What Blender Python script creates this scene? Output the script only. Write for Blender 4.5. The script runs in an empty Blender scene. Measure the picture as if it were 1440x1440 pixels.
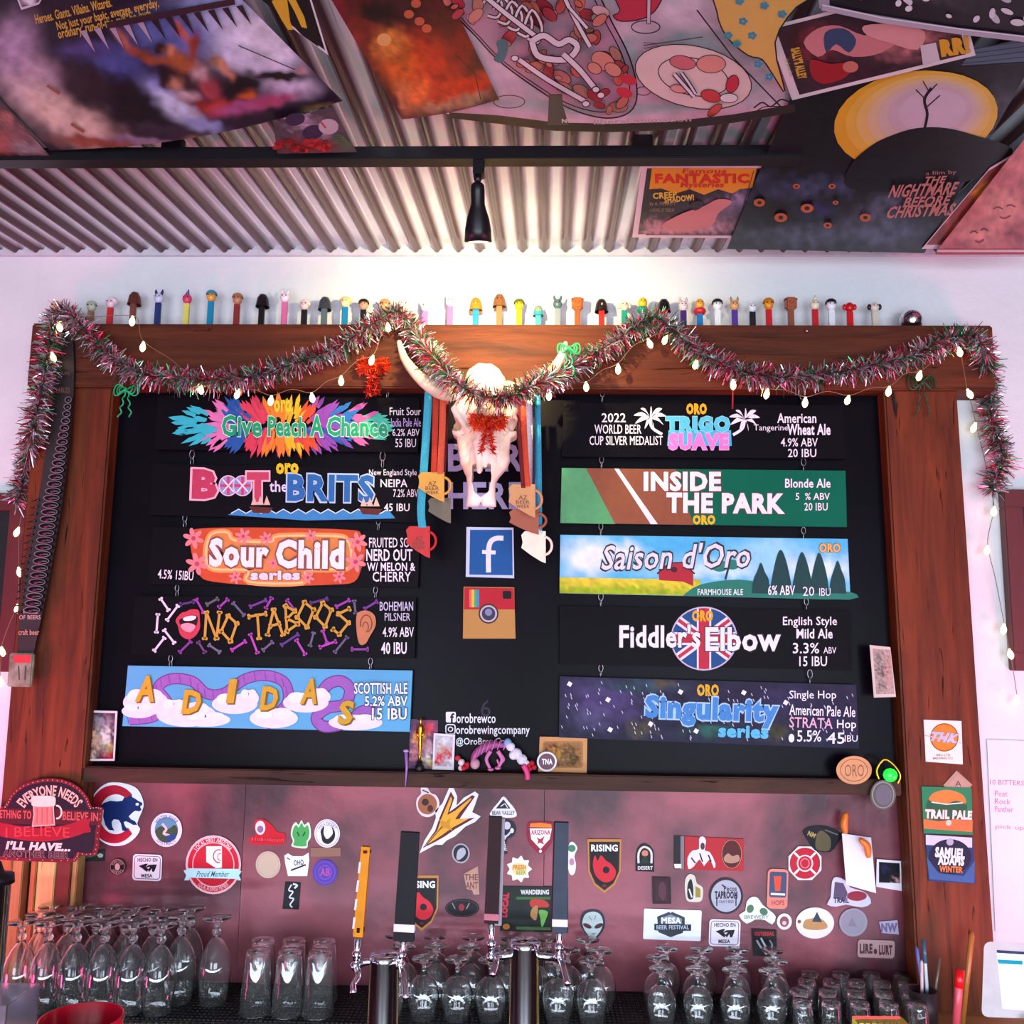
import bpy, bmesh, math, random
import numpy as np
from mathutils import Vector, Matrix, noise
random.seed(7)
S = bpy.context.scene; COL = S.collection
# ---------------- camera, exposure ----------------
F = 1300.0; CAM = Vector((0, -2.34, 1.65))
YAW, PITCH, ROLL = math.radians(1.75), math.radians(8.0), math.radians(0.7)
fw = Vector((-math.sin(YAW)*math.cos(PITCH), math.cos(YAW)*math.cos(PITCH), math.sin(PITCH)))
r0 = Vector((math.cos(YAW), math.sin(YAW), 0)); u0 = r0.cross(fw)
RT = math.cos(ROLL)*r0 + math.sin(ROLL)*u0; UP = -math.sin(ROLL)*r0 + math.cos(ROLL)*u0
cd = bpy.data.cameras.new('camera'); co = bpy.data.objects.new('camera', cd); COL.objects.link(co)
cd.sensor_width = 36; cd.lens = F/1440*36; cd.clip_start = 0.02
co.matrix_world = Matrix(((RT.x, UP.x, -fw.x, CAM.x), (RT.y, UP.y, -fw.y, CAM.y), (RT.z, UP.z, -fw.z, CAM.z), (0, 0, 0, 1)))
S.camera = co
S.view_settings.view_transform = 'Standard'; S.view_settings.look = 'None'
S.view_settings.gamma = 1; S.view_settings.use_curve_mapping = False
S.view_settings.exposure = 0.84
# ---------------- world + lights ----------------
w = bpy.data.worlds.new('world'); S.world = w; w.use_nodes = True
w.node_tree.nodes['Background'].inputs[0].default_value = (0.75, 0.72, 0.9, 1)
w.node_tree.nodes['Background'].inputs[1].default_value = 0.25
def aim(o, tgt):
    o.rotation_euler = (Vector(tgt)-o.location).to_track_quat('-Z', 'Y').to_euler()
def area(name, loc, tgt, sx, sy, col, en, spread=180):
    l = bpy.data.lights.new(name, 'AREA'); l.shape = 'RECTANGLE'; l.size = sx; l.size_y = sy
    l.color = col; l.energy = en; l.spread = math.radians(spread)
    o = bpy.data.objects.new(name, l); COL.objects.link(o); o.location = loc; aim(o, tgt); return o
area('daylight_window', (1.6, -5.8, 1.25), (0.6, 0, 1.9), 2.6, 1.5, (0.78, 0.89, 1.0), 66)
area('daylight_window', (-1.6, -5.8, 1.25), (-0.6, 0, 1.9), 2.0, 1.5, (0.80, 0.88, 1.0), 50)
area('added_upward_fill', (0.3, -4.2, 0.35), (0.1, -0.9, 2.6), 3.2, 1.2, (0.84, 0.90, 1.0), 46)  # unseen lamp, added to brighten ceiling and posters from below
area('red_neon', (-2.3, -1.3, 0.55), (-0.9, 0, 1.15), 0.9, 0.5, (1.0, 0.08, 0.30), 13, 110)
area('red_neon', (2.3, -1.2, 0.35), (1.1, 0, 0.85), 0.9, 0.5, (1.0, 0.14, 0.34), 17, 100)
area('added_glass_fill', (0, -0.585, 0.875), (0, 0, 0.86), 2.4, 0.03, (0.70, 0.85, 1.0), 4.5)  # unseen strip lamp, added to put highlights on the glasses
# ---------------- projection from the photograph onto real surfaces ----------------
def ray(px, py):
    px = float(px); py = float(py)
    return ((px-720)*RT + (720-py)*UP + F*fw)
def W(px, py, d=0.0):
    v = ray(px, py); t = (-d-CAM.y)/v.y; return CAM + v*t
CN0 = Vector((0, 0, 2.672))
rib = ray(773, 799).normalized()
CNN = Vector((1, 0, 0)).cross(rib).normalized()
if CNN.z > 0: CNN = -CNN            # points down into the room
def CE(px, py, off=0.0):
    v = ray(px, py); p0 = CN0 + CNN*off; t = (p0-CAM).dot(CNN)/v.dot(CNN); return CAM + v*t
def ZP(px, py, z):
    v = ray(px, py); t = (z-CAM.z)/v.z; return CAM + v*t
# ---------------- materials ----------------
def lin(c):
    if isinstance(c, str):
        c = c.lstrip('#'); c = ''.join(k*2 for k in c) if len(c) == 3 else c; c = [int(c[i:i+2], 16)/255 for i in (0, 2, 4)]
    return tuple(x/12.92 if x <= 0.04045 else ((x+0.055)/1.055)**2.4 for x in c)
MATS = {}
def mat(key, col='#808080', rough=0.55, metal=0.0, var=0.12, scale=30, bump=0.0, bscale=None, attr=False, stretch=(1,1,1), trans=0, ior=1.45, emis=None, estr=0, coat=0, spec=.5, c2=None, lo=.35, hi=.65):
    if key in MATS: return MATS[key]
    m = bpy.data.materials.new(key); m.use_nodes = True; nt = m.node_tree; N = nt.nodes; L = nt.links
    b = N['Principled BSDF']; b.inputs['Roughness'].default_value = rough; b.inputs['Metallic'].default_value = metal
    b.inputs['IOR'].default_value = ior; b.inputs['Transmission Weight'].default_value = trans; b.inputs['Coat Weight'].default_value = coat; b.inputs['Specular IOR Level'].default_value = spec
    tc = N.new('ShaderNodeTexCoord'); mp = N.new('ShaderNodeMapping'); mp.inputs['Scale'].default_value = stretch
    L.new(tc.outputs['Object'], mp.inputs['Vector'])
    nz = N.new('ShaderNodeTexNoise'); nz.inputs['Scale'].default_value = scale; nz.inputs['Detail'].default_value = 5
    L.new(mp.outputs[0], nz.inputs['Vector'])
    mx = N.new('ShaderNodeMix'); mx.data_type = 'RGBA'
    c = lin(col)
    if attr:
        at = N.new('ShaderNodeVertexColor'); at.layer_name = 'Col'
        mx.blend_type = 'MULTIPLY'; mx.inputs[0].default_value = 1
        rmp = N.new('ShaderNodeMapRange'); rmp.inputs[1].default_value = .3; rmp.inputs[2].default_value = .7
        rmp.inputs[3].default_value = 1-var; rmp.inputs[4].default_value = 1.0
        L.new(nz.outputs[0], rmp.inputs[0]); L.new(at.outputs[0], mx.inputs[6]); L.new(rmp.outputs[0], mx.inputs[7])
    else:
        rmp = N.new('ShaderNodeMapRange'); rmp.inputs[1].default_value = lo; rmp.inputs[2].default_value = hi
        L.new(nz.outputs[0], rmp.inputs[0]); L.new(rmp.outputs[0], mx.inputs[0])
        d = lin(c2) if c2 else tuple(x*(1-var) for x in c)
        mx.inputs[6].default_value = (*c, 1); mx.inputs[7].default_value = (*d, 1)
    L.new(mx.outputs[2], b.inputs['Base Color'])
    if bump:
        nb = N.new('ShaderNodeTexNoise'); nb.inputs['Scale'].default_value = bscale or scale*2; nb.inputs['Detail'].default_value = 4
        L.new(mp.outputs[0], nb.inputs['Vector'])
        bp = N.new('ShaderNodeBump'); bp.inputs['Strength'].default_value = bump; bp.inputs['Distance'].default_value = 0.004
        L.new(nb.outputs[0], bp.inputs['Height']); L.new(bp.outputs[0], b.inputs['Normal'])
    if emis:
        b.inputs['Emission Color'].default_value = (*lin(emis), 1); b.inputs['Emission Strength'].default_value = estr
    MATS[key] = m; return m
PAINT = mat('paint', attr=True, rough=0.6, var=0.12, scale=60, spec=.2)
VINYL = mat('printed_vinyl', attr=True, rough=0.35, var=0.05, scale=25, spec=.14)
GLOSSP = mat('glossy_poster_paper', attr=True, rough=0.38, var=0.10, scale=14, bump=0.5, bscale=7, spec=.2)
TINSEL = mat('tinsel_foil', attr=True, rough=0.28, metal=0.75, var=0.05)
PLASTIC = mat('coloured_plastic', attr=True, rough=0.3, var=0.04)
CLOTH = mat('woven_ribbon', attr=True, rough=0.8, var=0.25, scale=200)
def wood(key, c1, c2, c3, axis, cs=1.0):
    m = bpy.data.materials.new(key); m.use_nodes = True; nt = m.node_tree; N = nt.nodes; L = nt.links
    b = N['Principled BSDF']; b.inputs['Roughness'].default_value = 0.6; b.inputs['Specular IOR Level'].default_value = .22
    tc = N.new('ShaderNodeTexCoord'); mp = N.new('ShaderNodeMapping')
    s = [9, 9, 9]; s['xyz'.index(axis)] = 0.9; mp.inputs['Scale'].default_value = s
    L.new(tc.outputs['Object'], mp.inputs['Vector'])
    n1 = N.new('ShaderNodeTexNoise'); n1.inputs['Scale'].default_value = 3.0; n1.inputs['Detail'].default_value = 8; n1.inputs['Roughness'].default_value = .65; n1.inputs['Distortion'].default_value = .6
    n2 = N.new('ShaderNodeTexNoise'); n2.inputs['Scale'].default_value = 1.0; n2.inputs['Detail'].default_value = 3
    n3 = N.new('ShaderNodeTexNoise'); n3.inputs['Scale'].default_value = 7.0*cs; n3.inputs['Detail'].default_value = 2; n3.inputs['Distortion'].default_value = 1.0
    for n in (n1, n3): L.new(mp.outputs[0], n.inputs['Vector'])
    L.new(tc.outputs['Object'], n2.inputs['Vector']); n2.inputs['Scale'].default_value = 4
    r1 = N.new('ShaderNodeValToRGB'); r1.color_ramp.elements[0].position = .33; r1.color_ramp.elements[0].color = (*lin(c2), 1)
    r1.color_ramp.elements[1].position = .66; r1.color_ramp.elements[1].color = (*lin(c1), 1)
    L.new(n1.outputs[0], r1.inputs[0])
    mx = N.new('ShaderNodeMix'); mx.data_type = 'RGBA'; mx.inputs[7].default_value = (*lin(c3), 1)
    r2 = N.new('ShaderNodeMapRange'); r2.inputs[1].default_value = .45; r2.inputs[2].default_value = .7; r2.inputs[4].default_value = .7
    L.new(n2.outputs[0], r2.inputs[0]); L.new(r2.outputs[0], mx.inputs[0]); L.new(r1.outputs[0], mx.inputs[6])
    m2 = N.new('ShaderNodeMix'); m2.data_type = 'RGBA'; m2.inputs[7].default_value = (*lin('#150806'), 1)
    r3 = N.new('ShaderNodeMapRange'); r3.inputs[1].default_value = .33; r3.inputs[2].default_value = .26
    L.new(n3.outputs[0], r3.inputs[0]); L.new(r3.outputs[0], m2.inputs[0]); L.new(mx.outputs[2], m2.inputs[6])
    L.new(m2.outputs[2], b.inputs['Base Color'])
    bp = N.new('ShaderNodeBump'); bp.inputs['Strength'].default_value = .7; bp.inputs['Distance'].default_value = .004
    ad = N.new('ShaderNodeMath'); ad.operation = 'SUBTRACT'; L.new(n1.outputs[0], ad.inputs[0]); L.new(r3.outputs[0], ad.inputs[1])
    L.new(ad.outputs[0], bp.inputs['Height']); L.new(bp.outputs[0], b.inputs['Normal'])
    return m
WOODX = wood('reclaimed_timber_beam', '#6a3018', '#32130a', '#542410', 'x')
WOODZ = wood('reclaimed_timber_post', '#783416', '#3c160a', '#602810', 'z')
WOODL = wood('dark_timber_ledge', '#4c2c1e', '#25130d', '#3a2018', 'x')
CHROME = mat('chrome', '#d8dce4', rough=0.12, metal=1, var=.05)
STEEL = mat('dull_steel', '#a8a8b0', rough=0.3, metal=1, var=.2)
BLACK = mat('black_paint', '#121217', rough=0.38, var=.3)
BLACKM = mat('black_rubber', '#0b0a0d', rough=0.6, var=.4, scale=80)
GLASS = mat('clear_glass', '#ffffff', rough=0.015, trans=.985, ior=1.42, var=0)
# ---------------- mesh builder ----------------
WL = {}
class MB:
    def __init__(s): s.v = []; s.f = []; s.c = []; s.sm = []
    def add(s, vs, fs, col='#808080', smooth=False):
        n = len(s.v); s.v += [Vector(v) for v in vs]
        for f in fs: s.f.append([i+n for i in f]); s.sm.append(smooth)
        if isinstance(col, list): s.c += col
        else: s.c += [lin(col)]*len(vs)
        return s
    def box(s, a, b, col='#808080'):
        x0, x1 = sorted((a[0], b[0])); y0, y1 = sorted((a[1], b[1])); z0, z1 = sorted((a[2], b[2]))
        return s.add([(x, y, z) for x in (x0, x1) for y in (y0, y1) for z in (z0, z1)],
                     [(0,1,3,2),(4,6,7,5),(0,4,5,1),(2,3,7,6),(0,2,6,4),(1,5,7,3)], col)
    def bbox(s, a, b, bev, col='#808080'):     # bevelled box (chamfered vertical & horizontal edges)
        bm = bmesh.new(); bmesh.ops.create_cube(bm, size=1)
        a = Vector(a); b = Vector(b); c = (a+b)/2; d = b-a
        for v in bm.verts: v.co = Vector((c.x+v.co.x*abs(d.x), c.y+v.co.y*abs(d.y), c.z+v.co.z*abs(d.z)))
        bmesh.ops.bevel(bm, geom=bm.edges[:], offset=bev, segments=2, affect='EDGES')
        return s.frombm(bm, col)
    def frombm(s, bm, col='#808080', smooth=False, M=None):
        bm.verts.ensure_lookup_table(); bm.verts.index_update()
        vs = [(M @ v.co) if M else v.co.copy() for v in bm.verts]; fs = [[v.index for v in f.verts] for f in bm.faces]
        bm.free(); return s.add(vs, fs, col, smooth)
    def tube(s, pts, rad, col='#808080', n=8, closed=False, cap=True, flat=1.0):
        pts = [Vector(p) for p in pts]; m = len(pts); vs = []; fs = []
        rad = rad if isinstance(rad, (list, tuple)) else [rad]*m
        prev = None
        for i, p in enumerate(pts):
            if closed: t = pts[(i+1) % m]-pts[i-1]
            else: t = pts[min(i+1, m-1)]-pts[max(i-1, 0)]
            if t.length < 1e-9: t = Vector((0, 0, 1))
            t.normalize()
            ref = prev if prev is not None else (Vector((0, 1, 0)) if abs(t.y) < .9 else Vector((1, 0, 0)))
            a = (ref - t*ref.dot(t)).normalized(); b = t.cross(a); prev = a
            for k in range(n):
                th = 2*math.pi*k/n; vs.append(p + (a*math.cos(th)*flat + b*math.sin(th))*rad[i])
        for i in range(m if closed else m-1):
            j = (i+1) % m
            for k in range(n): fs.append((i*n+k, i*n+(k+1) % n, j*n+(k+1) % n, j*n+k))
        if cap and not closed: fs.append(tuple(range(n))[::-1]); fs.append(tuple((m-1)*n+k for k in range(n)))
        return s.add(vs, fs, col, True)
    def lathe(s, prof, c=(0,0,0), n=20, col='#808080', axis=None, closed=False):
        c = Vector(c); vs = []; fs = []
        Q = Vector(axis).normalized().to_track_quat('Z', 'Y').to_matrix() if axis is not None else Matrix.Identity(3)
        for r, z in prof:
            for k in range(n):
                th = 2*math.pi*k/n; vs.append(c + Q @ Vector((r*math.cos(th), r*math.sin(th), z)))
        m = len(prof)
        for i in range(m if closed else m-1):
            j = (i+1) % m
            for k in range(n): fs.append((i*n+k, i*n+(k+1) % n, j*n+(k+1) % n, j*n+k))
        return s.add(vs, fs, col, True)
    def ball(s, c, r, col='#808080', sub=2):
        bm = bmesh.new(); bmesh.ops.create_icosphere(bm, subdivisions=sub, radius=1)
        r = Vector(r) if not isinstance(r, (int, float)) else Vector((r, r, r)); c = Vector(c)
        for v in bm.verts: v.co = Vector((v.co.x*r.x+c.x, v.co.y*r.y+c.y, v.co.z*r.z+c.z))
        return s.frombm(bm, col, True)
    def build(s, name, material, parent=None, origin=None, fixn=False):
        mn = Vector([min(v[i] for v in s.v) for i in range(3)]); mxx = Vector([max(v[i] for v in s.v) for i in range(3)])
        o0 = Vector(origin) if origin is not None else Vector(((mn.x+mxx.x)/2, (mn.y+mxx.y)/2, mn.z))
        me = bpy.data.meshes.new(name); me.from_pydata([v-o0 for v in s.v], [], s.f)
        ca = me.color_attributes.new('Col', 'FLOAT_COLOR', 'POINT')
        ca.data.foreach_set('color', np.array([(*c[:3], 1) for c in s.c], dtype=np.float32).ravel())
        me.polygons.foreach_set('use_smooth', s.sm)
        me.materials.append(material)
        if fixn:
            bm = bmesh.new(); bm.from_mesh(me); bmesh.ops.recalc_face_normals(bm, faces=bm.faces); bm.to_mesh(me); bm.free()
        o = bpy.data.objects.new(name, me); COL.objects.link(o)
        if parent is not None: o.parent = parent; o.location = o0-WL[parent.name]
        else: o.location = o0
        WL[o.name] = o0; return o
def tag(o, label=None, cat=None, group=None, kind=None):
    if label: o['label'] = label
    if cat: o['category'] = cat
    if group: o['group'] = group
    if kind: o['kind'] = kind
    return o
def thing(name, loc, label, cat, group=None):
    o = bpy.data.objects.new(name, None); COL.objects.link(o); o.location = loc; o.empty_display_size = .05; WL[o.name] = Vector(loc)
    return tag(o, label, cat, group)
def clone(o, loc, rz=0, label=None, scale=None):
    c = o.copy(); COL.objects.link(c); c.location = loc; c.rotation_euler = (0, 0, rz)
    if label: c['label'] = label
    if scale: c.scale = scale
    for ch in [x for x in COL.objects if x.parent == o]:
        k = ch.copy(); COL.objects.link(k); k.parent = c
    return c
# ---------------- flat print / paint on a real plane ----------------
TXC = bpy.data.curves.new('t', 'FONT'); TXO = bpy.data.objects.new('t', TXC); TXM = {}
def glyphs(s, bold):
    k = (s, bold)
    if k not in TXM:
        TXC.body = s; TXC.offset = bold; TXC.resolution_u = 2; TXC.space_character = 1+max(0, bold)*2
        m = bpy.data.meshes.new_from_object(TXO)
        TXM[k] = ([tuple(v.co) for v in m.vertices], [tuple(p.vertices) for p in m.polygons]); bpy.data.meshes.remove(m)
    return TXM[k]
class Art:
    def __init__(s, pf, step=0.00012): s.pf = pf; s.m = MB(); s.k = 1; s.step = step
    def _add(s, pts, faces, col, layer=True):
        off = s.k*s.step
        s.m.add([s.pf(x, y, off) for x, y in pts], faces, col)
        if layer: s.k += 1
    def poly(s, pts, col, layer=True): s._add(pts, [list(range(len(pts)))], col, layer); return s
    def slab(s, pts, th, col):
        n = len(pts); vs = [s.pf(x, y, 0) for x, y in pts]+[s.pf(x, y, -th) for x, y in pts]
        fs = [list(range(n)), list(range(2*n-1, n-1, -1))]+[(i, i+n, (i+1) % n+n, (i+1) % n) for i in range(n)]
        s.m.add(vs, fs, col); return s
    @staticmethod
    def epts(cx, cy, rx, ry=None, rot=0, n=28, a0=0, a1=360):
        ry = rx if ry is None else ry; r = math.radians(rot); o = []
        full = abs(a1-a0) >= 360
        for i in range(n if full else n+1):
            t = math.radians(a0+(a1-a0)*i/n); x = rx*math.cos(t); y = ry*math.sin(t)
            o.append((cx+x*math.cos(r)-y*math.sin(r), cy+x*math.sin(r)+y*math.cos(r)))
        return o
    def ell(s, cx, cy, rx, ry=None, col='#fff', rot=0, layer=True): return s.poly(s.epts(cx, cy, rx, ry, rot), col, layer)
    def line(s, pts, w, col, closed=False, taper=False, layer=True):
        vs = []; fs = []; m = len(pts)
        for i in range(m):
            a = pts[i-1] if (closed or i > 0) else pts[i]; b = pts[(i+1) % m] if (closed or i < m-1) else pts[i]
            dx, dy = b[0]-a[0], b[1]-a[1]; l = math.hypot(dx, dy) or 1
            ww = w/2*(1-.8*i/(m-1) if taper else 1)
            vs += [(pts[i][0]-dy/l*ww, pts[i][1]+dx/l*ww), (pts[i][0]+dy/l*ww, pts[i][1]-dx/l*ww)]
        for i in range(m if closed else m-1):
            j = (i+1) % m; fs.append((2*i, 2*i+1, 2*j+1, 2*j))
        s._add(vs, fs, col, layer); return s
    def ring(s, cx, cy, rx, ry, w, col, rot=0, a0=0, a1=360):
        full = abs(a1-a0) >= 360
        return s.line(s.epts(cx, cy, rx, ry, rot, 36, a0, a1), w, col, closed=full)
    def text(s, t, x0, y0, x1, y1, col, bold=0.0, rot=0, shear=0, wave=0, wl=1.0, arc=0, outline=None, ow=.05, cols=None):
        """text fitted in a box; rot about the box centre, in degrees clockwise"""
        passes = ([(outline, bold+ow)] if outline else [])+[(col, bold)]
        base, _ = glyphs(t, bold)
        if not base: return s
        bx0 = min(v[0] for v in base); bx1 = max(v[0] for v in base); by0 = min(v[1] for v in base); by1 = max(v[1] for v in base)
        cx, cy = (x0+x1)/2, (y0+y1)/2; r = math.radians(rot); cr, sr = math.cos(r), math.sin(r)
        for c, bd in passes:
            vs, fs = glyphs(t, bd)
            if bd != bold:
                ax0 = min(v[0] for v in vs); ax1 = max(v[0] for v in vs)
                sc = (bx1-bx0+2*ow)/(ax1-ax0); vs = [((v[0]-ax0)*sc+bx0-ow, v[1], 0) for v in vs]
            out = []
            for v in vs:
                u = (v[0]-bx0)/(bx1-bx0); q = (v[1]-by0)/(by1-by0)
                x = (u-.5)*(x1-x0)+shear*(q-.5)*(y1-y0); y = (.5-q)*(y1-y0)
                y += wave*math.sin(u*math.pi*2*wl)
                if arc:
                    th = (u-.5)*math.radians(arc); R = (x1-x0)/math.radians(abs(arc))
                    if arc > 0: rr = R+(-y); x = rr*math.sin(th); y = R-rr*math.cos(th)
                    else: rr = R+y; th = -th; x = rr*math.sin(th); y = -(R-rr*math.cos(th))
                out.append((cx+x*cr-y*sr, cy+x*sr+y*cr))
            s._add(out, fs, c)
        return s
    def grid(s, quad, nx, ny, fn, bulge=0):
        (ax, ay), (bx, by), (cx, cy), (dx, dy) = quad   # TL TR BR BL
        vs = []; cols = []
        for j in range(ny+1):
            v = j/ny
            for i in range(nx+1):
                u = i/nx
                x = (ax*(1-u)+bx*u)*(1-v)+(dx*(1-u)+cx*u)*v; y = (ay*(1-u)+by*u)*(1-v)+(dy*(1-u)+cy*u)*v
                y += bulge*v*math.sin(math.pi*u)
                vs.append((x, y)); cols.append(fn(x, y))
        fs = [(j*(nx+1)+i, j*(nx+1)+i+1, (j+1)*(nx+1)+i+1, (j+1)*(nx+1)+i) for j in range(ny) for i in range(nx)]
        s._add(vs, fs, cols); return s
    def build(s, name, material=None, parent=None): return s.m.build(name, material or VINYL, parent)
def blobs(base, lst, nz=0.25, ns=0.03, warp=12, hard=1.35):
    base = lin(base); L = [(x, y, rx, ry, math.radians(rot), lin(c)) for x, y, rx, ry, rot, c in lst]
    def fn(x, y):
        c = list(base)
        wx = x+warp*noise.noise((x*ns*2, y*ns*2, 3)); wy = y+warp*noise.noise((x*ns*2, y*ns*2, 9))
        for bx, by, rx, ry, r, cc in L:
            dx, dy = wx-bx, wy-by; u = (dx*math.cos(r)+dy*math.sin(r))/rx; v = (-dx*math.sin(r)+dy*math.cos(r))/ry
            q = u*u+v*v
            if q < 4:
                a = min(1, max(0, hard*math.exp(-q*1.3)-.05))
                c = [c[i]*(1-a)+cc[i]*a for i in range(3)]
        f = 1+nz*noise.fractal((x*ns*2, y*ns*2, 1.5), 1, 2, 4)*1.6
        return tuple(max(0, k*f) for k in c)
    return fn
def wall_pf(d, tilt=0): return lambda x, y, off: W(x, y, d+off)
def sticker(name, label, outline, col, d, mat_=None, th=.0006, cat='sticker', group=None):
    a = Art(wall_pf(d)); a.slab(outline, th, col); a.meta = (name, label, cat, group, mat_); return a
def done(a):
    name, label, cat, group, m = a.meta
    o = a.build(name, m or VINYL); return tag(o, label, cat, group)
def rrect(x0, y0, x1, y1, r, rot=0):
    p = []
    for cx, cy, a in ((x1-r, y0+r, -90), (x1-r, y1-r, 0), (x0+r, y1-r, 90), (x0+r, y0+r, 180)):
        for k in range(4):
            t = math.radians(a+30*k); p.append((cx+r*math.cos(t), cy+r*math.sin(t)))
    return rotp(p, (x0+x1)/2, (y0+y1)/2, rot)
def rotp(p, cx, cy, rot):
    t = math.radians(rot); return [(cx+(x-cx)*math.cos(t)-(y-cy)*math.sin(t), cy+(x-cx)*math.sin(t)+(y-cy)*math.cos(t)) for x, y in p]
def smooth(pts, n=6, closed=False):
    out = []; m = len(pts); P = [Vector(p if len(p) == 3 else (p[0], p[1], 0)) for p in pts]
    for i in range(m if closed else m-1):
        a, b, c, d = (P[(i-1) % m] if closed or i else P[0]), P[i], P[(i+1) % m], (P[(i+2) % m] if closed or i+2 < m else P[-1])
        for k in range(n):
            t = k/n; out.append(.5*((2*b)+(c-a)*t+(2*a-5*b+4*c-d)*t*t+(3*b-a-3*c+d)*t**3))
    if not closed: out.append(P[-1])
    return [tuple(p) for p in out] if len(pts[0]) == 3 else [(p[0], p[1]) for p in out]
# ================= THE SETTING =================
STUCCO = mat('white_stucco', '#d9dade', rough=0.8, var=.06, scale=6, bump=0.75, bscale=42)
SIDEW = mat('plum_painted_wall', '#46262e', rough=.6, var=.2, scale=5)
def struct(o, label=None): o['kind'] = 'structure'; return o
m = MB(); m.box((-3.2, 0, 0), (3.2, .12, 2.70)); struct(m.build('wall_back', STUCCO))
m = MB(); m.box((-3.3, -6.1, 0), (-3.2, .12, 2.75)); struct(m.build('wall_left', SIDEW))
m = MB(); m.box((3.2, -6.1, 0), (3.3, .12, 2.75)); struct(m.build('wall_right', SIDEW))
m = MB(); m.box((-3.2, -6.1, -.1), (3.2, .12, 0)); struct(m.build('floor', mat('stained_concrete', '#6b5a52', rough=.4, scale=3, var=.3)))
m = MB()
for a, b in (((-3.2, -6.1, 0), (3.2, -6, .45)), ((-3.2, -6.1, 2.05), (3.2, -6, 2.75)), ((-3.2, -6.1, .45), (-2.6, -6, 2.05)), ((-.6, -6.1, .45), (.3, -6, 2.05)), ((2.9, -6.1, .45), (3.2, -6, 2.05))): m.box(a, b)
struct(m.build('wall_front', STUCCO))
PANE = mat('daylit_pane', '#dfe8ff', rough=.2, emis='#c8dcff', estr=1.6)
for k, (x0, x1) in enumerate(((-2.6, -.6), (.3, 2.9))):
    m = MB(); t = .05
    m.box((x0, -6.08, .45), (x0+t, -6.0, 2.05)); m.box((x1-t, -6.08, .45), (x1, -6.0, 2.05)); m.box((x0, -6.08, .45), (x1, -6.0, .5)); m.box((x0, -6.08, 2.0), (x1, -6.0, 2.05)); m.box(((x0+x1)/2-t/2, -6.08, .45), ((x0+x1)/2+t/2, -6, 2.05))
    wd = struct(m.build('window_%d' % (k+1), BLACK)); m = MB(); m.box((x0+t, -6.06, .5), (x1-t, -6.05, 2.0)); m.build('pane', PANE, wd)
# corrugated metal ceiling, rising towards the wall
GALV = mat('galvanised_sheet', attr=True, rough=0.27, metal=.42, var=.14, scale=9)
per = .057; H = .024; prof = []
nrib = int(6.6/per)
xs = []; hs = []
for k in range(nrib+1):
    for u, h in ((0, 0), (.06, .04), (.12, .18), (.20, .46), (.28, .76), (.33, .93), (.37, 1), (.63, 1), (.67, .93), (.72, .76), (.80, .46), (.88, .18), (.94, .04)):
        xs.append(-3.3+per*(k+u)); hs.append(h*H)
vs = []; fs = []; n = len(xs)
tl = [-.02, .3, .6, .9, 1.5, 2.5, 6.15]
for t in tl:
    for x, h in zip(xs, hs):
        p = CN0 + Vector((x, 0, 0)) - rib*t - CNN*h; vs.append(Vector((x - rib.x*t, p.y, p.z)))
for j in range(len(tl)-1):
    for i in range(n-1): fs.append((j*n+i, j*n+i+1, (j+1)*n+i+1, (j+1)*n+i))
ca_, cb_ = lin('#f6f9ff'), lin('#604448'); cl_ = [tuple(cb_[k]+(ca_[k]-cb_[k])*min(1, max(0, (h/H-.55)/.35)) for k in range(3)) for t in tl for h in hs]  # painted striping: light on crests, shade in valleys, put into the colour by height
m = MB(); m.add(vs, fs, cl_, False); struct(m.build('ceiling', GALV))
a = W(-200, 357, .012); b = W(1640, 357, .012)
m = MB(); m.box((-3.2, -.012, a.z-.004), (3.2, 0, a.z+.012)); struct(m.build('trim_1', mat('trim_paint', '#c9ccd6', rough=.6)))
m = MB(); m.box((-3.2, -6.1, 2.9), (3.2, .12, 3.0)); struct(m.build('ceiling_deck', mat('dark_deck', '#3a2a2e', rough=.9)))  # deck slab in one even dark brown
# ================= CHALKBOARD FRAME =================
DB = .10
frame = thing('chalkboard_frame', W(720, 1090, .09), 'massive reclaimed brown timber frame around the black beer board', 'frame')
pTL, pTR = W(45, 454, DB), W(1396, 458, DB)
zt = (pTL.z+pTR.z)/2; zb = W(700, 546, DB).z
m = MB(); m.bbox((pTL.x, -DB, zb), (pTR.x, 0, zt), .004); m.build('top_beam', WOODX, frame)
xl0, xl1 = W(50, 700, .09).x, W(160, 700, .09).x
ZL = W(60, 1205, .09).z; ZBOT = .838
def prism(q, d0, d1):
    f = [W(x, y, d1) for x, y in q]; b_ = [Vector((v.x, -d0, v.z)) for v in f]; bm = bmesh.new(); vv = [bm.verts.new(v) for v in f+b_]
    for i_ in ((0, 1, 2, 3), (7, 6, 5, 4), (0, 4, 5, 1), (1, 5, 6, 2), (2, 6, 7, 3), (3, 7, 4, 0)): bm.faces.new([vv[k] for k in i_])
    bmesh.ops.bevel(bm, geom=bm.edges[:], offset=.005, segments=2, affect='EDGES'); return MB().frombm(bm)
zbp = lambda x: 545+x*.002
prism([(50, zbp(50)), (159, zbp(159)), (108, 1205), (-6, 1203)], .022, .09).build('left_post', WOODZ, frame)
xr0, xr1 = W(1254, 800, .09).x, W(1361, 800, .09).x
prism([(1243, zbp(1243)), (1346, zbp(1346)), (1407, 1452), (1295, 1452)], .022, .09).build('right_post', WOODZ, frame)
zl1 = W(660, 1087, .085).z; zl0 = W(660, 1109, .085).z
m = MB(); m.bbox((W(114, 1082, .085).x, -.085, zl0), (W(1268, 1110, .085).x, -.0215, zl1), .003); m.build('ledge', WOODL, frame)
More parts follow.
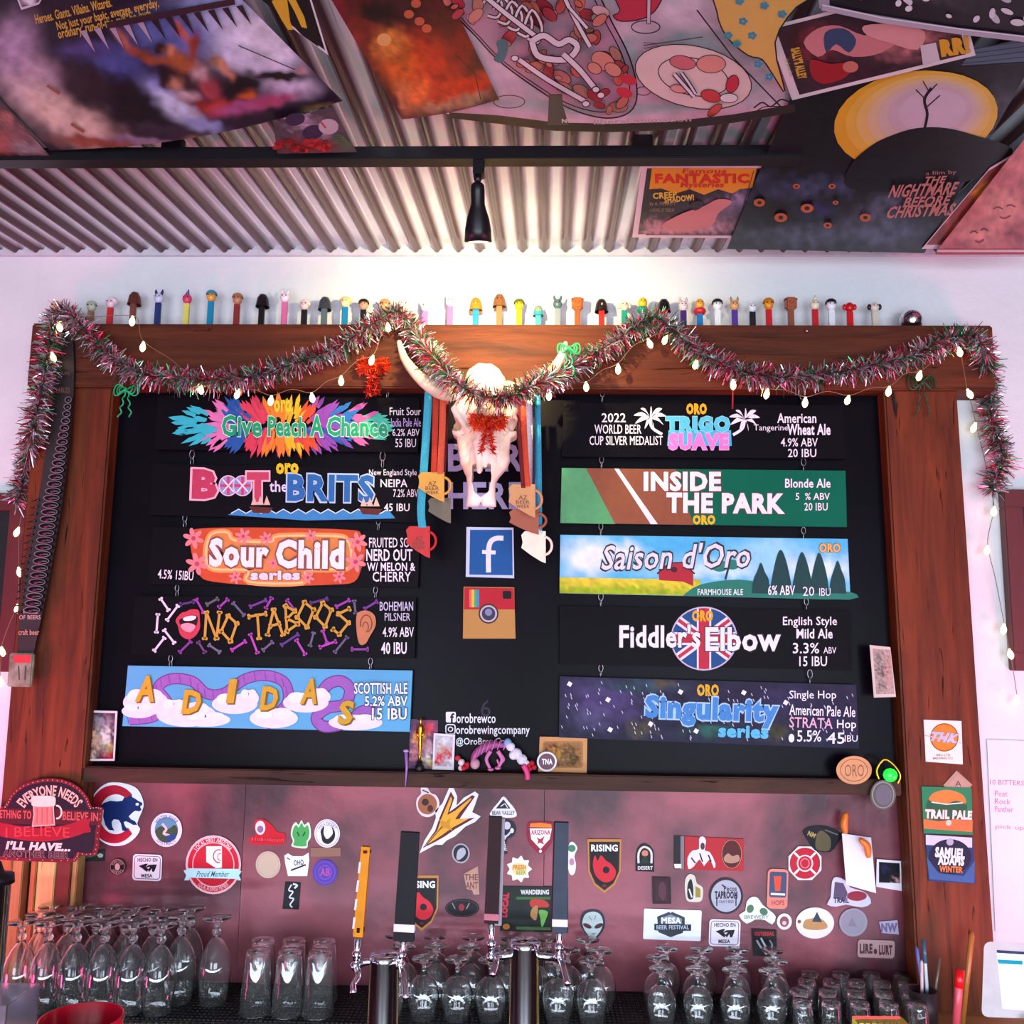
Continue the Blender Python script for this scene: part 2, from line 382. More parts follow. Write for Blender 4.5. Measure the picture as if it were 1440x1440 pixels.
m = MB(); m.box((W(100, 1000, .05).x, -.021, zl1-.02), (W(1290, 1000, .05).x, -.001, zb+.01)); m.build('board_backing', BLACKM, frame); m = MB(); m.box((W(121, 1050, .045).x, -.045, zl1), (W(1241, 700, .045).x, -.022, zb)); bd = m.build('chalkboard', mat('blackboard_paint', '#0e0912', rough=.3, var=.35, scale=4, spec=.06), frame)
LEDGE = zl1; BEAMTOP = zt
# faint chalk lettering on the board
def chalk(fn):
    a = Art(wall_pf(.0455)); fn(a); return a.build('chalk_lettering', PAINT, bd)
for s_, y0, y1 in (('BEER', 624, 663), ('HERE', 678, 716)): chalk(lambda a: a.text(s_, 630, y0, 736, y1, '#a4acd0', bold=.03))
for s_, bx in (('orobrewco', (642, 1003, 697, 1017)), ('orobrewingcompany', (641, 1020, 745, 1036)), ('@OroBrewCo', (641, 1037, 710, 1050))): chalk(lambda a: a.text(s_, *bx, '#e8e6ee', bold=.012))
chalk(lambda a: (a.poly(rrect(627, 1001, 641, 1016, 2), '#e8e6ee'), a.text('f', 633, 1003, 639, 1016, '#17141d', bold=.03)))
chalk(lambda a: (a.line(rrect(627, 1019, 640, 1032, 3), 1.6, '#e8e6ee', closed=True), a.ring(633.5, 1025.5, 3, 3, 1.4, '#e8e6ee')))
chalk(lambda a: a.text('6', 676, 984, 690, 1008, '#332f3e'))
# ================= METAL SHEETS BELOW THE BOARD =================
RUST = mat('weathered_steel_sheet', '#823c48', rough=.36, metal=.15, spec=.35, scale=2.9, c2='#3c1c26', bump=.35, bscale=22, lo=.42, hi=.60)
sheet = thing('metal_backsplash', W(700, 1380, .01), 'weathered reddish metal backsplash covered with stickers below the board', 'backsplash')
z1 = zl0-.0005; xs_ = [W(106, 1260, .02).x, W(341, 1200, .02).x, W(765, 1200, .02).x, W(1296, 1300, .02).x]
for i in range(3):
    m = MB(); m.box((xs_[i]+.0008, -.019-.0015*(i % 2), ZBOT), (xs_[i+1]-.0008, -.004, z1)); m.build('metal_sheet', RUST, sheet)
# rail under ledge catching the light
# ================= COUNTER =================
ct = thing('back_counter', (0, -.15, ZBOT-.04), 'narrow wooden back bar counter carrying the black mat', 'counter')
m = MB(); m.bbox((-1.75, -.30, ZBOT-.045), (1.75, -.001, ZBOT-.004), .004); m.build('counter_top', wood('pale_counter_wood', '#c08a5a', '#9a6a40', '#b07c50', 'x'), ct)
m = MB(); m.box((-1.7, -.28, 0), (1.7, -.002, ZBOT-.045)); m.build('cabinet_body', WOODL, ct)
# serrated bar mat
m = MB(); x0, x1 = -1.25, .80; m.box((x0, -.252, ZBOT-.004), (x1, -.022, ZBOT))
nn = 150
for i in range(nn):
    xx = x0+(x1-x0)*(i+.25)/nn; m.box((xx, -.262, ZBOT-.004), (xx+(x1-x0)/nn*.5, -.252, ZBOT-.0005))
mt = m.build('bar_mat', BLACKM)
m = MB()
for i in range(200):
    for j in range(14):
        xx = x0+(x1-x0)*(i+.2)/200; yy = -.245+j*.0155; m.box((xx, yy, ZBOT), (xx+.006, yy+.008, ZBOT+.0022))
st = m.build('rubber_nubs', BLACKM, mt); st['kind'] = 'stuff'
tag(mt, 'long black rubber bar mat with serrated front edge under the glasses', 'mat')
# pallet planks at lower left behind the glasses
pal = thing('pallet_panel', W(60, 1380, .04), 'panel of mixed light and dark vertical boards left of the metal backsplash', 'panel')
TAN = [wood('plank_'+n_, a_, b_, c_, 'z') for n_, a_, b_, c_ in (('tan', '#b98a58', '#95683c', '#a87a4a'), ('yellow', '#dcb77a', '#c0975c', '#d0a86c'), ('brown', '#7a3424', '#521e16', '#6a2a1e'), ('orange', '#b8703e', '#8a4e28', '#a86436'), ('dark', '#24140f', '#120a08', '#1c100c'))]
for (px0, px1, ty, dd) in ((-60, -22, 0, .07), (-21, 12, 3, .075), (13, 28, 0, .072), (29, 38, 4, .045), (39, 47, 3, .085), (48, 74, 1, .08), (75, 96, 2, .076), (97, 105, 0, .07)):
    xa, xb = W(px0, 1270, dd).x, W(px1, 1270, dd).x; m = MB(); m.bbox((xa, -dd, ZBOT), (xb, -.03, ZL-.002), .002); m.build('board', TAN[ty], pal)
# framed boards at both edges of the photo
for (px0, px1, py0, py1, lab) in ((-150, 18, 692, 945, 'dark red framed board on the wall at the far left behind the tinsel end'), (1411, 1560, 688, 945, 'dark red framed board on the wall at the far right edge')):
    t = thing('framed_board', W((px0+px1)/2, py1, .03), lab, 'framed board')
    A_, B_ = W(px0, py0, .03), W(px1, py1, .03); fwid = .045
    for aa, bb in (((A_.x, A_.z-fwid), (B_.x, A_.z)), ((A_.x, B_.z), (B_.x, B_.z+fwid)), ((A_.x, B_.z+fwid), (A_.x+fwid, A_.z-fwid)), ((B_.x-fwid, B_.z+fwid), (B_.x, A_.z-fwid))):
        m = MB(); m.bbox((aa[0], -.03, aa[1]), (bb[0], -.001, bb[1]), .002); m.build('frame_rail', mat('dark_red_frame', '#5a1a20', rough=.4), t)
    m = MB(); m.box((A_.x+fwid, -.012, B_.z+fwid), (B_.x-fwid, -.002, A_.z-fwid)); m.build('board_face', BLACK, t)
# ================= TRACK LIGHT =================
trk = thing('light_track', CE(560, 222, .03), 'long black ceiling track running across the corrugated metal', 'track')
pa, pb = CE(-700, 222, .032), CE(1122, 223, .032); yy = (pa.y+pb.y)/2; zz = (pa.z+pb.z)/2
m = MB(); m.bbox((pa.x, yy-.018, zz-.012), (pb.x, yy+.018, zz+.014), .002); m.build('track_rail', BLACK, trk)
for px in (-300, 250, 900): m = MB(); q = CE(px, 222, .02); m.box((q.x-.02, yy-.01, zz+.012), (q.x+.02, yy+.01, zz+.04)); m.build('mounting_clip', BLACK, trk)
def Y(px, py, y): return W(px, py, -y)
sp = thing('track_spotlight', Y(672, 228, yy), 'black bell-shaped spotlight hanging from the ceiling track', 'spotlight')
lp = [Y(673, q, yy) for q in (228, 248, 256, 283, 300, 318, 332)]
m = MB(); m.bbox((lp[0].x-.010, yy-.014, lp[1].z), (lp[0].x+.012, yy+.014, lp[0].z), .002); m.build('adapter_block', BLACK, sp)
ps = 1/(F)*(yy-CAM.y)
hx = Y(671, 300, yy).x; zt_ = Y(671, 256, yy).z; zb_ = Y(671, 333, yy).z; hL = zt_-zb_
m = MB(); m.tube([lp[1]+Vector((0, 0, .004)), (hx, yy, zt_+.002)], .0055, n=10); m.ball((hx, yy, zt_+.006), .008); m.build('swivel_joint', BLACK, sp)
r1, r2 = 10.5*ps, 21*ps
prof = [(0, 0), (r1*.6, -.001), (r1*.95, -.006), (r1, -hL*.15), (r1, -hL*.36), (r1*1.25, -hL*.47), (r1*1.65, -hL*.62), (r1*1.9, -hL*.8), (r2, -hL), (r2*.95, -hL), (r1*1.75, -hL*.8), (r1*1.4, -hL*.6), (r1*.9, -hL*.5)]
AX = (0, -math.sin(math.radians(20)), math.cos(math.radians(20)))
m = MB(); m.lathe(prof, (hx, yy, zt_), n=32, axis=AX); m.build('lamp_head', BLACK, sp)
m = MB(); m.lathe([(0, -hL*.74), (r1*1.3, -hL*.76), (r1*1.45, -hL*.72), (0, -hL*.6)], (hx, yy, zt_), n=24, axis=AX); m.build('bulb', mat('warm_bulb', '#ffffff', emis='#ffd890', estr=6), sp)
l = bpy.data.lights.new('spot_lamp', 'SPOT'); l.energy = 29; l.color = (1.0, .80, .38); l.spot_size = math.radians(112); l.spot_blend = 1.0; l.shadow_soft_size = .012
lo = bpy.data.objects.new('spot_lamp', l); COL.objects.link(lo); lo.location = Vector((hx, yy, zt_))-Vector(AX)*(hL*1.02); aim(lo, (W(700, 470, 0)))
# ================= HANGING BEER SIGNS =================
CH = '#e9e6ee'; GOLD = '#d8b021'
DS = .066; ST = .012
def sign(label, quad, col, chains_up=(), chains_dn=()):
    """quad TL TR BR BL in photo pixels; returns (board, Art in front of it)"""
    TLw, BRw = W(*quad[0], DS), W(*quad[2], DS)
    a = Art(wall_pf(DS-ST)); 
    m = MB(); n = 4
    q = [W(x, y, DS) for x, y in quad]; qb = [v+Vector((0, ST, 0)) for v in q]
    m.add(q+qb, [(0, 1, 2, 3), (7, 6, 5, 4), (0, 4, 5, 1), (1, 5, 6, 2), (2, 6, 7, 3), (3, 7, 4, 0)], col)
    b = m.build('hanging_sign', mat('sign_board', attr=True, rough=.4, var=.12, scale=5, spec=.05)); tag(b, label, 'sign', 'painted beer signs hanging on the chalkboard')
    for (cx, y0, y1) in chains_up:
        k = max(2, int(round((y1-y0)/9.0)));
        for i in range(k):
            yc = y0+(y1-y0)*(i+.5)/k; r = (y1-y0)/k*.62*.0018; c = W(cx, yc, DS-.006)
            pts = []
            for t in range(12):
                th = 2*math.pi*t/12; lx = r*.55*math.cos(th); lz = r*math.sin(th)
                pts.append(c+(Vector((lx, 0, lz)) if i % 2 == 0 else Vector((lx*.3, lx*.9, lz))))
            mm = MB(); mm.tube(pts, .0009, n=6, closed=True); mm.build('chain_link', STEEL, b)
    return b, Art(lambda x, y, off: W(x, y, DS+off))
def fin(a, b, name='painted_artwork'): o = a.build(name, PAINT, b); return o
R_ = random.Random(3)
def outlined(a, t, box, col, out, **k): a.text(t, *box, col, outline=out, **k)
# --- left 1 : colour burst
b, a = sign('black sign with a bright rainbow burst and green bubble lettering, top of left column', [(222, 556), (590, 560), (588, 636), (216, 632)], '#0f0c12', [(262, 536, 557), (545, 541, 560)])
cols = [(-999, '#38b8c4'), (292, '#d878b0'), (315, '#2858a0'), (340, '#d04058'), (372, '#e08030'), (400, '#e0b428'), (425, '#d85030'), (450, '#8a48a8'), (480, '#2a70b8'), (505, '#c860a0'), (525, '#48c0a0'), (9999, '')]
for i in range(430):
    th = R_.uniform(0, 2*math.pi); cx, cy = 395, 598; k = R_.uniform(.45, 1)
    ex = cx+160*math.cos(th)*k; ey = cy+41*math.sin(th)*k
    tx = ex+R_.uniform(-8, 8)
    c = [cols[j][1] for j in range(len(cols)-1) if cols[j][0] <= tx < cols[j+1][0]][0]
    if R_.random() < .25 and 330 < tx < 500 and ey > 602: c = R_.choice(['#2a58a0', '#7040a0', '#c83c50'])
    L_ = R_.uniform(10, 24); dx, dy = (ex-cx)*1.0, (ey-cy)*2.6; l_ = math.hypot(dx, dy) or 1; dx /= l_; dy /= l_
    a.poly([(ex-dx*L_-dy*2.2, ey-dy*L_+dx*2.2), (ex-dx*L_*.2-dy*3, ey-dy*L_*.2+dx*3), (ex+dx*L_*.35, ey+dy*L_*.35), (ex-dx*L_*.2+dy*3, ey-dy*L_*.2-dx*3), (ex-dx*L_+dy*2.2, ey-dy*L_-dx*2.2)], c, layer=(i % 12 == 0))
for (x0, x1, t) in ((312, 368, 'Give'), (377, 430, 'Peach'), (436, 455, 'A'), (460, 545, 'Chance')):
    a.text(t, x0, 584 if len(t) < 5 else 586, x1, 614, '#1f9f6c', bold=.03, outline='#bfe8d0', ow=.035, rot=1)
a.text('oro', 385, 562, 410, 580, '#d8c838', bold=.04)
a.text('Fruit Sour', 548, 573, 592, 584, CH); a.text('India Pale Ale', 550, 588, 592, 600, '#b8a8d8'); a.text('6.2% ABV', 552, 603, 590, 613, CH); a.text('55 IBU', 556, 617, 585, 629, CH)
fin(a, b)
# --- left 2 : two colour blackletter
b, a = sign('black sign with pink and blue gothic lettering above painted waves, second in left column', [(215, 652), (590, 660), (588, 735), (210, 724)], '#0f0c12', [(270, 634, 654), (538, 636, 658)])
a.text('B', 270, 660, 306, 702, '#b83c5c', bold=.06, outline='#f0b8c4', ow=.05, rot=2)
for cx in (321, 341):
    a.ell(cx, 683, 13, 14, '#8898cc'); a.line([(cx-11, 683), (cx+11, 683)], 4, '#c84060'); a.line([(cx, 670), (cx, 696)], 4, '#c84060'); a.line([(cx-8, 674), (cx+8, 692)], 2, '#e8e0ee'); a.line([(cx+8, 674), (cx-8, 692)], 2, '#e8e0ee'); a.ring(cx, 683, 13, 14, 1.5, '#e6c8d8')
a.text('T', 347, 664, 378, 706, '#c04460', bold=.06, outline='#f0b8c4', ow=.05); a.text('the', 379, 676, 404, 692, '#d8d0e8', bold=.02)
a.text('BRITS', 404, 667, 526, 706, '#2c68a8', bold=.04, outline='#b0cce8', ow=.045, rot=1)
a.text('oro', 388, 651, 420, 667, '#d8c028', bold=.06)
pts = [(320, 724)]
for i in range(22): pts.append((325+i*10.5, 719+(-3 if i % 2 else 3)))
pts += [(556, 729), (430, 732)]
a.poly(pts, '#3c88c0'); a.line(pts[1:-2], 1.4, '#d8ecf6')
for cx, cy in ((366, 712), (520, 714)):
    a.poly([(cx-16, cy), (cx+18, cy+2), (cx+12, cy+10), (cx-10, cy+9)], '#5a2c24')
    for k in (-9, 0, 9): a.poly([(cx+k-4, cy-2), (cx+k, cy-15), (cx+k+5, cy-2)], '#dcb8a8')
a.text('New England Style', 519, 660, 586, 671, CH); a.text('NEIPA', 535, 674, 573, 685, CH, bold=.01); a.text('7.2% ABV', 553, 688, 588, 699, CH); a.text('45 IBU', 540, 708, 576, 719, CH, bold=.01)
fin(a, b)
# --- left 3 : groovy orange
b, a = sign('orange groovy flower sign with fat white lettering, third in left column', [(215, 741), (590, 746), (588, 826), (208, 822)], '#0f0c12', [(260, 724, 742), (532, 729, 746)])
body = smooth([(268, 752), (285, 743), (380, 742), (490, 745), (508, 752), (514, 775), (508, 800), (498, 818), (470, 822), (380, 824), (300, 818), (280, 808), (271, 785)], 4, True)
a.poly(body, '#c8502c'); 
inn = smooth([(292, 762), (300, 750), (320, 749), (330, 760), (380, 762), (392, 754), (470, 754), (488, 760), (494, 780), (488, 799), (432, 802), (425, 819), (350, 818), (348, 802), (300, 800), (290, 785)], 4, True)
a.line(inn, 9, '#e89c54', closed=True); a.poly(inn, '#dc8848'); a.line(inn, 3, '#f0c88c', closed=True)
def flower(a, cx, cy, r, c, c2):
    for k in range(6):
        t = k*math.pi/3+.3; a.ell(cx+r*.6*math.cos(t), cy+r*.6*math.sin(t), r*.48, r*.24, c, rot=math.degrees(t), layer=(k == 5))
    a.ell(cx, cy, r*.22, r*.22, c2)
for cx, cy, r in ((272, 757, 14), (277, 793, 15), (342, 754, 11), (374, 757, 9), (384, 792, 8), (331, 812, 9), (433, 812, 9), (477, 811, 9), (503, 762, 13), (500, 790, 14), (437, 753, 8), (450, 769, 7)): flower(a, cx, cy, r, '#e08488', '#c0485c')
for t, x0, x1, y0 in (('Sour', 294, 378, 757), ('Child', 388, 484, 759)): a.text(t, x0, y0, x1, y0+41, '#f4f0f4', bold=.05, outline='#8a5048', ow=.05, rot=1)
a.text('series', 352, 802, 422, 816, '#e8dce0', bold=.05, outline='#8a5048', ow=.04)
a.text('FRUITED SOUR', 519, 756, 590, 770, CH, bold=.01); a.text('NERD OUT', 515, 772, 580, 789, CH, bold=.02); a.text('W/ MELON &', 516, 791, 584, 803, CH, bold=.02); a.text('CHERRY', 524, 804, 578, 818, CH, bold=.01)
a.text("4.5% 15IBU", 222, 802, 272, 815, CH, bold=.01, rot=4)
fin(a, b)
# --- left 4 : bones
b, a = sign('black sign with bone lettering, red lips and an ear, fourth in left column', [(190, 838), (585, 841), (583, 926), (183, 921)], '#0f0c12', [(249, 823, 839), (528, 826, 842)])
def bone(a, p, q, w, c):
    a.line([p, q], w, c, layer=False); dx, dy = q[0]-p[0], q[1]-p[1]; l = math.hypot(dx, dy) or 1; dx /= l; dy /= l
    for e in (p, q):
        for sg in (-1, 1): a.ell(e[0]-dy*w*.55*sg, e[1]+dx*w*.55*sg, w*.62, w*.62, c, layer=False)
    a.k += 1
for p, q in (((226, 842), (237, 858)), ((250, 852), (235, 872)), ((222, 864), (220, 889)), ((217, 915), (231, 897)), ((231, 886), (245, 904))): bone(a, p, q, 3, '#dcd4e4')
for p, q, c in (((254, 850), (272, 846), '#5a3878'), ((276, 843), (286, 861), '#9a40a8'), ((291, 850), (306, 842), '#606068'), ((308, 854), (320, 843), '#9a40a8'), ((328, 848), (343, 865), '#606078'), ((352, 853), (374, 844), '#6a3c8c'), ((374, 855), (382, 841), '#9a40a8'), ((404, 844), (414, 857), '#a044a8'), ((437, 848), (460, 842), '#5a3878'), ((473, 853), (491, 844), '#9a40a8'), ((498, 845), (500, 862), '#66607a'), ((513, 856), (530, 846), '#7a3c98'),
                ((253, 917), (268, 902), '#7a3c90'), ((279, 903), (288, 917), '#6a4078'), ((294, 907), (309, 917), '#6a6a80'), ((326, 914), (345, 902), '#b040b0'), ((352, 892), (362, 918), '#b048b0'), ((370, 914), (383, 903), '#66607a'), ((396, 907), (419, 892), '#5c3c84'), ((417, 900), (429, 920), '#b048b0'), ((441, 890), (436, 908), '#66607a'), ((454, 887), (460, 904), '#a040a0'), ((450, 910), (472, 902), '#b048b0'), ((471, 917), (488, 896), '#66587a'), ((495, 913), (517, 913), '#8a4098')): bone(a, p, q, 3, c)
a.poly(smooth([(247, 872), (255, 862), (262, 860), (268, 857), (279, 858), (281, 870), (281, 884), (274, 895), (264, 899), (254, 893), (250, 880)], 4, True), '#c03c50')
a.poly(smooth([(252, 872), (262, 868), (277, 866), (276, 880), (266, 888), (256, 882)], 4, True), '#2a0c14'); a.poly(smooth([(258, 869), (268, 866), (276, 867), (272, 872), (260, 873)], 3, True), '#f4ecf0'); a.poly(smooth([(254, 879), (264, 876), (275, 880), (268, 889), (258, 886)], 3, True), '#dc98a8')
LT = {'N': [((0, 1), (.1, 0)), ((.1, 0), (.75, 1)), ((.75, 1), (.95, 0))], 'O': [((0, .6), (.45, 0)), ((.45, 0), (1, .3)), ((1, .3), (.6, 1)), ((.6, 1), (0, .6))], 'T': [((0, .12), (1, 0)), ((.5, .05), (.6, 1))], 'A': [((.1, 1), (.45, 0)), ((.45, 0), (1, 1)), ((.25, .65), (.8, .55))], 'B': [((.2, 0), (.3, 1)), ((.2, 0), (.8, .2)), ((.8, .2), (.3, .5)), ((.3, .5), (1, .7)), ((1, .7), (.3, 1))], 'S': [((.9, 0), (.3, .2)), ((.3, .2), (.85, .55)), ((.85, .55), (.35, 1)), ((.35, 1), (0, .8))]}
for ch, x0, y0, w_, h_ in (('N', 288, 861, 22, 37), ('O', 311, 866, 22, 36), ('T', 350, 863, 24, 35), ('A', 374, 857, 24, 36), ('B', 397, 852, 22, 36), ('O', 418, 847, 23, 35), ('O', 444, 848, 22, 33), ('S', 468, 856, 26, 36)):
    for p, q in LT[ch]: bone(a, (x0+p[0]*w_, y0+p[1]*h_), (x0+q[0]*w_, y0+q[1]*h_), 3.6, '#c4983c')
a.poly(smooth([(501, 868), (506, 860), (518, 859), (527, 866), (528, 880), (520, 895), (514, 905), (506, 906), (502, 892)], 4, True), '#c07c58'); a.ring(515, 877, 8, 12, 1.6, '#7a4030', a0=-200, a1=70); a.ring(514, 882, 4, 7, 1.4, '#7a4030', a0=-180, a1=90)
a.text('BOHEMIAN', 534, 846, 581, 859, '#c8c4dc', bold=.01); a.text('PILSNER', 541, 862, 577, 873, '#c8c4dc'); a.text('4.9% ABV', 538, 882, 582, 896, CH, bold=.01); a.text('40 IBU', 536, 903, 572, 920, CH, bold=.02)
fin(a, b)
# --- left 5 : clouds
b, a = sign('sky blue sign with purple tentacles in clouds and gold lettering, lowest of left column', [(180, 936), (580, 943), (576, 1029), (172, 1021)], '#5fa8d2', [(240, 922, 938), (521, 926, 942)])
tent = smooth([(182, 1012), (215, 1008), (235, 990), (222, 968), (240, 955), (270, 958), (290, 975), (315, 975), (345, 955), (375, 950), (400, 960), (405, 985), (390, 1005), (372, 1020)], 6)
a.line(tent, 16, '#6a3c80'); a.line(tent, 13, '#9660b4')
t2 = smooth([(450, 978), (462, 962), (480, 958), (492, 970), (485, 990), (460, 996), (445, 1010), (458, 1022), (490, 1015), (510, 1000), (528, 1003)], 6); a.line(t2, 17, '#6a3c80'); a.line(t2, 14, '#9660b4')
for i in range(0, len(tent)-1, 3): a.line([(tent[i][0]-3, tent[i][1]-6), (tent[i][0]-1, tent[i][1]+6)], 1.2, '#7a4898', layer=False)
a.k += 1
for cx, cy, rx, ry in ((205, 988, 32, 18), (195, 1000, 24, 10), (262, 1005, 42, 17), (290, 1012, 34, 10), (330, 990, 32, 14), (385, 1010, 34, 14), (430, 988, 32, 14), (500, 1016, 38, 11), (245, 996, 20, 12), (350, 982, 14, 12), (445, 980, 20, 12)):
    a.ell(cx, cy, rx, ry, '#e4dcf0', layer=False); a.k += 1
    a.ell(cx-rx*.4, cy-ry*.5, rx*.4, ry*.55, '#f0eaf6', layer=False); a.ell(cx+rx*.35, cy-ry*.45, rx*.42, ry*.6, '#ece4f4', layer=False); a.k += 1
for ch, x0, y0, x1, y1 in (('A', 192, 950, 219, 987), ('D', 257, 970, 283, 1004), ('I', 320, 955, 331, 989), ('D', 367, 965, 391, 999), ('A', 424, 954, 448, 990), ('S', 476, 985, 497, 1019)):
    a.text(ch, x0+2, y0+2, x1+2, y1+2, '#7a5a20', bold=.05, shear=.15); a.text(ch, x0, y0, x1, y1, '#c8a030', bold=.04, shear=.15)
for t, x0, y0, x1, y1 in (('SCOTTISH ALE', 498, 960, 573, 976), ('5.2% ABV', 513, 979, 573, 993), ('15 IBU', 523, 996, 572, 1012)): a.text(t, x0, y0, x1, y1, '#e8f0f8', bold=.02, outline='#3c4868', ow=.05)
fin(a, b)
m = 0
# --- right 1
b, a = sign('black sign with two white palm trees and cyan and pink lettering, top of right column', [(793, 566), (1187, 570), (1190, 645), (790, 642)], '#0f0c12', [(847, 549, 566), (1128, 552, 570)])
a.text('2022', 846, 581, 880, 594, CH, bold=.01); a.text('WORLD BEER', 836, 597, 902, 610, CH, bold=.01); a.text('CUP SILVER MEDALIST', 829, 613, 932, 626, CH, bold=.01)
def palm(a, cx, cy, s, fl=1):
    a.line(smooth([(cx, cy), (cx+3*fl, cy+14*s), (cx+18*fl*s, cy+24*s)], 4), 4, CH)
    for ex, ey in ((-22, 8), (-24, -4), (-14, -14), (2, -17), (18, -14), (24, -3), (20, 10), (-8, 16), (6, 18)):
        mx_, my_ = ex*.5, ey*.5-5; a.poly(smooth([(cx, cy), (cx+mx_*s, cy+my_*s-2), (cx+ex*s, cy+ey*s), (cx+mx_*s+2, cy+my_*s+4)], 3, True), CH, layer=False)
    a.k += 1
palm(a, 914, 588, .95); palm(a, 1047, 590, .9, -1)
a.poly([(940, 605), (1028, 605), (1029, 627), (938, 627)], '#48b4d4')
a.text('TRIGO', 936, 585, 1027, 608, '#58c4dc', bold=.07, outline='#a8e4f0', ow=.02); a.text('SUAVE', 940, 609, 1025, 633, '#d880cc', bold=.07, outline='#f0b8e4', ow=.02)
a.text('ORO', 965, 567, 994, 583, '#d8a820', bold=.07)
a.text('American', 1093, 581, 1148, 595, CH, bold=.02); a.text('Tangerine', 1060, 597, 1108, 608, CH); a.text('Wheat Ale', 1107, 596, 1168, 612, CH, bold=.03); a.text('4.9% ABV', 1098, 616, 1150, 628, CH, bold=.01); a.text('20 IBU', 1108, 631, 1148, 643, CH, bold=.01)
fin(a, b)
# --- right 2
b, a = sign('green and brown sign, white block lettering and a white line, second in right column', [(790, 658), (1189, 662), (1191, 741), (788, 735)], '#11654c', [(846, 642, 659), (1130, 645, 663)])
a.poly([(790, 658), (950, 660), (975, 738), (788, 735)], '#8a5238'); a.poly([(790, 658), (824, 658.5), (865, 737), (788, 735.5)], '#55a06a'); a.poly([(864, 659), (870, 659), (925, 737), (915, 737)], '#f0e8ec')
a.text('INSIDE', 905, 663, 1014, 691, '#f2ecee', bold=.05, outline='#7a2c2c', ow=.03); a.text('THE PARK', 937, 693, 1104, 722, '#f2ecee', bold=.05, outline='#7a2c2c', ow=.025, rot=.5)
a.text('ORO', 974, 724, 1006, 738, '#d8b828', bold=.07)
a.text('Blonde Ale', 1104, 673, 1168, 686, CH, bold=.02); a.text('5  % ABV', 1119, 693, 1167, 703, CH, bold=.01); a.text('20 IBU', 1131, 707, 1164, 718, CH, bold=.01)
fin(a, b)
# --- right 3
b, a = sign('landscape sign with red barn and dark cypress trees, third in right column', [(788, 752), (1192, 758), (1196, 843), (787, 834)], '#6ec4e4', [(845, 736, 753), (1130, 742, 758)])
a.grid([(788, 752.5), (1192, 758.5), (1194, 818), (787, 812)], 60, 10, blobs('#4fb4e0', [(830, 785, 40, 28, 0, '#dcecf4'), (880, 775, 25, 12, 0, '#e6f2f8'), (1000, 800, 90, 16, 0, '#bce4f0'), (1080, 775, 60, 20, 0, '#90d4ec'), (1150, 800, 60, 18, 0, '#d0eef4')], .05))
a.grid([(787, 812), (985, 815), (985, 838), (787, 834)], 40, 6, blobs('#9cb820', [(850, 816, 90, 8, 0, '#e0cc3c'), (950, 822, 40, 8, 0, '#d8c838')], .25, .08))
a.poly(smooth([(960, 838), (985, 822), (1040, 815), (1090, 824), (1130, 830), (1194, 832), (1196, 843), (1060, 840)], 3), '#2a7a68')
a.poly([(926, 806), (941, 793), (960, 792), (975, 806), (975, 824), (960, 818), (927, 816)], '#a82c38'); a.line([(924, 807), (941, 792), (960, 791), (977, 807)], 2, '#3a1820'); a.ell(948, 801, 4.5, 4, '#4a2030')
a.line([(1020, 815), (1024, 800)], 3, '#2c3c38')
a.ell(1012, 796, 12, 8, '#2a8070'); a.ell(1030, 794, 10, 7, '#2a8070')
for cx, ty, w_ in ((1070, 791, 13), (1098, 773, 16), (1128, 776, 15), (1152, 777, 14), (1178, 788, 12)):
    a.poly(smooth([(cx-w_, 834), (cx-w_*.8, 815), (cx-w_*.4, ty+12), (cx, ty), (cx+w_*.45, ty+14), (cx+w_*.85, 815), (cx+w_, 835)], 3), '#1f4444')
a.text('Saison d\'Oro', 848, 764, 1056, 800, '#d8dce0', bold=.015, outline='#3c3438', ow=.05, shear=.2, rot=-1)
a.text('ORO', 1152, 764, 1182, 777, '#e0b060', bold=.05, outline='#7a5020', ow=.04)
a.text('FARMHOUSE ALE', 981, 828, 1045, 837, '#d8e8e4', bold=.02); a.text('6% ABV', 1080, 823, 1118, 837, CH, bold=.02); a.text('20', 1129, 825, 1145, 838, CH); a.text('IBU', 1152, 827, 1168, 838, CH)
fin(a, b)
# --- right 4
b, a = sign('black sign with white gothic lettering over a round union flag, fourth in right column', [(787, 852), (1196, 858), (1198, 943), (787, 934)], '#0f0c12', [(845, 834, 853), (1134, 842, 858)])
cx, cy, r = 990, 898, 46; a.ell(cx, cy, r, 44, '#244c84')
def clipc(p):
    x, y = p[0]-cx, p[1]-cy; l = math.hypot(x/r, y/44); return p if l <= 1 else (cx+x/l, cy+y/l)
for ang in (36, -36):
    t = math.radians(ang); dx, dy = math.cos(t), math.sin(t)
    a.line([clipc((cx-dx*60, cy-dy*60)), clipc((cx+dx*60, cy+dy*60))], 12, '#e4dce8')
    a.line([clipc((cx-dx*60, cy-dy*60)), clipc((cx+dx*60, cy+dy*60))], 5, '#b83448')
a.line([(cx, cy-43), (cx, cy+43)], 20, '#e8e0ea'); a.line([(cx-45, cy), (cx+45, cy)], 18, '#e8e0ea'); a.line([(cx, cy-43.5), (cx, cy+43.5)], 15, '#b42c40'); a.line([(cx-45.5, cy), (cx+45.5, cy)], 12, '#b42c40'); a.ring(cx, cy, r, 44, 2, '#c0b8cc')
a.text('ORO', 973, 858, 1003, 874, '#d8a820', bold=.06)
a.text('Fiddler\'s', 871, 878, 985, 911, '#ece8ee', bold=.03, outline='#332c38', ow=.03); a.text('Elbow', 992, 882, 1098, 916, '#ece8ee', bold=.03, outline='#332c38', ow=.03)
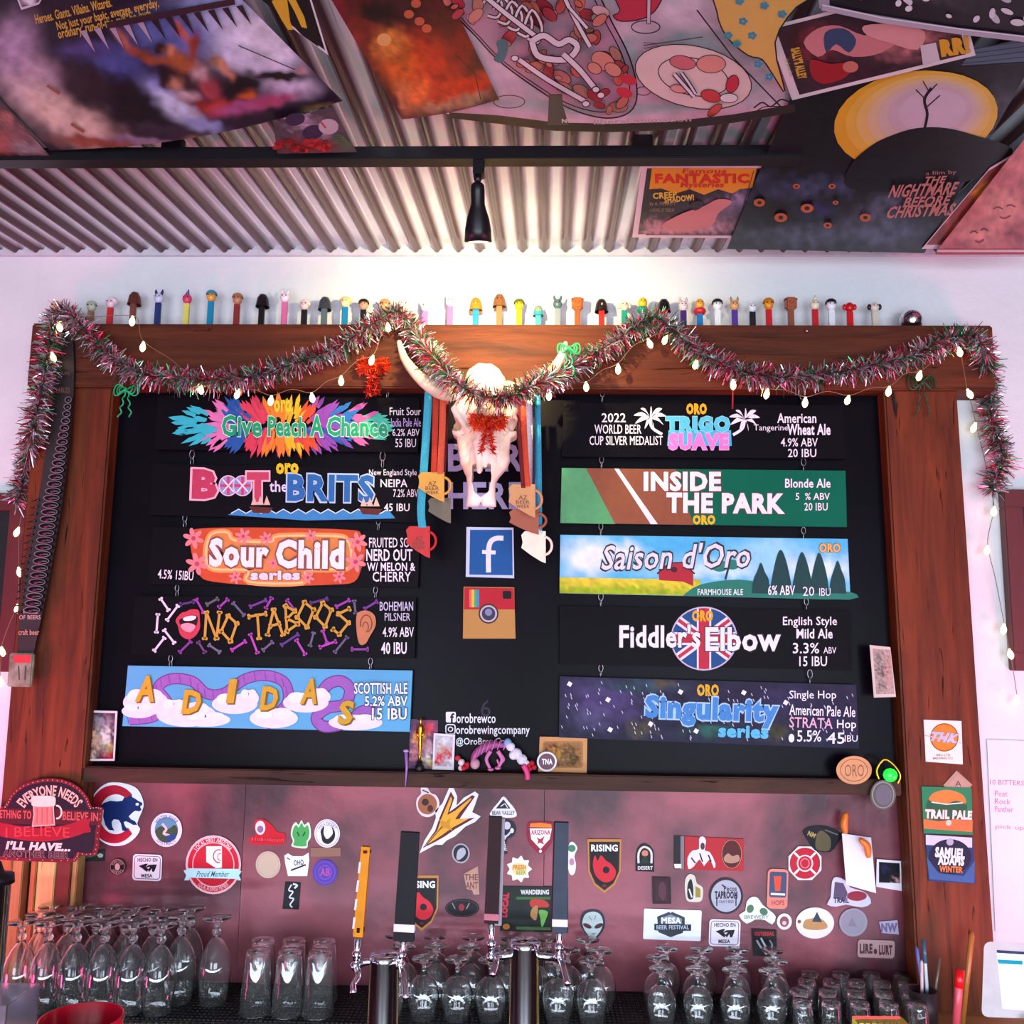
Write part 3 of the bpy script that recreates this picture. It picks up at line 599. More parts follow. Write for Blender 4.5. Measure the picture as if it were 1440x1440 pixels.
a.text('English Style', 1101, 867, 1177, 883, CH, bold=.01); a.text('Mild Ale', 1120, 884, 1171, 898, CH, bold=.02); a.text('3.3%', 1115, 904, 1152, 919, CH, bold=.01); a.text('ABV', 1158, 910, 1176, 919, CH); a.text('15 IBU', 1124, 923, 1163, 937, CH, bold=.01)
fin(a, b)
# --- right 5
b, a = sign('starry galaxy sign with blue rounded lettering, bottom of right column', [(787, 951), (1204, 963), (1208, 1053), (786, 1037)], '#2c2a44', [(845, 935, 952), (1139, 943, 962)])
a.grid([(787, 951.5), (1203.5, 963.5), (1207.5, 1052.5), (786.5, 1036.5)], 70, 16, blobs('#25233a', [(850, 985, 50, 30, 10, '#4c3c6c'), (830, 1010, 30, 15, 0, '#4a4468'), (1000, 1028, 40, 8, 0, '#2a5850'), (900, 1025, 20, 12, 0, '#4c4638'), (1110, 985, 40, 20, 0, '#2c2848'), (900, 965, 60, 10, 0, '#2c4450'), (935, 960, 15, 6, 0, '#5a4a30'), (1090, 1030, 20, 12, 0, '#40402c'), (1165, 1010, 40, 30, 0, '#242240')], .3, .05))
for i in range(150):
    x = R_.uniform(790, 1200); y = R_.uniform(957, 1034)+(x-790)*.03; a.line([(x-.8, y-2), (x+.8, y+2)], 1.1, '#c0bcd4', layer=(i % 20 == 0))
for x, y in ((801, 962), (855, 984), (957, 973), (1046, 974), (1105, 988), (915, 1018), (858, 1026), (979, 1028)): a.poly(rotp([(x-3, y-3), (x+3, y-3), (x+3, y+3), (x-3, y+3)], x, y, 30), '#e8e4f4')
a.text('Singularity', 907, 980, 1095, 1022, '#4484c4', bold=.05, outline='#a8c8ec', ow=.05, rot=2); a.text('series', 1010, 1020, 1081, 1038, '#5cb4e0', bold=.05, rot=2)
a.text('ORO', 980, 962, 1011, 979, '#d8a820', bold=.05)
a.text('Single Hop', 1110, 971, 1176, 986, CH, bold=.005); a.text('American Pale Ale', 1110, 992, 1203, 1007, CH, bold=.01, rot=2); a.text('STRATA', 1110, 1009, 1171, 1024, '#e0a8c4', bold=.01, rot=2); a.text('Hop', 1177, 1012, 1204, 1028, CH, bold=.01); a.text('5.5%', 1121, 1027, 1155, 1043, CH, bold=.01); a.text('45', 1163, 1030, 1188, 1046, CH, bold=.01); a.text('IBU', 1188, 1034, 1206, 1043, CH); a.ell(1113, 1038, 4, 6, CH)
fin(a, b)
for cx, y0 in ((239, 1024), (300, 1068), (520, 1030), (843, 1038), (1143, 1050)):
    pass
# centre social tiles
def tile(label, quad, col, th=.01, name='square_tile'):
    q = [W(x, y, DS-.01) for x, y in quad]; m = MB(); m.add(q+[v+Vector((0, th, 0)) for v in q], [(0, 1, 2, 3), (7, 6, 5, 4), (0, 4, 5, 1), (1, 5, 6, 2), (2, 6, 7, 3), (3, 7, 4, 0)], col)
    b = m.build(name, mat('sign_board', attr=True)); tag(b, label, 'sign'); return b, Art(lambda x, y, off: W(x, y, DS-.01+off))
b, a = tile('square blue tile with a white letter f on the centre of the chalkboard', [(656, 741), (722, 742), (723, 813), (655, 811)], '#c0d4e8')
a.poly([(661, 745), (720, 745), (721, 809), (660, 808)], '#1c5898')
a.line(smooth([(687, 805), (687, 775), (690, 762), (698, 757), (708, 757)], 5), 7, '#dce4f0'); a.line([(678, 776), (697, 777)], 5.5, '#dce4f0'); fin(a, b)
b, a = tile('square red and tan camera tile with rainbow stripes on the centre of the chalkboard', [(652, 825), (723, 826), (725, 898), (651, 898)], '#b88c50')
a.poly([(653, 826), (722.5, 827), (724, 857), (652.5, 857)], '#b02430')
for i, c in enumerate(('#e07058', '#d8c04c', '#50a868', '#4888b8')): a.poly([(660+i*3.4, 829), (663.6+i*3.4, 829), (663.6+i*3.4, 854), (660+i*3.4, 854)], c)
a.poly(rrect(707, 831, 719, 842, 2), '#1c1418'); a.ell(687, 863, 14, 14, '#3c302c'); a.ell(687, 863, 12, 12, '#b8b4b8'); a.ell(687, 863, 9.5, 9.5, '#3c3c54'); a.ell(687, 861, 5, 5, '#8488a8')
fin(a, b)
# ================= CANDY DISPENSERS ON THE BEAM =================
DP = .05
PZ = [ # px, topY, stem, head, extra, extra colour, words
(78, 424, '#a82830', '#e0a878', 'cap', '#d8b090', 'peach round head', 'red'), (96, 430, '#3c7a48', '#e08050', 'none', '', 'orange head', 'green'), (128, 424, '#a0785c', '#c8ccb4', 'cap', '#a8b89c', 'pale green head', 'tan'),
(155, 418, '#c8202c', '#e8c8d4', 'hair', '#f0e0ea', 'fluffy white hair', 'red'), (187, 411, '#7a4034', '#6a3428', 'hood', '#5a2c22', 'tall brown hood', 'brown'), (222, 411, '#22306a', '#c8d0e4', 'ears', '#22306a', 'white face and navy pointed ears', 'navy'),
(262, 412, '#e0d068', '#d04468', 'spike', '#5a4c90', 'pink head and small spike', 'pale yellow'), (296, 409, '#1484a8', '#e0a040', 'cap', '#2890b0', 'orange face under blue cap', 'teal'), (333, 413, '#8a2c28', '#b88060', 'cap', '#a87050', 'tan head', 'dark red'),
(368, 414, '#0e0e12', '#141218', 'hood', '#101014', 'flared black helmet', 'black'), (400, 410, '#d0689c', '#e8dcea', 'ears', '#e8dcea', 'white long ears', 'pink'), (428, 421, '#16141a', '#e0c8c0', 'hair', '#ecdcd8', 'small white head', 'black'),
(456, 418, '#56626a', '#3c444c', 'hood', '#343c44', 'dark grey hood', 'slate grey'), (485, 417, '#1478a8', '#e4d8a0', 'hair', '#e0c880', 'pale blond hair', 'blue'), (511, 421, '#141216', '#d09078', 'cap', '#18161a', 'rosy face under black cap', 'black'),
(541, 421, '#c87848', '#e0a070', 'cap', '#d88c58', 'peach wide head', 'orange'), (568, 420, '#c8c0b0', '#ece8e0', 'none', '', 'white head peeking over the tinsel', 'cream'), (598, 424, '#c070c0', '#ece8ec', 'ears', '#e8dce4', 'white head and small ears', 'lavender'),
(633, 416, '#d868a4', '#f0ecf0', 'ears', '#e8c8e4', 'white rabbit-like long ears', 'bright pink'), (669, 419, '#1c80c0', '#e8b070', 'hood', '#d87c28', 'long orange hair', 'sky blue'), (702, 414, '#9a6a44', '#8a5c3c', 'hood', '#7c5034', 'shaggy brown hood', 'tan brown'), (730, 421, '#d89c10', '#e0a820', 'cap', '#4c5c30', 'yellow head under olive cap', 'golden yellow'),
(757, 430, '#3c8ca0', '#c8945c', 'hood', '#3890a4', 'short blue hood, smallest of all', 'light blue'), (784, 419, '#7a848c', '#4c6470', 'ears', '#40545e', 'blue grey eared head', 'silver grey'), (812, 419, '#8a4c24', '#a05428', 'box', '#8a4820', 'boxy rust brown head', 'rust brown'), (846, 421, '#c02420', '#e0b090', 'hood', '#1c1418', 'face framed by black hair', 'red'),
(878, 422, '#1a8c80', '#d8c8b0', 'buns', '#d0b8b8', 'two white side curls', 'teal green'), (904, 417, '#0e80a0', '#e0b428', 'collar', '#128870', 'yellow head and green collar', 'blue'), (934, 421, '#a02028', '#141218', 'hood', '#101014', 'black helmet above the tinsel peak', 'red'),
(961, 422, '#42206a', '#e0ccd0', 'ears', '#c0b0b8', 'pale face and tiny ears', 'purple'), (984, 419, '#1470b0', '#e0a038', 'collar', '#c82830', 'orange head and red collar', 'blue'), (1009, 421, '#e4e4ea', '#eceaf0', 'cap', '#18161c', 'black tuft over white face', 'white'), (1033, 421, '#54308c', '#dca068', 'ears', '#c08858', 'orange eared head', 'violet'),
(1058, 425, '#121014', '#e4e4ea', 'none', '', 'plain white ball head', 'black'), (1081, 420, '#cc1820', '#e09420', 'cap', '#c87818', 'orange head', 'red'), (1112, 419, '#8a4c34', '#9a5434', 'box', '#70402c', 'boxy brown head', 'brown'), (1146, 420, '#c81c24', '#e4dcc0', 'spike', '#d8d4a0', 'cream head and blond point', 'red'), (1169, 421, '#e6e4ea', '#e8e6ec', 'cap', '#18161c', 'slanted black cap over white face', 'white'),
(1195, 424, '#cc141c', '#cc141c', 'buns', '#cc141c', 'wide plain red head', 'all red'), (1230, 424, '#cfc4b0', '#d8ccbc', 'buns', '#241c20', 'dark floppy ears', 'cream')]
for i, (px, ty, sc, hc, ex, ec, words, sw) in enumerate(PZ):
    x = W(px, 440, DP).x; zt2 = W(px, ty, DP).z; z0 = BEAMTOP; Hh = zt2-z0
    hr = min(.0145, Hh*.17); nk = zt2-hr*2.1
    t = thing('candy_dispenser', (x, -DP, z0), f'{sw} candy dispenser with {words} on top of the beam', 'candy dispenser', 'candy dispensers lined up on the beam')
    m = MB(); wdt = .0075; m.bbox((x-wdt, -DP-.005, z0), (x+wdt, -DP+.005, nk+.002), .0015, sc); m.box((x-wdt*1.25, -DP-.008, z0), (x+wdt*1.25, -DP+.008, z0+.003), sc); m.build('stem', PLASTIC, t)
    m = MB(); hcx = (x, -DP, zt2-hr*1.15)
    if ex == 'box': m.bbox((x-hr*1.0, -DP-hr*.8, zt2-hr*2.2), (x+hr*1.0, -DP+hr*.7, zt2), hr*.3, hc)
    else: m.ball(hcx, (hr*.85, hr*.8, hr*.98), hc)
    m.ball((x, -DP-hr*.85, zt2-hr*1.25), (hr*.16, hr*.2, hr*.16), hc, 1)
    hd = m.build('head', PLASTIC, t)
    m = MB()
    for sg in (-1, 1): m.ball((x+sg*hr*.32, -DP-hr*.78, zt2-hr*.95), hr*.12, '#141014', 1)
    m.build('eyes', PLASTIC, hd)['kind'] = 'stuff'
    if ex == 'none': continue
    if ex in ('ears', 'buns'):
        for sg in (-1, 1):
            m = MB()
            if ex == 'ears': m.tube([(x+sg*hr*.4, -DP, zt2-hr*.5), (x+sg*hr*.6, -DP, zt2+hr*.1), (x+sg*hr*.62, -DP, zt2+hr*.55)], [hr*.28, hr*.24, hr*.05], ec)
            else: m.ball((x+sg*hr*.95, -DP, zt2-hr*1.1), (hr*.4, hr*.4, hr*.6), ec)
            m.build('ear', PLASTIC, hd)
    else:
        m = MB()
        if ex == 'cap': m.lathe([(hr*1.0, -hr*.75), (hr*.95, -hr*.35), (hr*.6, 0), (0, hr*.12)], (x, -DP+.001, zt2), n=14, col=ec)
        if ex == 'hair': m.ball((x, -DP+.003, zt2-hr*.75), (hr*1.1, hr*.8, hr*.85), ec)
        if ex == 'hood': m.lathe([(hr*1.25, -hr*2.3), (hr*1.12, -hr*1.5), (hr*1.0, -hr*.7), (hr*.6, 0), (0, hr*.15)], (x, -DP+.004, zt2), n=14, col=ec)
        if ex == 'spike': m.tube([(x, -DP, zt2-hr*.3), (x+hr*.2, -DP, zt2+hr*.7)], [hr*.4, hr*.05], ec)
        if ex == 'collar': m.lathe([(0, -hr*2.0), (hr*1.0, -hr*2.1), (hr*1.15, -hr*2.5), (hr*.9, -hr*3.0), (0, -hr*3.1)], (x, -DP, zt2), n=14, col=ec)
        if ex == 'box': m.box((x-hr*1.1, -DP-hr*.5, zt2-hr*.5), (x+hr*1.1, -DP+hr*.5, zt2-hr*.2), ec)
        m.build({'cap': 'cap', 'hair': 'hair', 'hood': 'hood', 'spike': 'point', 'collar': 'collar', 'box': 'brow'}[ex], PLASTIC, hd)
q = W(1281, 446, .05); m = MB(); m.ball((q.x, -.05, BEAMTOP+.029), .029, '#c8c8d0', 3); tag(m.build('mirror_ball', CHROME), 'silver mirrored ball ornament at right end of the beam top', 'ornament')
q = W(1134, 466, .10); m = MB(); m.ball((q.x, -.103, q.z), .006, '#c8c8d0', 2); tag(m.build('silver_screw', STEEL), 'small silver screw head high on the right of the beam', 'screw')
# ================= TINSEL GARLAND =================
path = [(22, 706), (30, 690), (36, 660), (46, 605), (58, 550), (68, 495), (76, 452), (92, 436), (118, 462), (150, 496), (190, 522), (240, 531), (300, 534), (360, 528), (410, 513), (450, 498), (492, 478), (530, 452), (560, 438), (585, 470), (612, 505), (642, 538), (680, 558), (720, 555), (765, 535), (810, 512), (850, 490), (890, 462), (920, 446), (945, 462), (990, 498), (1040, 522), (1100, 530), (1160, 526), (1220, 515), (1280, 500), (1330, 478), (1365, 472), (1384, 490), (1390, 540), (1394, 590), (1408, 632), (1412, 650), (1400, 672), (1396, 692)]
gd = lambda px, py: .125 if 640 > px or px > 730 else .135
C3 = smooth([tuple(W(x, y, .345 if 640 < x < 725 else (.31 if 600 < x < 790 else (.15 if 45 < x < 1388 else .05)))) for x, y in path], 8)
C3 = [Vector(p) for p in C3]
g = thing('tinsel_garland', C3[0], 'red, green and silver tinsel garland swagged along the beam and down both sides', 'garland')
m = MB(); m.tube(C3, .0025, '#3a3038', n=5); m.build('garland_core', BLACKM, g)
rr = random.Random(11)
def strands(curve, per_m, ln, wd, palette, mbd, seg=1):
    for i in range(len(curve)-1):
        p, q = curve[i], curve[i+1]; L = (q-p).length; t = (q-p).normalized()
        for k in range(max(1, int(per_m*L*(.8+.4*rr.random())))):
            c = p.lerp(q, rr.random()); dr = Vector((rr.gauss(0, 1), rr.gauss(0, 1), rr.gauss(0, 1))); dr = (dr-t*dr.dot(t)*.6).normalized()
            l = ln*rr.uniform(.55, 1.1); s = dr.cross(Vector((rr.gauss(0, 1), rr.gauss(0, 1), rr.gauss(0, 1)))).normalized()*wd
            bend = Vector((rr.uniform(-.2, .2), rr.uniform(-.2, .2), rr.uniform(-.35, .05)))*l
            a1 = c+dr*l*.5+bend*.3; a2 = c+dr*l+bend
            if min(a1.y, a2.y) > -.004: continue
            a2.y = min(a2.y, -.004); a1.y = min(a1.y, -.004)
            mbd.add([c-s, c+s, a1+s, a1-s, a2+s*.6, a2-s*.6], [(0, 1, 2, 3), (3, 2, 4, 5)], rr.choice(palette))
m = MB(); strands(C3, 4600, .037, .0014, ['#d8264a', '#c01c3c', '#e8e4ec', '#d8d4e0', '#c8c0cc', '#1f8a48', '#2aa060', '#e890b0', '#b83050', '#8c8490', '#105c34', '#f4f0f4'], m)
m.build('tinsel_strands', TINSEL, g)['kind'] = 'stuff'
m = MB(); ends = [C3[1]+Vector((rr.uniform(-.03, .03), rr.uniform(-.02, .01), rr.uniform(-.03, .02))) for _ in range(6)]
# ================= STRING LIGHTS =================
BULB = [(0, 957), (2, 915), (25, 855), (26, 803), (27, 747), (52, 647), (73, 501), (82, 459), (187, 450), (202, 486), (282, 546), (337, 553), (382, 562), (438, 558), (480, 534), (525, 505), (545, 460)]
BULB2 = [(772, 554), (824, 543), (869, 517), (911, 482), (938, 476), (980, 512), (1031, 539), (1080, 552), (1133, 564), (1194, 562), (1251, 549), (1295, 527), (1348, 494), (1360, 553), (1372, 600), (1398, 718), (1389, 773), (1412, 883), (1419, 918), (1430, 983)]
BGLOW = mat('fairy_light_bulb', '#fff4d0', rough=.3, emis='#ffe49a', estr=2.6, var=0)
WIRE = mat('clear_wire', '#8a6a50', rough=.4)
for lst, lab in ((BULB, 'string of warm white fairy lights along the left half of the beam and left wall'), (BULB2, 'string of warm white fairy lights along the right half of the beam and right wall')):
    dfn = lambda px, py: .150 if (45 < px < 1385 and py < 600) else .03
    if lst is BULB: pass
    P = [W(px, py-6, dfn(px, py)) for px, py in lst]
    sl = thing('fairy_lights', P[0], lab, 'string lights')
    wp = []
    for i, p in enumerate(P):
        wp.append(tuple(p))
        if i < len(P)-1: mid = p.lerp(P[i+1], .5); wp.append(tuple(mid+Vector((0, .0, .006 if i % 2 else .012))))
    m = MB(); m.tube([Vector(p) for p in smooth(wp, 4)], .0009, n=5); m.build('wire', WIRE, sl)
    first = None
    for (px, py), p in zip(lst, P):
        dr = Vector((rr.uniform(-.4, .4), rr.uniform(-.3, .2), -1)).normalized()
        if first is None:
            m = MB(); m.lathe([(0, 0), (.0028, -.001), (.003, -.004), (.0055, -.009), (.0072, -.015), (.0062, -.021), (.003, -.0255), (0, -.027)], p, n=12); first = m.build('bulb', BGLOW, sl, origin=p)
            o = first
        else: o = first.copy(); COL.objects.link(o); o.location = p-WL[sl.name]
        o.rotation_euler = (-dr).to_track_quat('Z', 'Y').to_euler()
m = MB(); m.tube([W(1031, 535, .13), W(1030, 575, .12)], .0022, '#a01820', n=6); m.build('red_cord', PLASTIC, g)
# ================= BOWS =================
def bow(px, py, wpx, hpx, d, col, label, mname, rough=.4, tails=True, fuzzy=False):
    c = W(px, py, d); s = (c.y-CAM.y)/F; w_ = wpx*s/2; h_ = hpx*s
    t = thing('ribbon_bow', c, label, 'bow'); M_ = mat(mname, col, rough=rough, var=.3, scale=90) if not fuzzy else mat('red_fuzz', attr=True, rough=.4, metal=.3)
    for sg in (-1, 1):
        m = MB()
        for k, kk in enumerate((1.0, .72, .5)):
            pts = []
            for i in range(14):
                th = 2*math.pi*i/14; r = .5*w_*kk
                pts.append(c+Vector((sg*(w_*.5*kk+r*math.cos(th)*.95), -.002*k+.006*math.sin(th), h_*.30*kk*math.sin(th)*(.6+.4*math.cos(th))+h_*.04)))
            m.tube(pts, .0021, col, n=6, closed=True)
            if fuzzy: strands([p for p in pts]+[pts[0]], 3200, .013, .0011, ['#e03c18', '#e8602c', '#c01c10'], m)
        o = m.build('bow_loop', M_, t)
        if fuzzy: o['kind'] = 'stuff'
        if tails:
            m = MB(); pts = []
            for i in range(22): f = i/21; pts.append(c+Vector((sg*(w_*.10+w_*(.22 if fuzzy else .35)*f)+(.02 if fuzzy else .1)*w_*math.sin(f*18)*f**.3, -.003*math.cos(f*18), -h_*.85*f)))
            m.tube(pts, .0019, col, n=6)
            if fuzzy: strands(pts, 2600, .012, .0011, ['#d02c14', '#d83c1c', '#b01410'], m)
            o = m.build('bow_tail', M_, t)
            if fuzzy: o['kind'] = 'stuff'
    m = MB(); m.ball(c+Vector((0, -.004, .002)), (.006, .005, .007), col); m.build('knot', M_, t)
bow(178, 550, 38, 46, .108, '#20b070', 'bright green wire bow at the top left corner of the board', 'green_wire')
bow(1296, 540, 40, 56, .108, '#2c4a30', 'dark green wire bow on top of the right post', 'dark_green_wire')
bow(800, 492, 34, 44, .26, '#129858', 'bright green wire bow on the right horn of the skull', 'green_wire')
bow(525, 516, 42, 48, .125, '#c01810', 'fuzzy red tinsel bow on the beam left of the skull', 'red_tinsel', fuzzy=True)
bow(686, 594, 50, 52, .325, '#d02814', 'fuzzy red tinsel bow on the forehead of the cow skull', 'red_tinsel', fuzzy=True)
# ================= COW SKULL (signed distance surface) =================
def surf_nets(f, lo, hi, n):
    X = [np.linspace(lo[i], hi[i], n[i]) for i in range(3)]
    G = np.meshgrid(*X, indexing='ij'); V = f(*G); ins = V < 0
    st = [(hi[i]-lo[i])/(n[i]-1) for i in range(3)]
    nx, ny, nz_ = n; acc = np.zeros((nx-1, ny-1, nz_-1, 3)); cnt = np.zeros((nx-1, ny-1, nz_-1))
    cor = [(i, j, k) for i in (0, 1) for j in (0, 1) for k in (0, 1)]
    sl = lambda A, c: A[c[0]:nx-1+c[0], c[1]:ny-1+c[1], c[2]:nz_-1+c[2]]
    for a_ in range(8):
        for b_ in range(a_+1, 8):
            ca, cb = cor[a_], cor[b_]
            if sum(abs(ca[i]-cb[i]) for i in range(3)) != 1: continue
            va, vb = sl(V, ca), sl(V, cb); m_ = (va < 0) != (vb < 0); t = np.where(m_, va/(va-vb+1e-12), 0)
            for i in range(3): acc[..., i] += m_*(ca[i]+t*(cb[i]-ca[i]))
            cnt += m_
    act = cnt > 0; idx = -np.ones(act.shape, int); idx[act] = np.arange(act.sum())
    I = np.argwhere(act); P = acc[act]/cnt[act][:, None]+I
    P = np.stack([lo[i]+P[:, i]*st[i] for i in range(3)], 1)
    F_ = []
    for ax in range(3):
        o1, o2 = [(1, 2), (2, 0), (0, 1)][ax]
        A = [slice(None)]*3; B = [slice(None)]*3; A[ax] = slice(0, -1); B[ax] = slice(1, None)
        ch = ins[tuple(A)] != ins[tuple(B)]; E_ = np.argwhere(ch)
        for e in E_:
            if e[o1] == 0 or e[o2] == 0 or e[o1] >= n[o1]-1 or e[o2] >= n[o2]-1: continue
            q = []
            for d1, d2 in ((-1, -1), (0, -1), (0, 0), (-1, 0)):
                c = list(e); c[o1] += d1; c[o2] += d2; q.append(idx[tuple(c)])
            if min(q) < 0: continue
            F_.append(q if ins[tuple(e)] else q[::-1])
    return P, F_
def sub(a, b): return np.maximum(a, -b)
def smin(a, b, k): h = np.clip(.5+.5*(b-a)/k, 0, 1); return b*(1-h)+a*h-k*h*(1-h)
def ell_(X, Y_, Z, c, r):
    q = np.sqrt(((X-c[0])/r[0])**2+((Y_-c[1])/r[1])**2+((Z-c[2])/r[2])**2); return (q-1)*min(r)
def cap_(X, Y_, Z, a, b, ra, rb, fl=1.0):
    a = np.array(a, float); b = np.array(b, float); d = b-a; L2 = (d**2).sum()
    h = np.clip(((X-a[0])*d[0]+(Y_-a[1])*d[1]+(Z-a[2])*d[2])/L2, 0, 1)
    return np.sqrt((X-a[0]-h*d[0])**2+((Y_-a[1]-h*d[1])/fl)**2+(Z-a[2]-h*d[2])**2)-(ra+(rb-ra)*h)
SIL = [(-34, -50), (-30, -66), (-23, -82), (-10, -90), (7, -90), (20, -83), (30, -68), (34, -50), (37, -36), (45, -20), (48, -10), (43, -2), (41, 4), (47, 9), (46, 15), (37, 19), (36, 28), (37, 50), (33, 63), (22, 75), (18, 84), (17, 98), (19, 119), (-1, 119), (-3, 109), (-5, 119), (-24, 119), (-22, 96), (-24, 78), (-33, 57), (-36, 30), (-38, 18), (-46, 12), (-47, -4), (-43, -9), (-48, -24), (-40, -38)]
NOSE = [(-15, 60), (11, 60), (12, 84), (8, 98), (-3, 106), (-11, 100), (-16, 84)]
def poly2(X, Z, P):
    d = np.full(X.shape, 1e9); s = np.ones(X.shape)
    for i in range(len(P)):
        ax, ay = P[i]; bx, by = P[i-1]; ex, ey = bx-ax, by-ay; wx, wy = X-ax, Z-ay
        t = np.clip((wx*ex+wy*ey)/(ex*ex+ey*ey), 0, 1); d = np.minimum(d, (wx-ex*t)**2+(wy-ey*t)**2)
        c1, c2, c3 = Z >= ay, Z < by, ex*wy > ey*wx
        s = np.where((c1 & c2 & c3) | (~c1 & ~c2 & ~c3), -s, s)
    return s*np.sqrt(d)
def smax(a, b, k): return -smin(-a, -b, k)
def skull(X, Y_, Z):   # X right, Y toward the viewer, Z down the photo (all in photo pixels at the skull)
    x2, z2 = X[:, :1, :], Z[:, :1, :]
    d2 = poly2(x2, z2, SIL); h2 = poly2(x2, z2, NOSE)
    front = 6+14*np.exp(-(x2/24)**2)*np.clip((z2+70)/60, .3, 1)*np.clip((118-z2)/40, .25, 1)+7*np.exp(-((x2)/13)**2)*(z2 > -20)*np.clip((72-z2)/30, 0, 1)+10*np.exp(-((z2+70)/20)**2)*np.exp(-(x2/30)**2)
    back = np.where(z2 < 20, 34., np.clip(34-(z2-20)*.35, 10, 34))
    f = smax(d2+0*Y_, Y_-front, 9); f = smax(f, -back-Y_, 8)
    for s in (-1, 1):
        f = sub(f, ell_(X, Y_, Z-.0*X, (s*40, 2, 0), (9, 30, 9.5)))                   # orbit
        f = sub(f, cap_(X, Y_, Z, (s*47, 10, -8), (s*30, 12, 14), 4, 3, 2.0))          # groove under the brow plate
        f = smin(f, cap_(X, Y_, Z, (s*44, 3, -22), (s*24, 13, 8), 4, 3.5), 4)          # brow edge
        f = smin(f, cap_(X, Y_, Z, (s*33, 0, 22), (s*26, 4, 56), 4.5, 4), 6)           # cheek ridge
        f = sub(f, cap_(X, Y_, Z, (s*19, 18, 32), (s*22, 14, 58), 2.5, 2, 1.5))        # nasal suture
    f = np.maximum(f, -(h2+0*Y_))
    f = smin(f, cap_(X, Y_, Z, (-5, 16, 30), (-4.5, 22, 72), 10, 3.5), 2)                 # nasal tips
    f = smin(f, cap_(X, Y_, Z, (5, 16, 30), (4, 21, 64), 8, 2.5), 1.5)
    return f+.5*np.sin(X*.31+Z*.13)*np.sin(Z*.27)
SD = .26; sc_ = (-SD-CAM.y)/F; sc0 = W(681, 598, SD)
P, Fq = surf_nets(skull, (-58, -50, -104), (58, 44, 124), (104, 76, 196))
vs = [sc0+Vector((p[0]*sc_, -p[1]*sc_, -p[2]*sc_)) for p in P]
BONE = mat('weathered_bone', '#f6ecdc', rough=.5, var=.2, scale=14, bump=.25, bscale=90, c2='#dcc09c')
m = MB(); m.add(vs, Fq, '#e8dcc8', True)
sk = m.build('cow_skull', BONE, origin=W(681, 598, SD)); tag(sk, 'bleached horned cow skull hung in the middle of the beam', 'skull')
for sg, pts in ((-1, [(652, 548), (625, 552), (603, 541), (584, 524), (569, 504), (561, 480)]), (1, [(712, 548), (738, 552), (760, 541), (777, 522), (789, 502), (796, 482)])):
    c = [Vector(p) for p in smooth([tuple(W(x, y, SD-.02+.03*math.sin(i*.6))) for i, (x, y) in enumerate(pts)], 5)]
    n_ = len(c); m = MB(); m.tube(c, [(.0185*(1-i/n_)**.75+.0035) for i in range(n_)], n=14); m.build('horn', mat('pale_horn', '#ecd8b8', rough=.4, var=.3, scale=15), sk)
# ================= HANGING MEDALS ON RIBBONS =================
MUG = [(-.5, -.38), (-.36, -.5), (.5, -.5), (.5, .5), (.30, .44), (-.1, .25), (-.5, .02), (-.44, -.15)]
def medal(label, ribs, mug, mcol, d, text=True, gname=None, handle=True):
    x0, y0, x1, y1 = mug; c = W((x0+x1)/2, (y0+y1)/2, d)
    t = thing('beer_medal', c, label, 'medal')
    a = Art(wall_pf(d)); hw = (x1-x0)*.8 if handle else (x1-x0); cx = x0+hw/2; cy = (y0+y1)/2
    pts = [(cx+u*hw, cy+v*(y1-y0)) for u, v in MUG]; a.slab(pts, .005, mcol)
    if text:
        a.text('AZ', cx-hw*.12, cy-8, cx+hw*.2, cy-2, '#5a3020', bold=.01); a.text('BEER', cx-hw*.22, cy-1, cx+hw*.3, cy+4, '#5a3020', bold=.01); a.text('WEEK', cx-hw*.22, cy+5, cx+hw*.3, cy+10, '#5a3020', bold=.01)
    a.build('mug_plate', mat('painted_wood', attr=True, rough=.5, var=.15), t)
    if handle:
        m = MB(); hp = [W(x0+hw-2+(x1-x0-hw+2)*math.sin(th)*1.0, cy-(y1-y0)*.28*math.cos(th)-2, d-.0025) for th in [math.pi*i/10 for i in range(11)]]
        m.tube(hp, .0032, mcol, n=8); m.build('mug_handle', mat('painted_wood'), t)
    for rp, wpx, rc in ribs:
        m = MB(); pp = smooth([(x, y) for x, y in rp], 4); vs = []; fs = []
        for i, (x, y) in enumerate(pp):
            dd = d+.004+.004*math.sin(i*.5)
            for e in (-.5, -.17, .17, .5): vs.append(W(x+e*wpx, y, dd+(.003 if abs(e) < .4 else 0)))
        for i in range(len(pp)-1):
            for k in range(3): fs.append((i*4+k, i*4+k+1, i*4+k+5, i*4+k+4))
        nn_ = len(vs); vs += [v+Vector((0, .0015, 0)) for v in vs]; fs += [tuple(q_+nn_ for q_ in f[::-1]) for f in fs]
        m.add(vs, fs, rc, True); m.build('ribbon', CLOTH, t)
medal('red mug-shaped medal on a turquoise ribbon, lowest of the left bunch', [([(603, 548), (600, 600), (596, 660), (592, 715), (594, 742)], 11, '#3cb0c8')], (571, 740, 613, 785), '#c01c18', .19)
medal('golden tan mug-shaped medal on orange-red ribbons at left of the skull', [([(613, 548), (612, 600), (610, 664)], 8, '#b83420'), ([(623, 548), (622, 600), (619, 666)], 9, '#d05838')], (588, 664, 634, 706), '#d09c38', .215)
medal('greenish grey medal behind the golden mug at left of the skull', [([(629, 560), (626, 640), (620, 702)], 5, '#6a1420')], (602, 700, 634, 736), '#6a6450', .175, text=False, handle=False)
medal('pale tan mug-shaped medal on red and dark ribbons at right of the skull', [([(728, 550), (731, 620), (736, 686)], 6, '#6a1018'), ([(735, 550), (738, 620), (742, 684)], 8, '#c84428')], (715, 681, 762, 728), '#c8925c', .235)
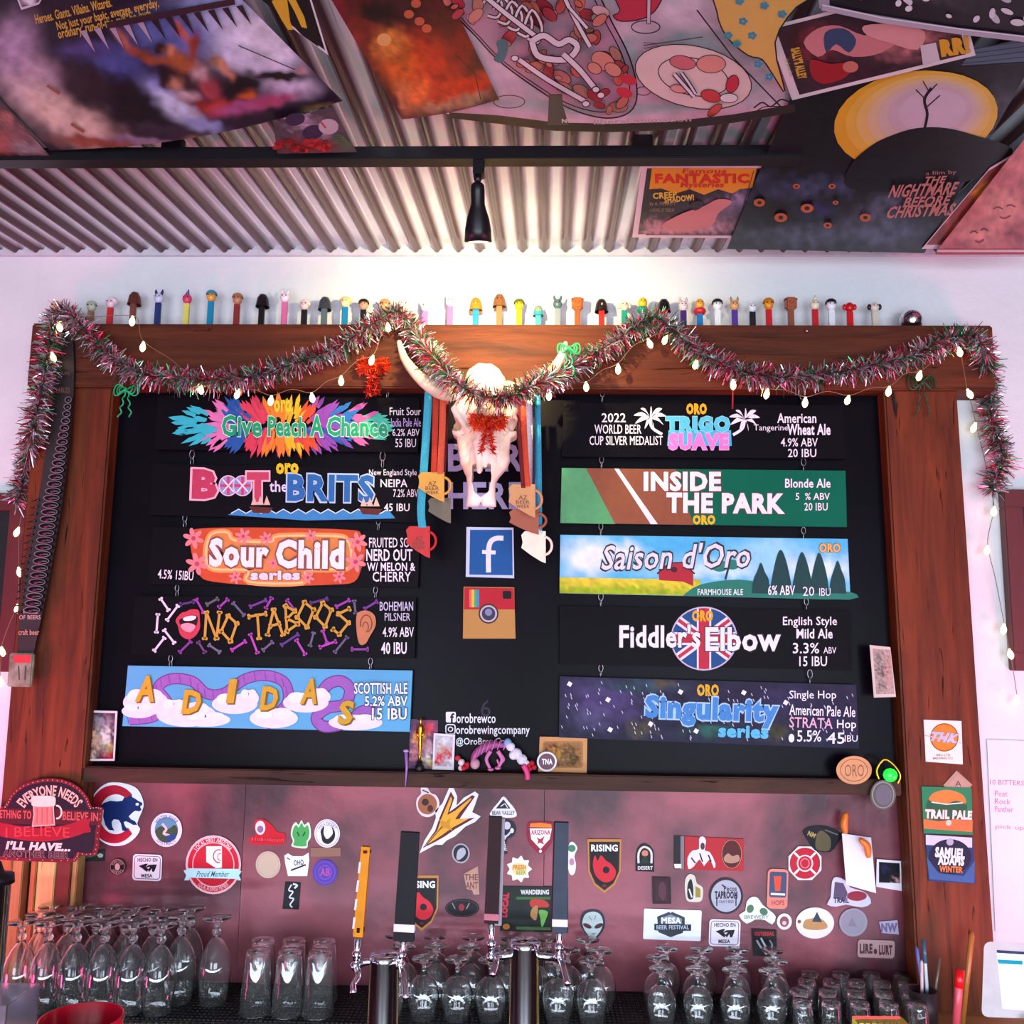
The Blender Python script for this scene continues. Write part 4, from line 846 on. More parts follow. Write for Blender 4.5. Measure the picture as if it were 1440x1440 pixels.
medal('brown mug-shaped medal tucked under the pale tan one', [([(750, 550), (751, 620), (750, 722)], 4, '#20283c')], (716, 716, 768, 752), '#9a5434', .205, text=False)
medal('white mug-shaped medal on white and blue ribbons, lowest of the right bunch', [([(742, 545), (744, 620), (752, 690), (756, 750)], 12, '#f0ecf4'), ([(755, 545), (757, 640), (758, 750)], 9, '#2e94b4')], (733, 747, 776, 792), '#f4ecd0', .185, text=False)
# ================= CARTRIDGE-LIKE STRAP ON LEFT POST =================
st = thing('loop_strap', W(70, 720, .115), 'long black strap with a row of dark round loops hanging on the left post', 'strap')
a = Art(wall_pf(.112)); left = smooth([(78, 462), (76, 530), (66, 620), (54, 700), (40, 780), (30, 850), (25, 900), (24, 925)], 3); right = smooth([(101, 462), (104, 520), (100, 600), (88, 700), (75, 780), (62, 850), (50, 905), (46, 925)], 3)
m = MB(); pf = wall_pf(.112); n_ = len(left); vs = [pf(x, y, 0) for x, y in left]+[pf(x, y, 0) for x, y in right]; vs += [v+Vector((0, .008, 0)) for v in vs]
fs = []
for i in range(n_-1): fs += [(i, i+1, n_+i+1, n_+i), (2*n_+i+1, 2*n_+i, 3*n_+i, 3*n_+i+1), (i+1, i, 2*n_+i, 2*n_+i+1), (n_+i, n_+i+1, 3*n_+i+1, 3*n_+i)]
m.add(vs, fs, '#2a1c20'); m.build('backing_strap', mat('dark_leather', '#2a1c20', rough=.45, var=.3), st)
for i in range(31):
    f = i/30; y = 563+f*295; xr = np.interp(y, [p[1] for p in right], [p[0] for p in right]); xl = np.interp(y, [p[1] for p in left], [p[0] for p in left])
    k = min(1, max(0, (y-563)/140)); rx = (.0085+.0125*k); r = .0078
    c0 = W(xr-5-9*k, y, .121); m = MB(); m.ball(c0, (rx, .010, r), '#1c1820', 2)
    m.build('loop', mat('dark_gloss', '#17131c', rough=.22, var=.4), st)
    m = MB(); m.tube([c0+Vector((rx*.95*math.cos(th), -.006, r*.95*math.sin(th))) for th in [2*math.pi*q_/16 for q_ in range(16)]], .0009, n=5, closed=True); m.build('loop_rim', mat('grey_rim', '#8a7c84', rough=.4), st)
    if y > 700:
        m = MB(); c1 = W(xl+2, y+2, .114); e = W(xl-9, y+4, .110); m.tube([c1, e], [.0032, .0012], '#40282c', n=8); m.build('pin', mat('dark_gloss'), st)
a = Art(wall_pf(.118)); a.text('WORLD', 32, 857, 54, 863, '#c8a0a0', bold=.01); a.text('OF BEERS', 27, 865, 57, 871, '#c8a0a0', bold=.01); a.text('craft beer', 26, 885, 55, 893, '#c89080', bold=.01); a.text('TAPS', 80, 523, 98, 528, '#7a5048'); a.text('& TABLES', 72, 545, 98, 552, '#8a5c50')
a.build('lettering', PAINT, st)
tg = W(29, 945, .12); m = MB(); A_, B_ = W(15, 918, .118), W(45, 966, .118); m.bbox((A_.x, -.124, B_.z), (B_.x, -.112, A_.z), .003, '#b8b0a0'); m.build('clear_end_tag', mat('frosted_plastic', '#c8c4b4', rough=.25, trans=.5, var=.4, scale=30, c2='#8a8068'), st)
a = Art(wall_pf(.1245)); a.poly([(19, 921), (43, 921), (43, 932), (19, 932)], '#c83c44'); a.line([(26, 936), (27, 956)], 2, '#4a4840'); a.line([(36, 936), (35, 956)], 2, '#4a4840'); a.build('label', PAINT, st)
# ================= GLASSES =================
def glass_proto(name, outer, thick, label, group, foot=None):
    inner = [(max(0, r-thick), z) for r, z in outer]
    return outer
def lathe_glass(name, prof, label, group):
    m = MB(); m.lathe(prof, (0, 0, 0), n=24); o = m.build(name, GLASS, origin=(0, 0, 0), fixn=True); tag(o, label, 'glass', group); return o
# all glasses stand upside down: mouth on the mat, foot in the air
TUL = [(.0305, 0), (.031, .003), (.0335, .02), (.0365, .05), (.0375, .068), (.035, .09), (.029, .112), (.020, .130), (.012, .141), (.0075, .147), (.0085, .151), (.0115, .156), (.0085, .161), (.006, .168), (.008, .178), (.030, .184), (.0325, .186), (.0325, .1875), (0, .189),
       (0, .1465), (.010, .1385), (.018, .128), (.0268, .111), (.0328, .090), (.0353, .068), (.0343, .050), (.0313, .020), (.0288, .003), (.0290, 0)]
SNI = [(.030, 0), (.0305, .003), (.036, .02), (.041, .045), (.042, .058), (.038, .078), (.029, .094), (.017, .104), (.008, .109), (.0055, .116), (.0055, .132), (.009, .139), (.031, .145), (.034, .147), (.034, .1485), (0, .150),
       (0, .107), (.014, .1025), (.0268, .0925), (.0358, .077), (.0398, .058), (.0388, .045), (.0338, .020), (.0283, .003), (.0285, 0)]
PIN = [(.0435, 0), (.044, .002), (.0425, .02), (.041, .05), (.037, .09), (.0335, .125), (.031, .146), (.029, .149), (0, .149), (0, .141), (.026, .140), (.0287, .134), (.0308, .125), (.0345, .09), (.0385, .05), (.040, .02), (.0412, .002), (.0414, 0)]
TAS = [(.030, 0), (.0305, .002), (.0285, .04), (.026, .075), (.024, .087), (0, .0875), (0, .078), (.0215, .076), (.0238, .070), (.0262, .04), (.0282, .002), (.0284, 0)]
ZT = ZBOT+.0023
ORD = ['first', 'second', 'third', 'fourth', 'fifth', 'sixth', 'seventh']
def placeset(name, prof, spots, label, group):
    p = None; ys = sorted({round(s_[1], 1 if False else 2) for s_ in spots}); rows = {}
    for s_ in spots: rows.setdefault(round(s_[1]/.03), []).append(s_[0])
    keys = sorted(rows); nm = ['front row', 'second row', 'third row', 'back row', 'rearmost row', 'last row']
    for (x, y, sc) in spots:
        rk = round(y/.03); lb = f"{ORD[min(6, sorted(rows[rk]).index(x))]} {label}, {nm[keys.index(rk)]}"
        if p is None: p = lathe_glass(name, prof, label, group); o = p
        else: o = clone(p, (x, y, ZT))
        o['label'] = lb
        o.location = (x, y, ZT); kx = {'pint_glass': .93, 'taster_glass': 1.12}.get(name, 1); o.scale = (sc*kx, sc*kx, sc); o.rotation_euler = (0, 0, rr.uniform(0, 6))
def xat(px, y): return W(px, 1400, -y).x
sp_ = []
for r, (y, pa_, pb_, n_) in enumerate(((-.212, 62, 222, 5), (-.150, 48, 250, 6), (-.088, 64, 262, 6))):
    for i in range(n_): sp_.append((xat(pa_+(pb_-pa_)*i/(n_-1), y), y, .97))
sp_ += [(xat(300, -.150), -.150, .97), (xat(24, -.212), -.212, .97)]
placeset('tulip_glass', TUL, sp_, 'upside-down tulip glass from the left, in the big left cluster', 'tulip glasses in the left cluster')
sp_ = []
for y, pa_, pb_, n_ in ((-.200, 361, 445, 3), (-.108, 372, 452, 3)):
    for i in range(n_): sp_.append((xat(pa_+(pb_-pa_)*i/(n_-1)+(0), y), y, .87))
sp_ = [(x, y, .87) for y, row in ((-.200, (360, 405, 448)), (-.120, (366, 410, 453))) for x in [xat(p_, y) for p_ in row]]
placeset('pint_glass', PIN, sp_, 'upside-down pint glass from the left, beside the yellow tap', 'pint glasses left of the taps')
sp_ = []
for y, pa_, pb_, n_ in ((-.205, 548, 832, 7), (-.128, 566, 845, 7), (-.052, 556, 826, 6)):
    for i in range(n_): sp_.append((xat(pa_+(pb_-pa_)*i/(n_-1), y), y, .82))
placeset('snifter_glass', SNI, sp_, 'upside-down snifter from the left, behind the tap towers', 'snifter glasses behind the taps')
sp_ = []
for y, pa_, pb_, n_ in ((-.215, 930, 1085, 4), (-.145, 925, 1092, 4), (-.075, 938, 1088, 4)):
    for i in range(n_): sp_.append((xat(pa_+(pb_-pa_)*i/(n_-1), y), y, .77))
placeset('snifter_glass', SNI, sp_, 'upside-down snifter from the left, in the right cluster', 'snifter glasses in the right cluster')
sp_ = []
for y, pa_, pb_, n_ in ((-.222, 1128, 1290, 5), (-.160, 1125, 1282, 5), (-.098, 1135, 1276, 5), (-.045, 1140, 1270, 4)):
    for i in range(n_): sp_.append((xat(pa_+(pb_-pa_)*i/(n_-1), y), y, .68))
placeset('taster_glass', TAS, sp_, 'upside-down small taster from the left, near the right post', 'taster glasses at the far right')
# ================= TAPS =================
BARZ = .90
bt = thing('front_bar', (0, -.75, BARZ-.05), 'front bar top carrying the tap towers', 'bar')
m = MB(); m.bbox((-1.6, -.92, BARZ-.05), (1.6, -.60, BARZ), .006); m.build('bar_top', TAN[4], bt)
m = MB(); m.box((-1.55, -.90, 0), (1.55, -.62, BARZ-.05)); m.build('bar_body', WOODL, bt)
def tower(px, py, d, rpx, label):
    c = W(px, py, d); s = (c.y-CAM.y)/F; r = rpx*s
    t = thing('tap_tower', (c.x, c.y, BARZ), label, 'beer tap')
    m = MB(); h = c.z-BARZ; m.lathe([(r*1.5, 0), (r*1.5, .008), (r*1.05, .014), (r, .02), (r, h-.012), (r*1.04, h-.010), (r*1.04, h-.004), (r*.9, h), (0, h+.001)], (c.x, c.y, BARZ), n=32); m.build('column', CHROME, t)
    return t, c, s
def handle(t, pts, d, wpx, thpx, col, band, bandcol='#e8e6f0', name='tap_handle', fr=None):
    """tapered slanted paddle: pts = (bottom centre px, top centre px)"""
    (bx, by), (tx, ty) = pts; s = (-d-CAM.y)/F; B_, T_ = W(bx, by, d), W(tx, ty, d); ax = (T_-B_); L = ax.length; u = ax.normalized(); sd = u.cross(Vector((0, -1, 0))).normalized(); f = sd.cross(u)
    def slab(z0, z1, w0, w1, t0, t1, c, mm, ox=0):
        vs = []
        for z, w_, th in ((z0, w0, t0), (z1, w1, t1)):
            for a_, b_ in ((-1, -1), (1, -1), (1, 1), (-1, 1)): vs.append(B_+u*z+sd*(a_*w_/2+ox)+f*(b_*th/2))
        mm.add(vs, [(0, 1, 2, 3), (7, 6, 5, 4), (0, 4, 5, 1), (1, 5, 6, 2), (2, 6, 7, 3), (3, 7, 4, 0)], c)
    w_ = wpx*s; th = thpx*s
    m = MB(); slab(0, L, w_, w_*.92, th, th*.85, col, m)
    bmh = m.build(name, mat('tap_handle_paint', attr=True, rough=.45, var=.2, scale=40, spec=.12), t)
    if band:
        m = MB(); slab(L*band[0], L*band[1], w_*1.03, w_*1.03, th*1.06, th*1.06, bandcol, m); m.build('white_band', mat('tap_handle_paint'), bmh)
    return B_, u, s, bmh
def faucet(t, Bt, u, s, px, py, d, spout, knob=True):
    """chrome stem below the handle, body and spout ending at the photo point spout"""
    e = W(px, py, d)
    m = MB(); m.tube([Bt, Bt.lerp(e, .5), e], [5*s, 4*s, 5*s], n=14); m.ball(Bt.lerp(e, .62), 7*s); m.ball(e, 7.5*s); m.build('faucet_stem', CHROME, t)
    q = [W(x, y, d+.02*k) for k, (x, y) in enumerate(spout)]
    m = MB(); m.tube([Vector(p) for p in smooth([tuple(p) for p in q], 4)], 4.2*s, n=14); m.build('spout', CHROME, t)
# left yellow handle tap (its tower is the slim standing faucet)
t, c, s = tower(541, 1341, .74, 20, 'chrome tap tower with black paddle handle and a side faucet, left of the centre tower')
dk = '#1a1a20'
B_, u, s, hb = handle(t, ((568, 1322), (577, 1170)), .76, 27, 12, dk, (.085, .155))
faucet(t, B_, u, s, 563, 1356, .75, [(563, 1356), (568, 1375), (571, 1405)])
m = MB(); m.tube([W(541, 1352, .745), W(563, 1352, .75)], .007, n=12); m.build('shank', CHROME, t)
ty_ = thing('yellow_tap', W(505, 1390, .76), 'yellow and orange slim tap handle on a small chrome faucet at left', 'beer tap')
B_, u, s, hb = handle(ty_, ((504, 1316), (515, 1190)), .76, 13, 11, '#d8901c', None)
m = MB()
for f0, f1, cc in ((.05, .10, '#301410'), (.93, .96, '#5a2010')):
    T_ = W(515, 1190, .76); m.tube([B_.lerp(T_, f0), B_.lerp(T_, f1)], 7.6*s, cc, n=4)
m.build('dark_rings', mat('tap_handle_paint'), hb)['kind'] = 'stuff'
a = Art(wall_pf(.768)); 
for k in range(4): a.poly([(505-k*2.6, 1212+k*26), (508-k*2.6, 1212+k*26), (506-k*2.6, 1228+k*26), (503-k*2.6, 1228+k*26)], '#f0dcd4')
a.build('side_print', PAINT, hb)
faucet(ty_, B_, u, s, 500, 1358, .76, [(500, 1358), (504, 1372), (497, 1385), (497, 1396)])
m = MB(); m.tube([W(500, 1358, .75), W(516, 1352, .745), W(541, 1352, .745)], .006, n=12); m.build('shank', CHROME, ty_)
t, c, s = tower(738, 1322, .74, 20, 'centre chrome tap tower with two tall handles and two side faucets')
B_, u, s, hb = handle(t, ((691, 1297), (697, 1148)), .77, 19, 12, '#2a1218', (.03, .09), '#b87080'); 
H2 = handle(t, ((699.5, 1300), (705, 1150)), .765, 11, 9, '#9a98a2', None, name='handle_side')
faucet(t, B_, u, s, 691, 1345, .76, [(694, 1345), (698, 1352), (692, 1372)])
m = MB(); m.tube([W(685, 1346, .75), W(738, 1342, .745)], .006, n=12); m.build('crossbar', CHROME, t)
B_, u, s, hb = handle(t, ((787, 1310), (790, 1156)), .77, 20, 12, '#3a4654', (.055, .12))
handle(t, ((778, 1308), (782, 1156)), .766, 7, 9, '#3a1420', None, name='handle_side')
faucet(t, B_, u, s, 786, 1345, .76, [(786, 1345), (792, 1360), (799, 1385)])
m = MB(); m.tube([W(738, 1342, .745), W(786, 1347, .75)], .006, n=12); m.build('crossbar', CHROME, t)
t, c, s = tower(-4, 1234, .60, 17, 'chrome cylinder tap tower with black top at the left edge of the photo')
m = MB(); m.lathe([(0, .03), (.005, .028), (.009, .016), (.012, .010), (.028, .006), (.03, -.01), (0, -.01)], c, n=20); m.build('black_cap', BLACK, t)
# red bowl
q = ZP(118, 1440, 1.0); c = W(112, 1470, 1.05); m = MB(); R1 = .062
m.lathe([(.022, 0), (.035, .003), (.052, .022), (R1, .045), (R1-.003, .045), (.048, .022), (.032, .006), (0, .005)], (0, 0, 0), n=36)
o = m.build('red_bowl', mat('red_glossy_plastic', '#d01030', rough=.2, var=.05), origin=(0, 0, 0)); tag(o, 'shiny red plastic bowl at the bottom left edge of the photo', 'bowl'); o.location = W(113, 1452, .84); 
o.location.z = BARZ; tgt = W(113, 1430, .84); o.scale = (1, 1, (tgt.z-BARZ)/.045); 
# clear plastic tub
a0, a1 = W(-70, 1380, .66), W(56, 1380, .66); z1_ = a0.z
m = MB(); x0, x1 = a0.x, a1.x
for aa, bb in (((x0, -.66, BARZ), (x1, -.658, z1_)), ((x0, -.76, BARZ), (x1, -.758, z1_)), ((x0, -.758, BARZ), (x0+.002, -.66, z1_)), ((x1-.002, -.758, BARZ), (x1, -.66, z1_)), ((x0, -.76, BARZ), (x1, -.658, BARZ+.002))): m.box(aa, bb)
tb = m.build('clear_tub', mat('clear_plastic', '#e8e8f4', rough=.12, trans=.92, ior=1.2, var=0)); tag(tb, 'clear plastic tub at the lower left corner beside the red bowl', 'tub')
# tablet
tc_ = W(1440, 1380, .62)
A_, B_ = W(1382, 1326, .62), W(1500, 1432, .62)
ab = Art(wall_pf(.635)); ab.slab(rrect(1382, 1326, 1500, 1432, 9, 2), .014, '#d8ccd0'); ab.line(rrect(1388, 1331, 1494, 1427, 7, 2), .8, '#a89ca0', closed=True); tb = ab.build('tablet_register', mat('white_plastic', '#d8ccd0', rough=.4)); tag(tb, 'white tablet register with lit screen at the lower right corner', 'tablet')
a = Art(wall_pf(.6352)); a.poly([(1402, 1340), (1490, 1346), (1490, 1424), (1410, 1418)], '#d8f0f4'); a.build('screen', mat('lit_screen', '#c8f0f4', emis='#b8eef2', estr=.75, var=0), tb)
a = Art(wall_pf(.6356)); a.poly([(1402, 1336), (1490, 1342), (1490, 1346), (1402, 1340)], '#384060'); a.poly([(1403, 1349), (1438, 1351), (1438, 1357), (1404, 1355)], '#209cb4'); a.build('screen_bars', PAINT, tb)
m = MB(); q = W(1440, 1432, .65); m.lathe([(.05, 0), (.045, .01), (.014, .02), (.012, q.z-BARZ-.0)], (W(1455, 1432, .66).x, -.66, BARZ), n=20); m.build('stand', mat('white_plastic'), tb)
# cup with pens and markers by the right post
cp = W(1300, 1440, .17); m = MB(); rc = .028; m.lathe([(0, 0), (rc, 0), (rc*1.05, .075), (rc*.98, .075), (rc*.93, .004), (0, .004)], (cp.x, -.17, ZBOT-.004), n=24); o = m.build('pen_cup', mat('dark_cup', '#2a1c20', rough=.5)); tag(o, 'dark cup holding pens at the foot of the right post', 'cup')
def stick(name, p0, p1, d0, d1, r, col, label, cat, tip=None):
    m = MB(); a_, b_ = W(*p0, d0), W(*p1, d1); m.tube([a_, a_.lerp(b_, .96), b_], [r, r, r*.4], col, n=12); o = m.build(name, PLASTIC); tag(o, label, cat)
    if tip: m = MB(); k = b_.lerp(a_, .30); m.tube([k, b_+(b_-k)*.02], r*1.15, tip, n=12); m.build('cap', PLASTIC, o)
    return o
stick('pen', (1303, 1432), (1289, 1331), .17, .15, .0038, '#5058a0', 'blue violet pen leaning left in the pen cup', 'pen')
stick('pen', (1306, 1432), (1299, 1322), .175, .15, .0038, '#b0bcc4', 'pale grey pen standing in the pen cup', 'pen', '#38586c')
stick('pen', (1297, 1432), (1296, 1350), .18, .16, .0034, '#d0a8a8', 'short pinkish pen between the two tall pens in the cup', 'pen')
stick('pen', (1310, 1432), (1322, 1345), .175, .15, .0036, '#5a4438', 'brown pen leaning right in the pen cup', 'pen')
stick('marker', (1344, 1450), (1350, 1364), .20, .18, .0085, '#d85060', 'thick red marker standing right of the pen cup', 'marker', '#d81018')
stick('wooden_stirrer', (1352, 1450), (1367, 1310), .17, .13, .0060, '#a8642c', 'brown wooden stick leaning behind the red marker', 'stick')
m = MB(); q0, q1 = W(1197, 1427, .30), W(1268, 1427, .30); m.bbox((q0.x, -.345, .62), (q1.x, -.302, q0.z), .002, '#e8d040'); cb = m.build('yellow_carton', mat('carton', attr=True, rough=.5)); tag(cb, 'yellow printed carton at the bottom edge in front of the taster glasses', 'carton')
a = Art(wall_pf(.3455)); a.poly([(1199, 1429), (1266, 1429), (1266, 1433), (1199, 1433)], '#c83830')
for k in range(7): a.line([(1206+k*9, 1435), (1208+k*9, 1442)], 2.5, '#3c3420')
a.build('print', PAINT, cb)
m = MB(); m.box((q0.x-.02, -.35, 0), (q1.x+.02, -.301, .62)); tag(m.build('crate', WOODL), 'dark crate under the yellow carton below the photo edge', 'crate')
# ================= THINGS ON THE LEDGE AND FRAME =================
def card(name, label, quad, d, col, cat, th=.002, fn=None, mat_=None, nm='print', nx=24, ny=24):
    m = MB(); q = [W(x, y, d) for x, y in quad]; qb = [v+Vector((0, th, 0)) for v in q]
    m.add(q+qb, [(0, 1, 2, 3), (7, 6, 5, 4), (0, 4, 5, 1), (1, 5, 6, 2), (2, 6, 7, 3), (3, 7, 4, 0)], col)
    b = m.build(name, mat_ or VINYL); tag(b, label, cat); a = Art(lambda x, y, off: W(x, y, d+off))
    if fn: fn(a); a.build(nm, PAINT, b)
    return b
def f(a):
    a.grid([(131, 1002), (162, 1003), (159, 1067), (127, 1067)], 20, 30, blobs('#3c2c34', [(145, 1015, 14, 10, 0, '#8c7c8c'), (148, 1038, 10, 16, 0, '#c8c8c4'), (134, 1040, 6, 16, 0, '#c89078'), (154, 1050, 8, 8, 0, '#8a8c4c'), (130, 1062, 6, 5, 0, '#c0a090'), (154, 1062, 6, 6, 0, '#b02030')], .2, .1))
card('picture_card', 'small framed picture card with pale robed figure, standing at the left end of the ledge', [(128, 999), (165, 1000), (161, 1070), (124, 1070)], .060, '#e0c8d0', 'picture card', fn=f)
def f(a):
    a.grid([(578, 1012), (616, 1013), (614, 1082), (575, 1080)], 16, 24, blobs('#70486c', [(600, 1024, 12, 8, 0, '#d84850'), (590, 1040, 8, 12, 0, '#e0a040'), (605, 1050, 10, 8, 0, '#c8a0a8'), (600, 1068, 8, 10, 0, '#e8e0d0'), (582, 1060, 6, 10, 0, '#d89098'), (608, 1075, 8, 5, 0, '#e0c030')], .2, .1))
card('comic_card', 'colourful comic picture card behind the golden statuette', [(577, 1011), (617, 1012), (615, 1083), (574, 1081)], .045, '#d8b8b8', 'picture card', fn=f)
def f(a):
    a.grid([(612, 1034), (637, 1036), (635, 1078), (611, 1077)], 14, 20, blobs('#b8b0b8', [(624, 1042, 8, 6, 0, '#d8d8e8'), (617, 1065, 7, 10, 0, '#d01828'), (630, 1060, 6, 10, 0, '#c02030'), (624, 1052, 5, 5, 0, '#c89878'), (633, 1072, 4, 6, 0, '#e8e8ec')], .1, .1))
card('holiday_card', 'white-bordered holiday photo card with red clothes, right of the golden statuette', [(610, 1031), (640, 1033), (638, 1083), (608, 1082)], .058, '#ded4dc', 'picture card', fn=f)
# golden statuette
c = W(590, 1081, .07); c.z = LEDGE; s = .00175; t = thing('golden_statuette', c, 'slim golden award statuette standing on the ledge', 'statuette'); GOLDM = mat('gold_plate', '#d8a030', rough=.25, metal=1, var=.1)
m = MB(); m.lathe([(0, 0), (6*s, 0), (6*s, 8*s), (4*s, 9*s), (4*s, 14*s), (0, 15*s)], c, n=18); m.build('plinth', BLACK, t)
m = MB(); m.lathe([(0, 14*s), (2.2*s, 15*s), (1.6*s, 25*s), (3*s, 36*s), (2.6*s, 42*s), (3.2*s, 48*s), (4.8*s, 58*s), (4.2*s, 61*s), (1.4*s, 63*s), (2.2*s, 66*s), (2.1*s, 69*s), (0, 72*s)], c, n=18)
for sg in (-1, 1): m.tube([c+Vector((sg*4.4*s, 0, 58*s)), c+Vector((sg*5*s, -.002, 50*s)), c+Vector((sg*1.5*s, -.006, 47*s))], 1.3*s, n=8)
m.build('figure', GOLDM, t)
# purple pick
m = MB(); m.tube([W(571, 1058, .092), W(572, 1080, .092), W(570, 1106, .092)], [.004, .003, .0012], '#a070b8', n=8); m.ball(W(571, 1056, .092), (.007, .004, .004), '#b888cc'); tag(m.build('purple_peg', PLASTIC), 'thin purple peg hanging over the front of the ledge', 'peg')
# pink striped toy
c = W(700, 1080, .075); t = thing('striped_toy', W(690, 1083, .07), 'pink skeletal toy animal with striped back, fluffy white head and curled tail on the ledge', 'toy')
PK = '#d070a8'; PKM = mat('pink_toy', attr=True, rough=.5)
def TP(*pp, d=.07): return [Vector(p) for p in smooth([tuple(W(x, y, d)) for x, y in pp], 5)]
sp2 = TP((664, 1076), (668, 1062), (680, 1052), (698, 1047), (716, 1050))
m = MB(); m.tube(sp2, [.004+.006*math.sin(math.pi*i/(len(sp2)-1)) for i in range(len(sp2))], '#a04888', n=12); body = m.build('body', PKM, t)
for i in range(2, len(sp2)-1, 2):
    p = sp2[i]; r = .007+.008*math.sin(math.pi*i/(len(sp2)-1)); m = MB(); m.tube([p+Vector((r*.35*math.sin(th), r*.9*math.cos(th), r*math.sin(th))) for th in [2*math.pi*k/12 for k in range(12)]], .0015, PK, n=6, closed=True); m.build('rib_band', PKM, body)
for nm, pp in (('leg', ((690, 1056), (684, 1068), (690, 1082))), ('leg', ((700, 1056), (706, 1068), (700, 1080)))):
    m = MB(); L_ = TP(*pp); m.tube(L_, [.0055*(1-.4*i/len(L_)) for i in range(len(L_))], PK, n=10); m.ball(L_[-1], (.008, .008, .004), PK); m.build(nm, PKM, t)
m = MB(); m.tube(TP((703, 1058), (709, 1068), (702, 1074), (699, 1068)), .0025, PK, n=8); m.build('tail', PKM, t)
m = MB(); m.ball(W(668, 1074, .075), (.012, .010, .013), '#c890a0'); m.build('haunch', PKM, t)
m = MB()
for x, y, r in ((718, 1050, .011), (726, 1060, .014), (734, 1068, .013), (722, 1062, .011), (740, 1074, .009)): m.ball(W(x, y, .078), (r, r*.8, r), '#e4dcec')
m.ball(W(714, 1045, .075), (.010, .008, .012), '#88a8d8'); h = m.build('head', mat('white_fluff', attr=True, rough=.9, bump=1, scale=60, bscale=120), t)
m = MB(); m.tube(TP((736, 1076), (741, 1086), (742, 1095), d=.09), [.006]*5+[.008]*5+[.003], '#e03c80', n=10) if False else m.tube(TP((736, 1076), (741, 1086), (742, 1096), d=.09), .0065, '#e03c80', n=10); m.build('pink_tongue', PKM, h)
m = MB()
for x, y in ((743, 1076), (748, 1073), (745, 1081), (751, 1079), (652, 1080), (657, 1075)): m.ball(W(x, y, .08), .006, '#c01828')
o = m.build('red_trim', mat('red_fluff', attr=True, rough=.9), t); o['kind'] = 'stuff'
m = MB()
for x, y, r in ((644, 1066, 4), (649, 1072, 5), (655, 1077, 5), (648, 1080, 4)): m.ball(W(x, y, .066), r*.0017, random.choice(['#e8dce0', '#c82838']))
o = m.build('candy_trinket', mat('red_fluff')); tag(o, 'small red and white trinket cluster between the holiday card and the pink toy', 'trinket'); o['kind'] = 'thing'
# wooden card + badge
def f(a):
    a.poly(rrect(763, 1042, 820, 1080, 4), '#a87848'); a.grid([(765, 1044), (818, 1045), (817, 1079), (765, 1078)], 26, 18, blobs('#9c6c40', [(778, 1050, 10, 5, 0, '#6a3420'), (800, 1055, 14, 6, 0, '#5a4420'), (806, 1068, 10, 8, 0, '#4c3c24'), (778, 1060, 9, 6, 0, '#c89030'), (790, 1072, 8, 5, 0, '#5c4830')], .3, .12))
card('wooden_picture', 'small wooden picture plaque leaning on the board right of the pink toy', rrect(758, 1036, 826, 1086, 3)[0:0] or [(759, 1036), (826, 1037), (825, 1087), (757, 1085)], .055, '#c88c58', 'plaque', fn=f, th=.006)
def rbadge(name, label, cx, cy, rx, ry, d, rim, cat, th=.004, arts=None, matr=None, rot=0):
    a = sticker(name, label, Art.epts(cx, cy, rx, ry, rot, 36), rim, d, matr or VINYL, th, cat)
    if arts: arts(a)
    return done(a)
rbadge('round_badge', 'white-rimmed purple grey round badge at the corner of the wooden plaque', 769, 1071, 14, 14, .068, '#e4dce4', 'badge', arts=lambda a: (a.ell(769, 1071, 11.5, 11.5, '#6a4854'), a.text('TNA', 762, 1067, 777, 1075, '#f0e8ec', bold=.04)))
rbadge('oval_wood_tag', 'oval light wood tag engraved ORO at the right end of the ledge', 1201, 1083, 25, 20, .096, '#d08c58', 'tag', th=.006, matr=mat('engraved_wood', attr=True, rough=.5, var=.2, scale=40), arts=lambda a: (a.ring(1201, 1083, 19, 15.5, 1, '#7a4428'), a.text('ORO', 1188, 1075, 1215, 1092, '#7a4428', bold=-.005)))
rbadge('dark_medallion', 'dark grey round medallion hanging below the green bulb on the right', 1242, 1118, 18, 21, .100, '#4a4440', 'medallion', th=.005, matr=mat('dark_metal', attr=True, rough=.4, metal=.6), arts=lambda a: (a.ring(1242, 1118, 15, 18, 1.5, '#7a706c'), a.ell(1243, 1118, 11.5, 14.5, '#5a4c58')))
t = thing('green_light_ornament', W(1250, 1100, .10), 'glowing green bulb in a gold leaf-shaped ornament above the dark medallion', 'ornament')
m = MB(); m.tube([Vector(p) for p in smooth([tuple(W(x, y, .10)) for x, y in ((1236, 1096), (1233, 1082), (1243, 1068), (1256, 1075), (1266, 1090), (1262, 1102))], 5, False)], .003, n=8); m.build('gold_leaf_rim', GOLDM, t)
m = MB(); m.ball(W(1252, 1090, .108), (.017, .010, .016), '#20c040'); m.build('green_bulb', mat('green_bulb', '#18c838', rough=.2, emis='#20e040', estr=.6), t)
# banknote on right inner edge
def f(a):
    a.grid([(1227, 912), (1252, 914), (1258, 976), (1232, 976)], 14, 28, blobs('#a89890', [(1236, 925, 6, 8, 0, '#6c6460'), (1240, 944, 8, 8, 0, '#5c5450'), (1250, 944, 3, 30, 0, '#c08880'), (1240, 966, 8, 5, 0, '#706860')], .25, .15))
card('banknote', 'worn banknote taped upright on the right post inner edge', [(1223, 907), (1252, 910), (1260, 980), (1229, 981)], .093, '#c8bab0', 'banknote', fn=f, th=.0015)
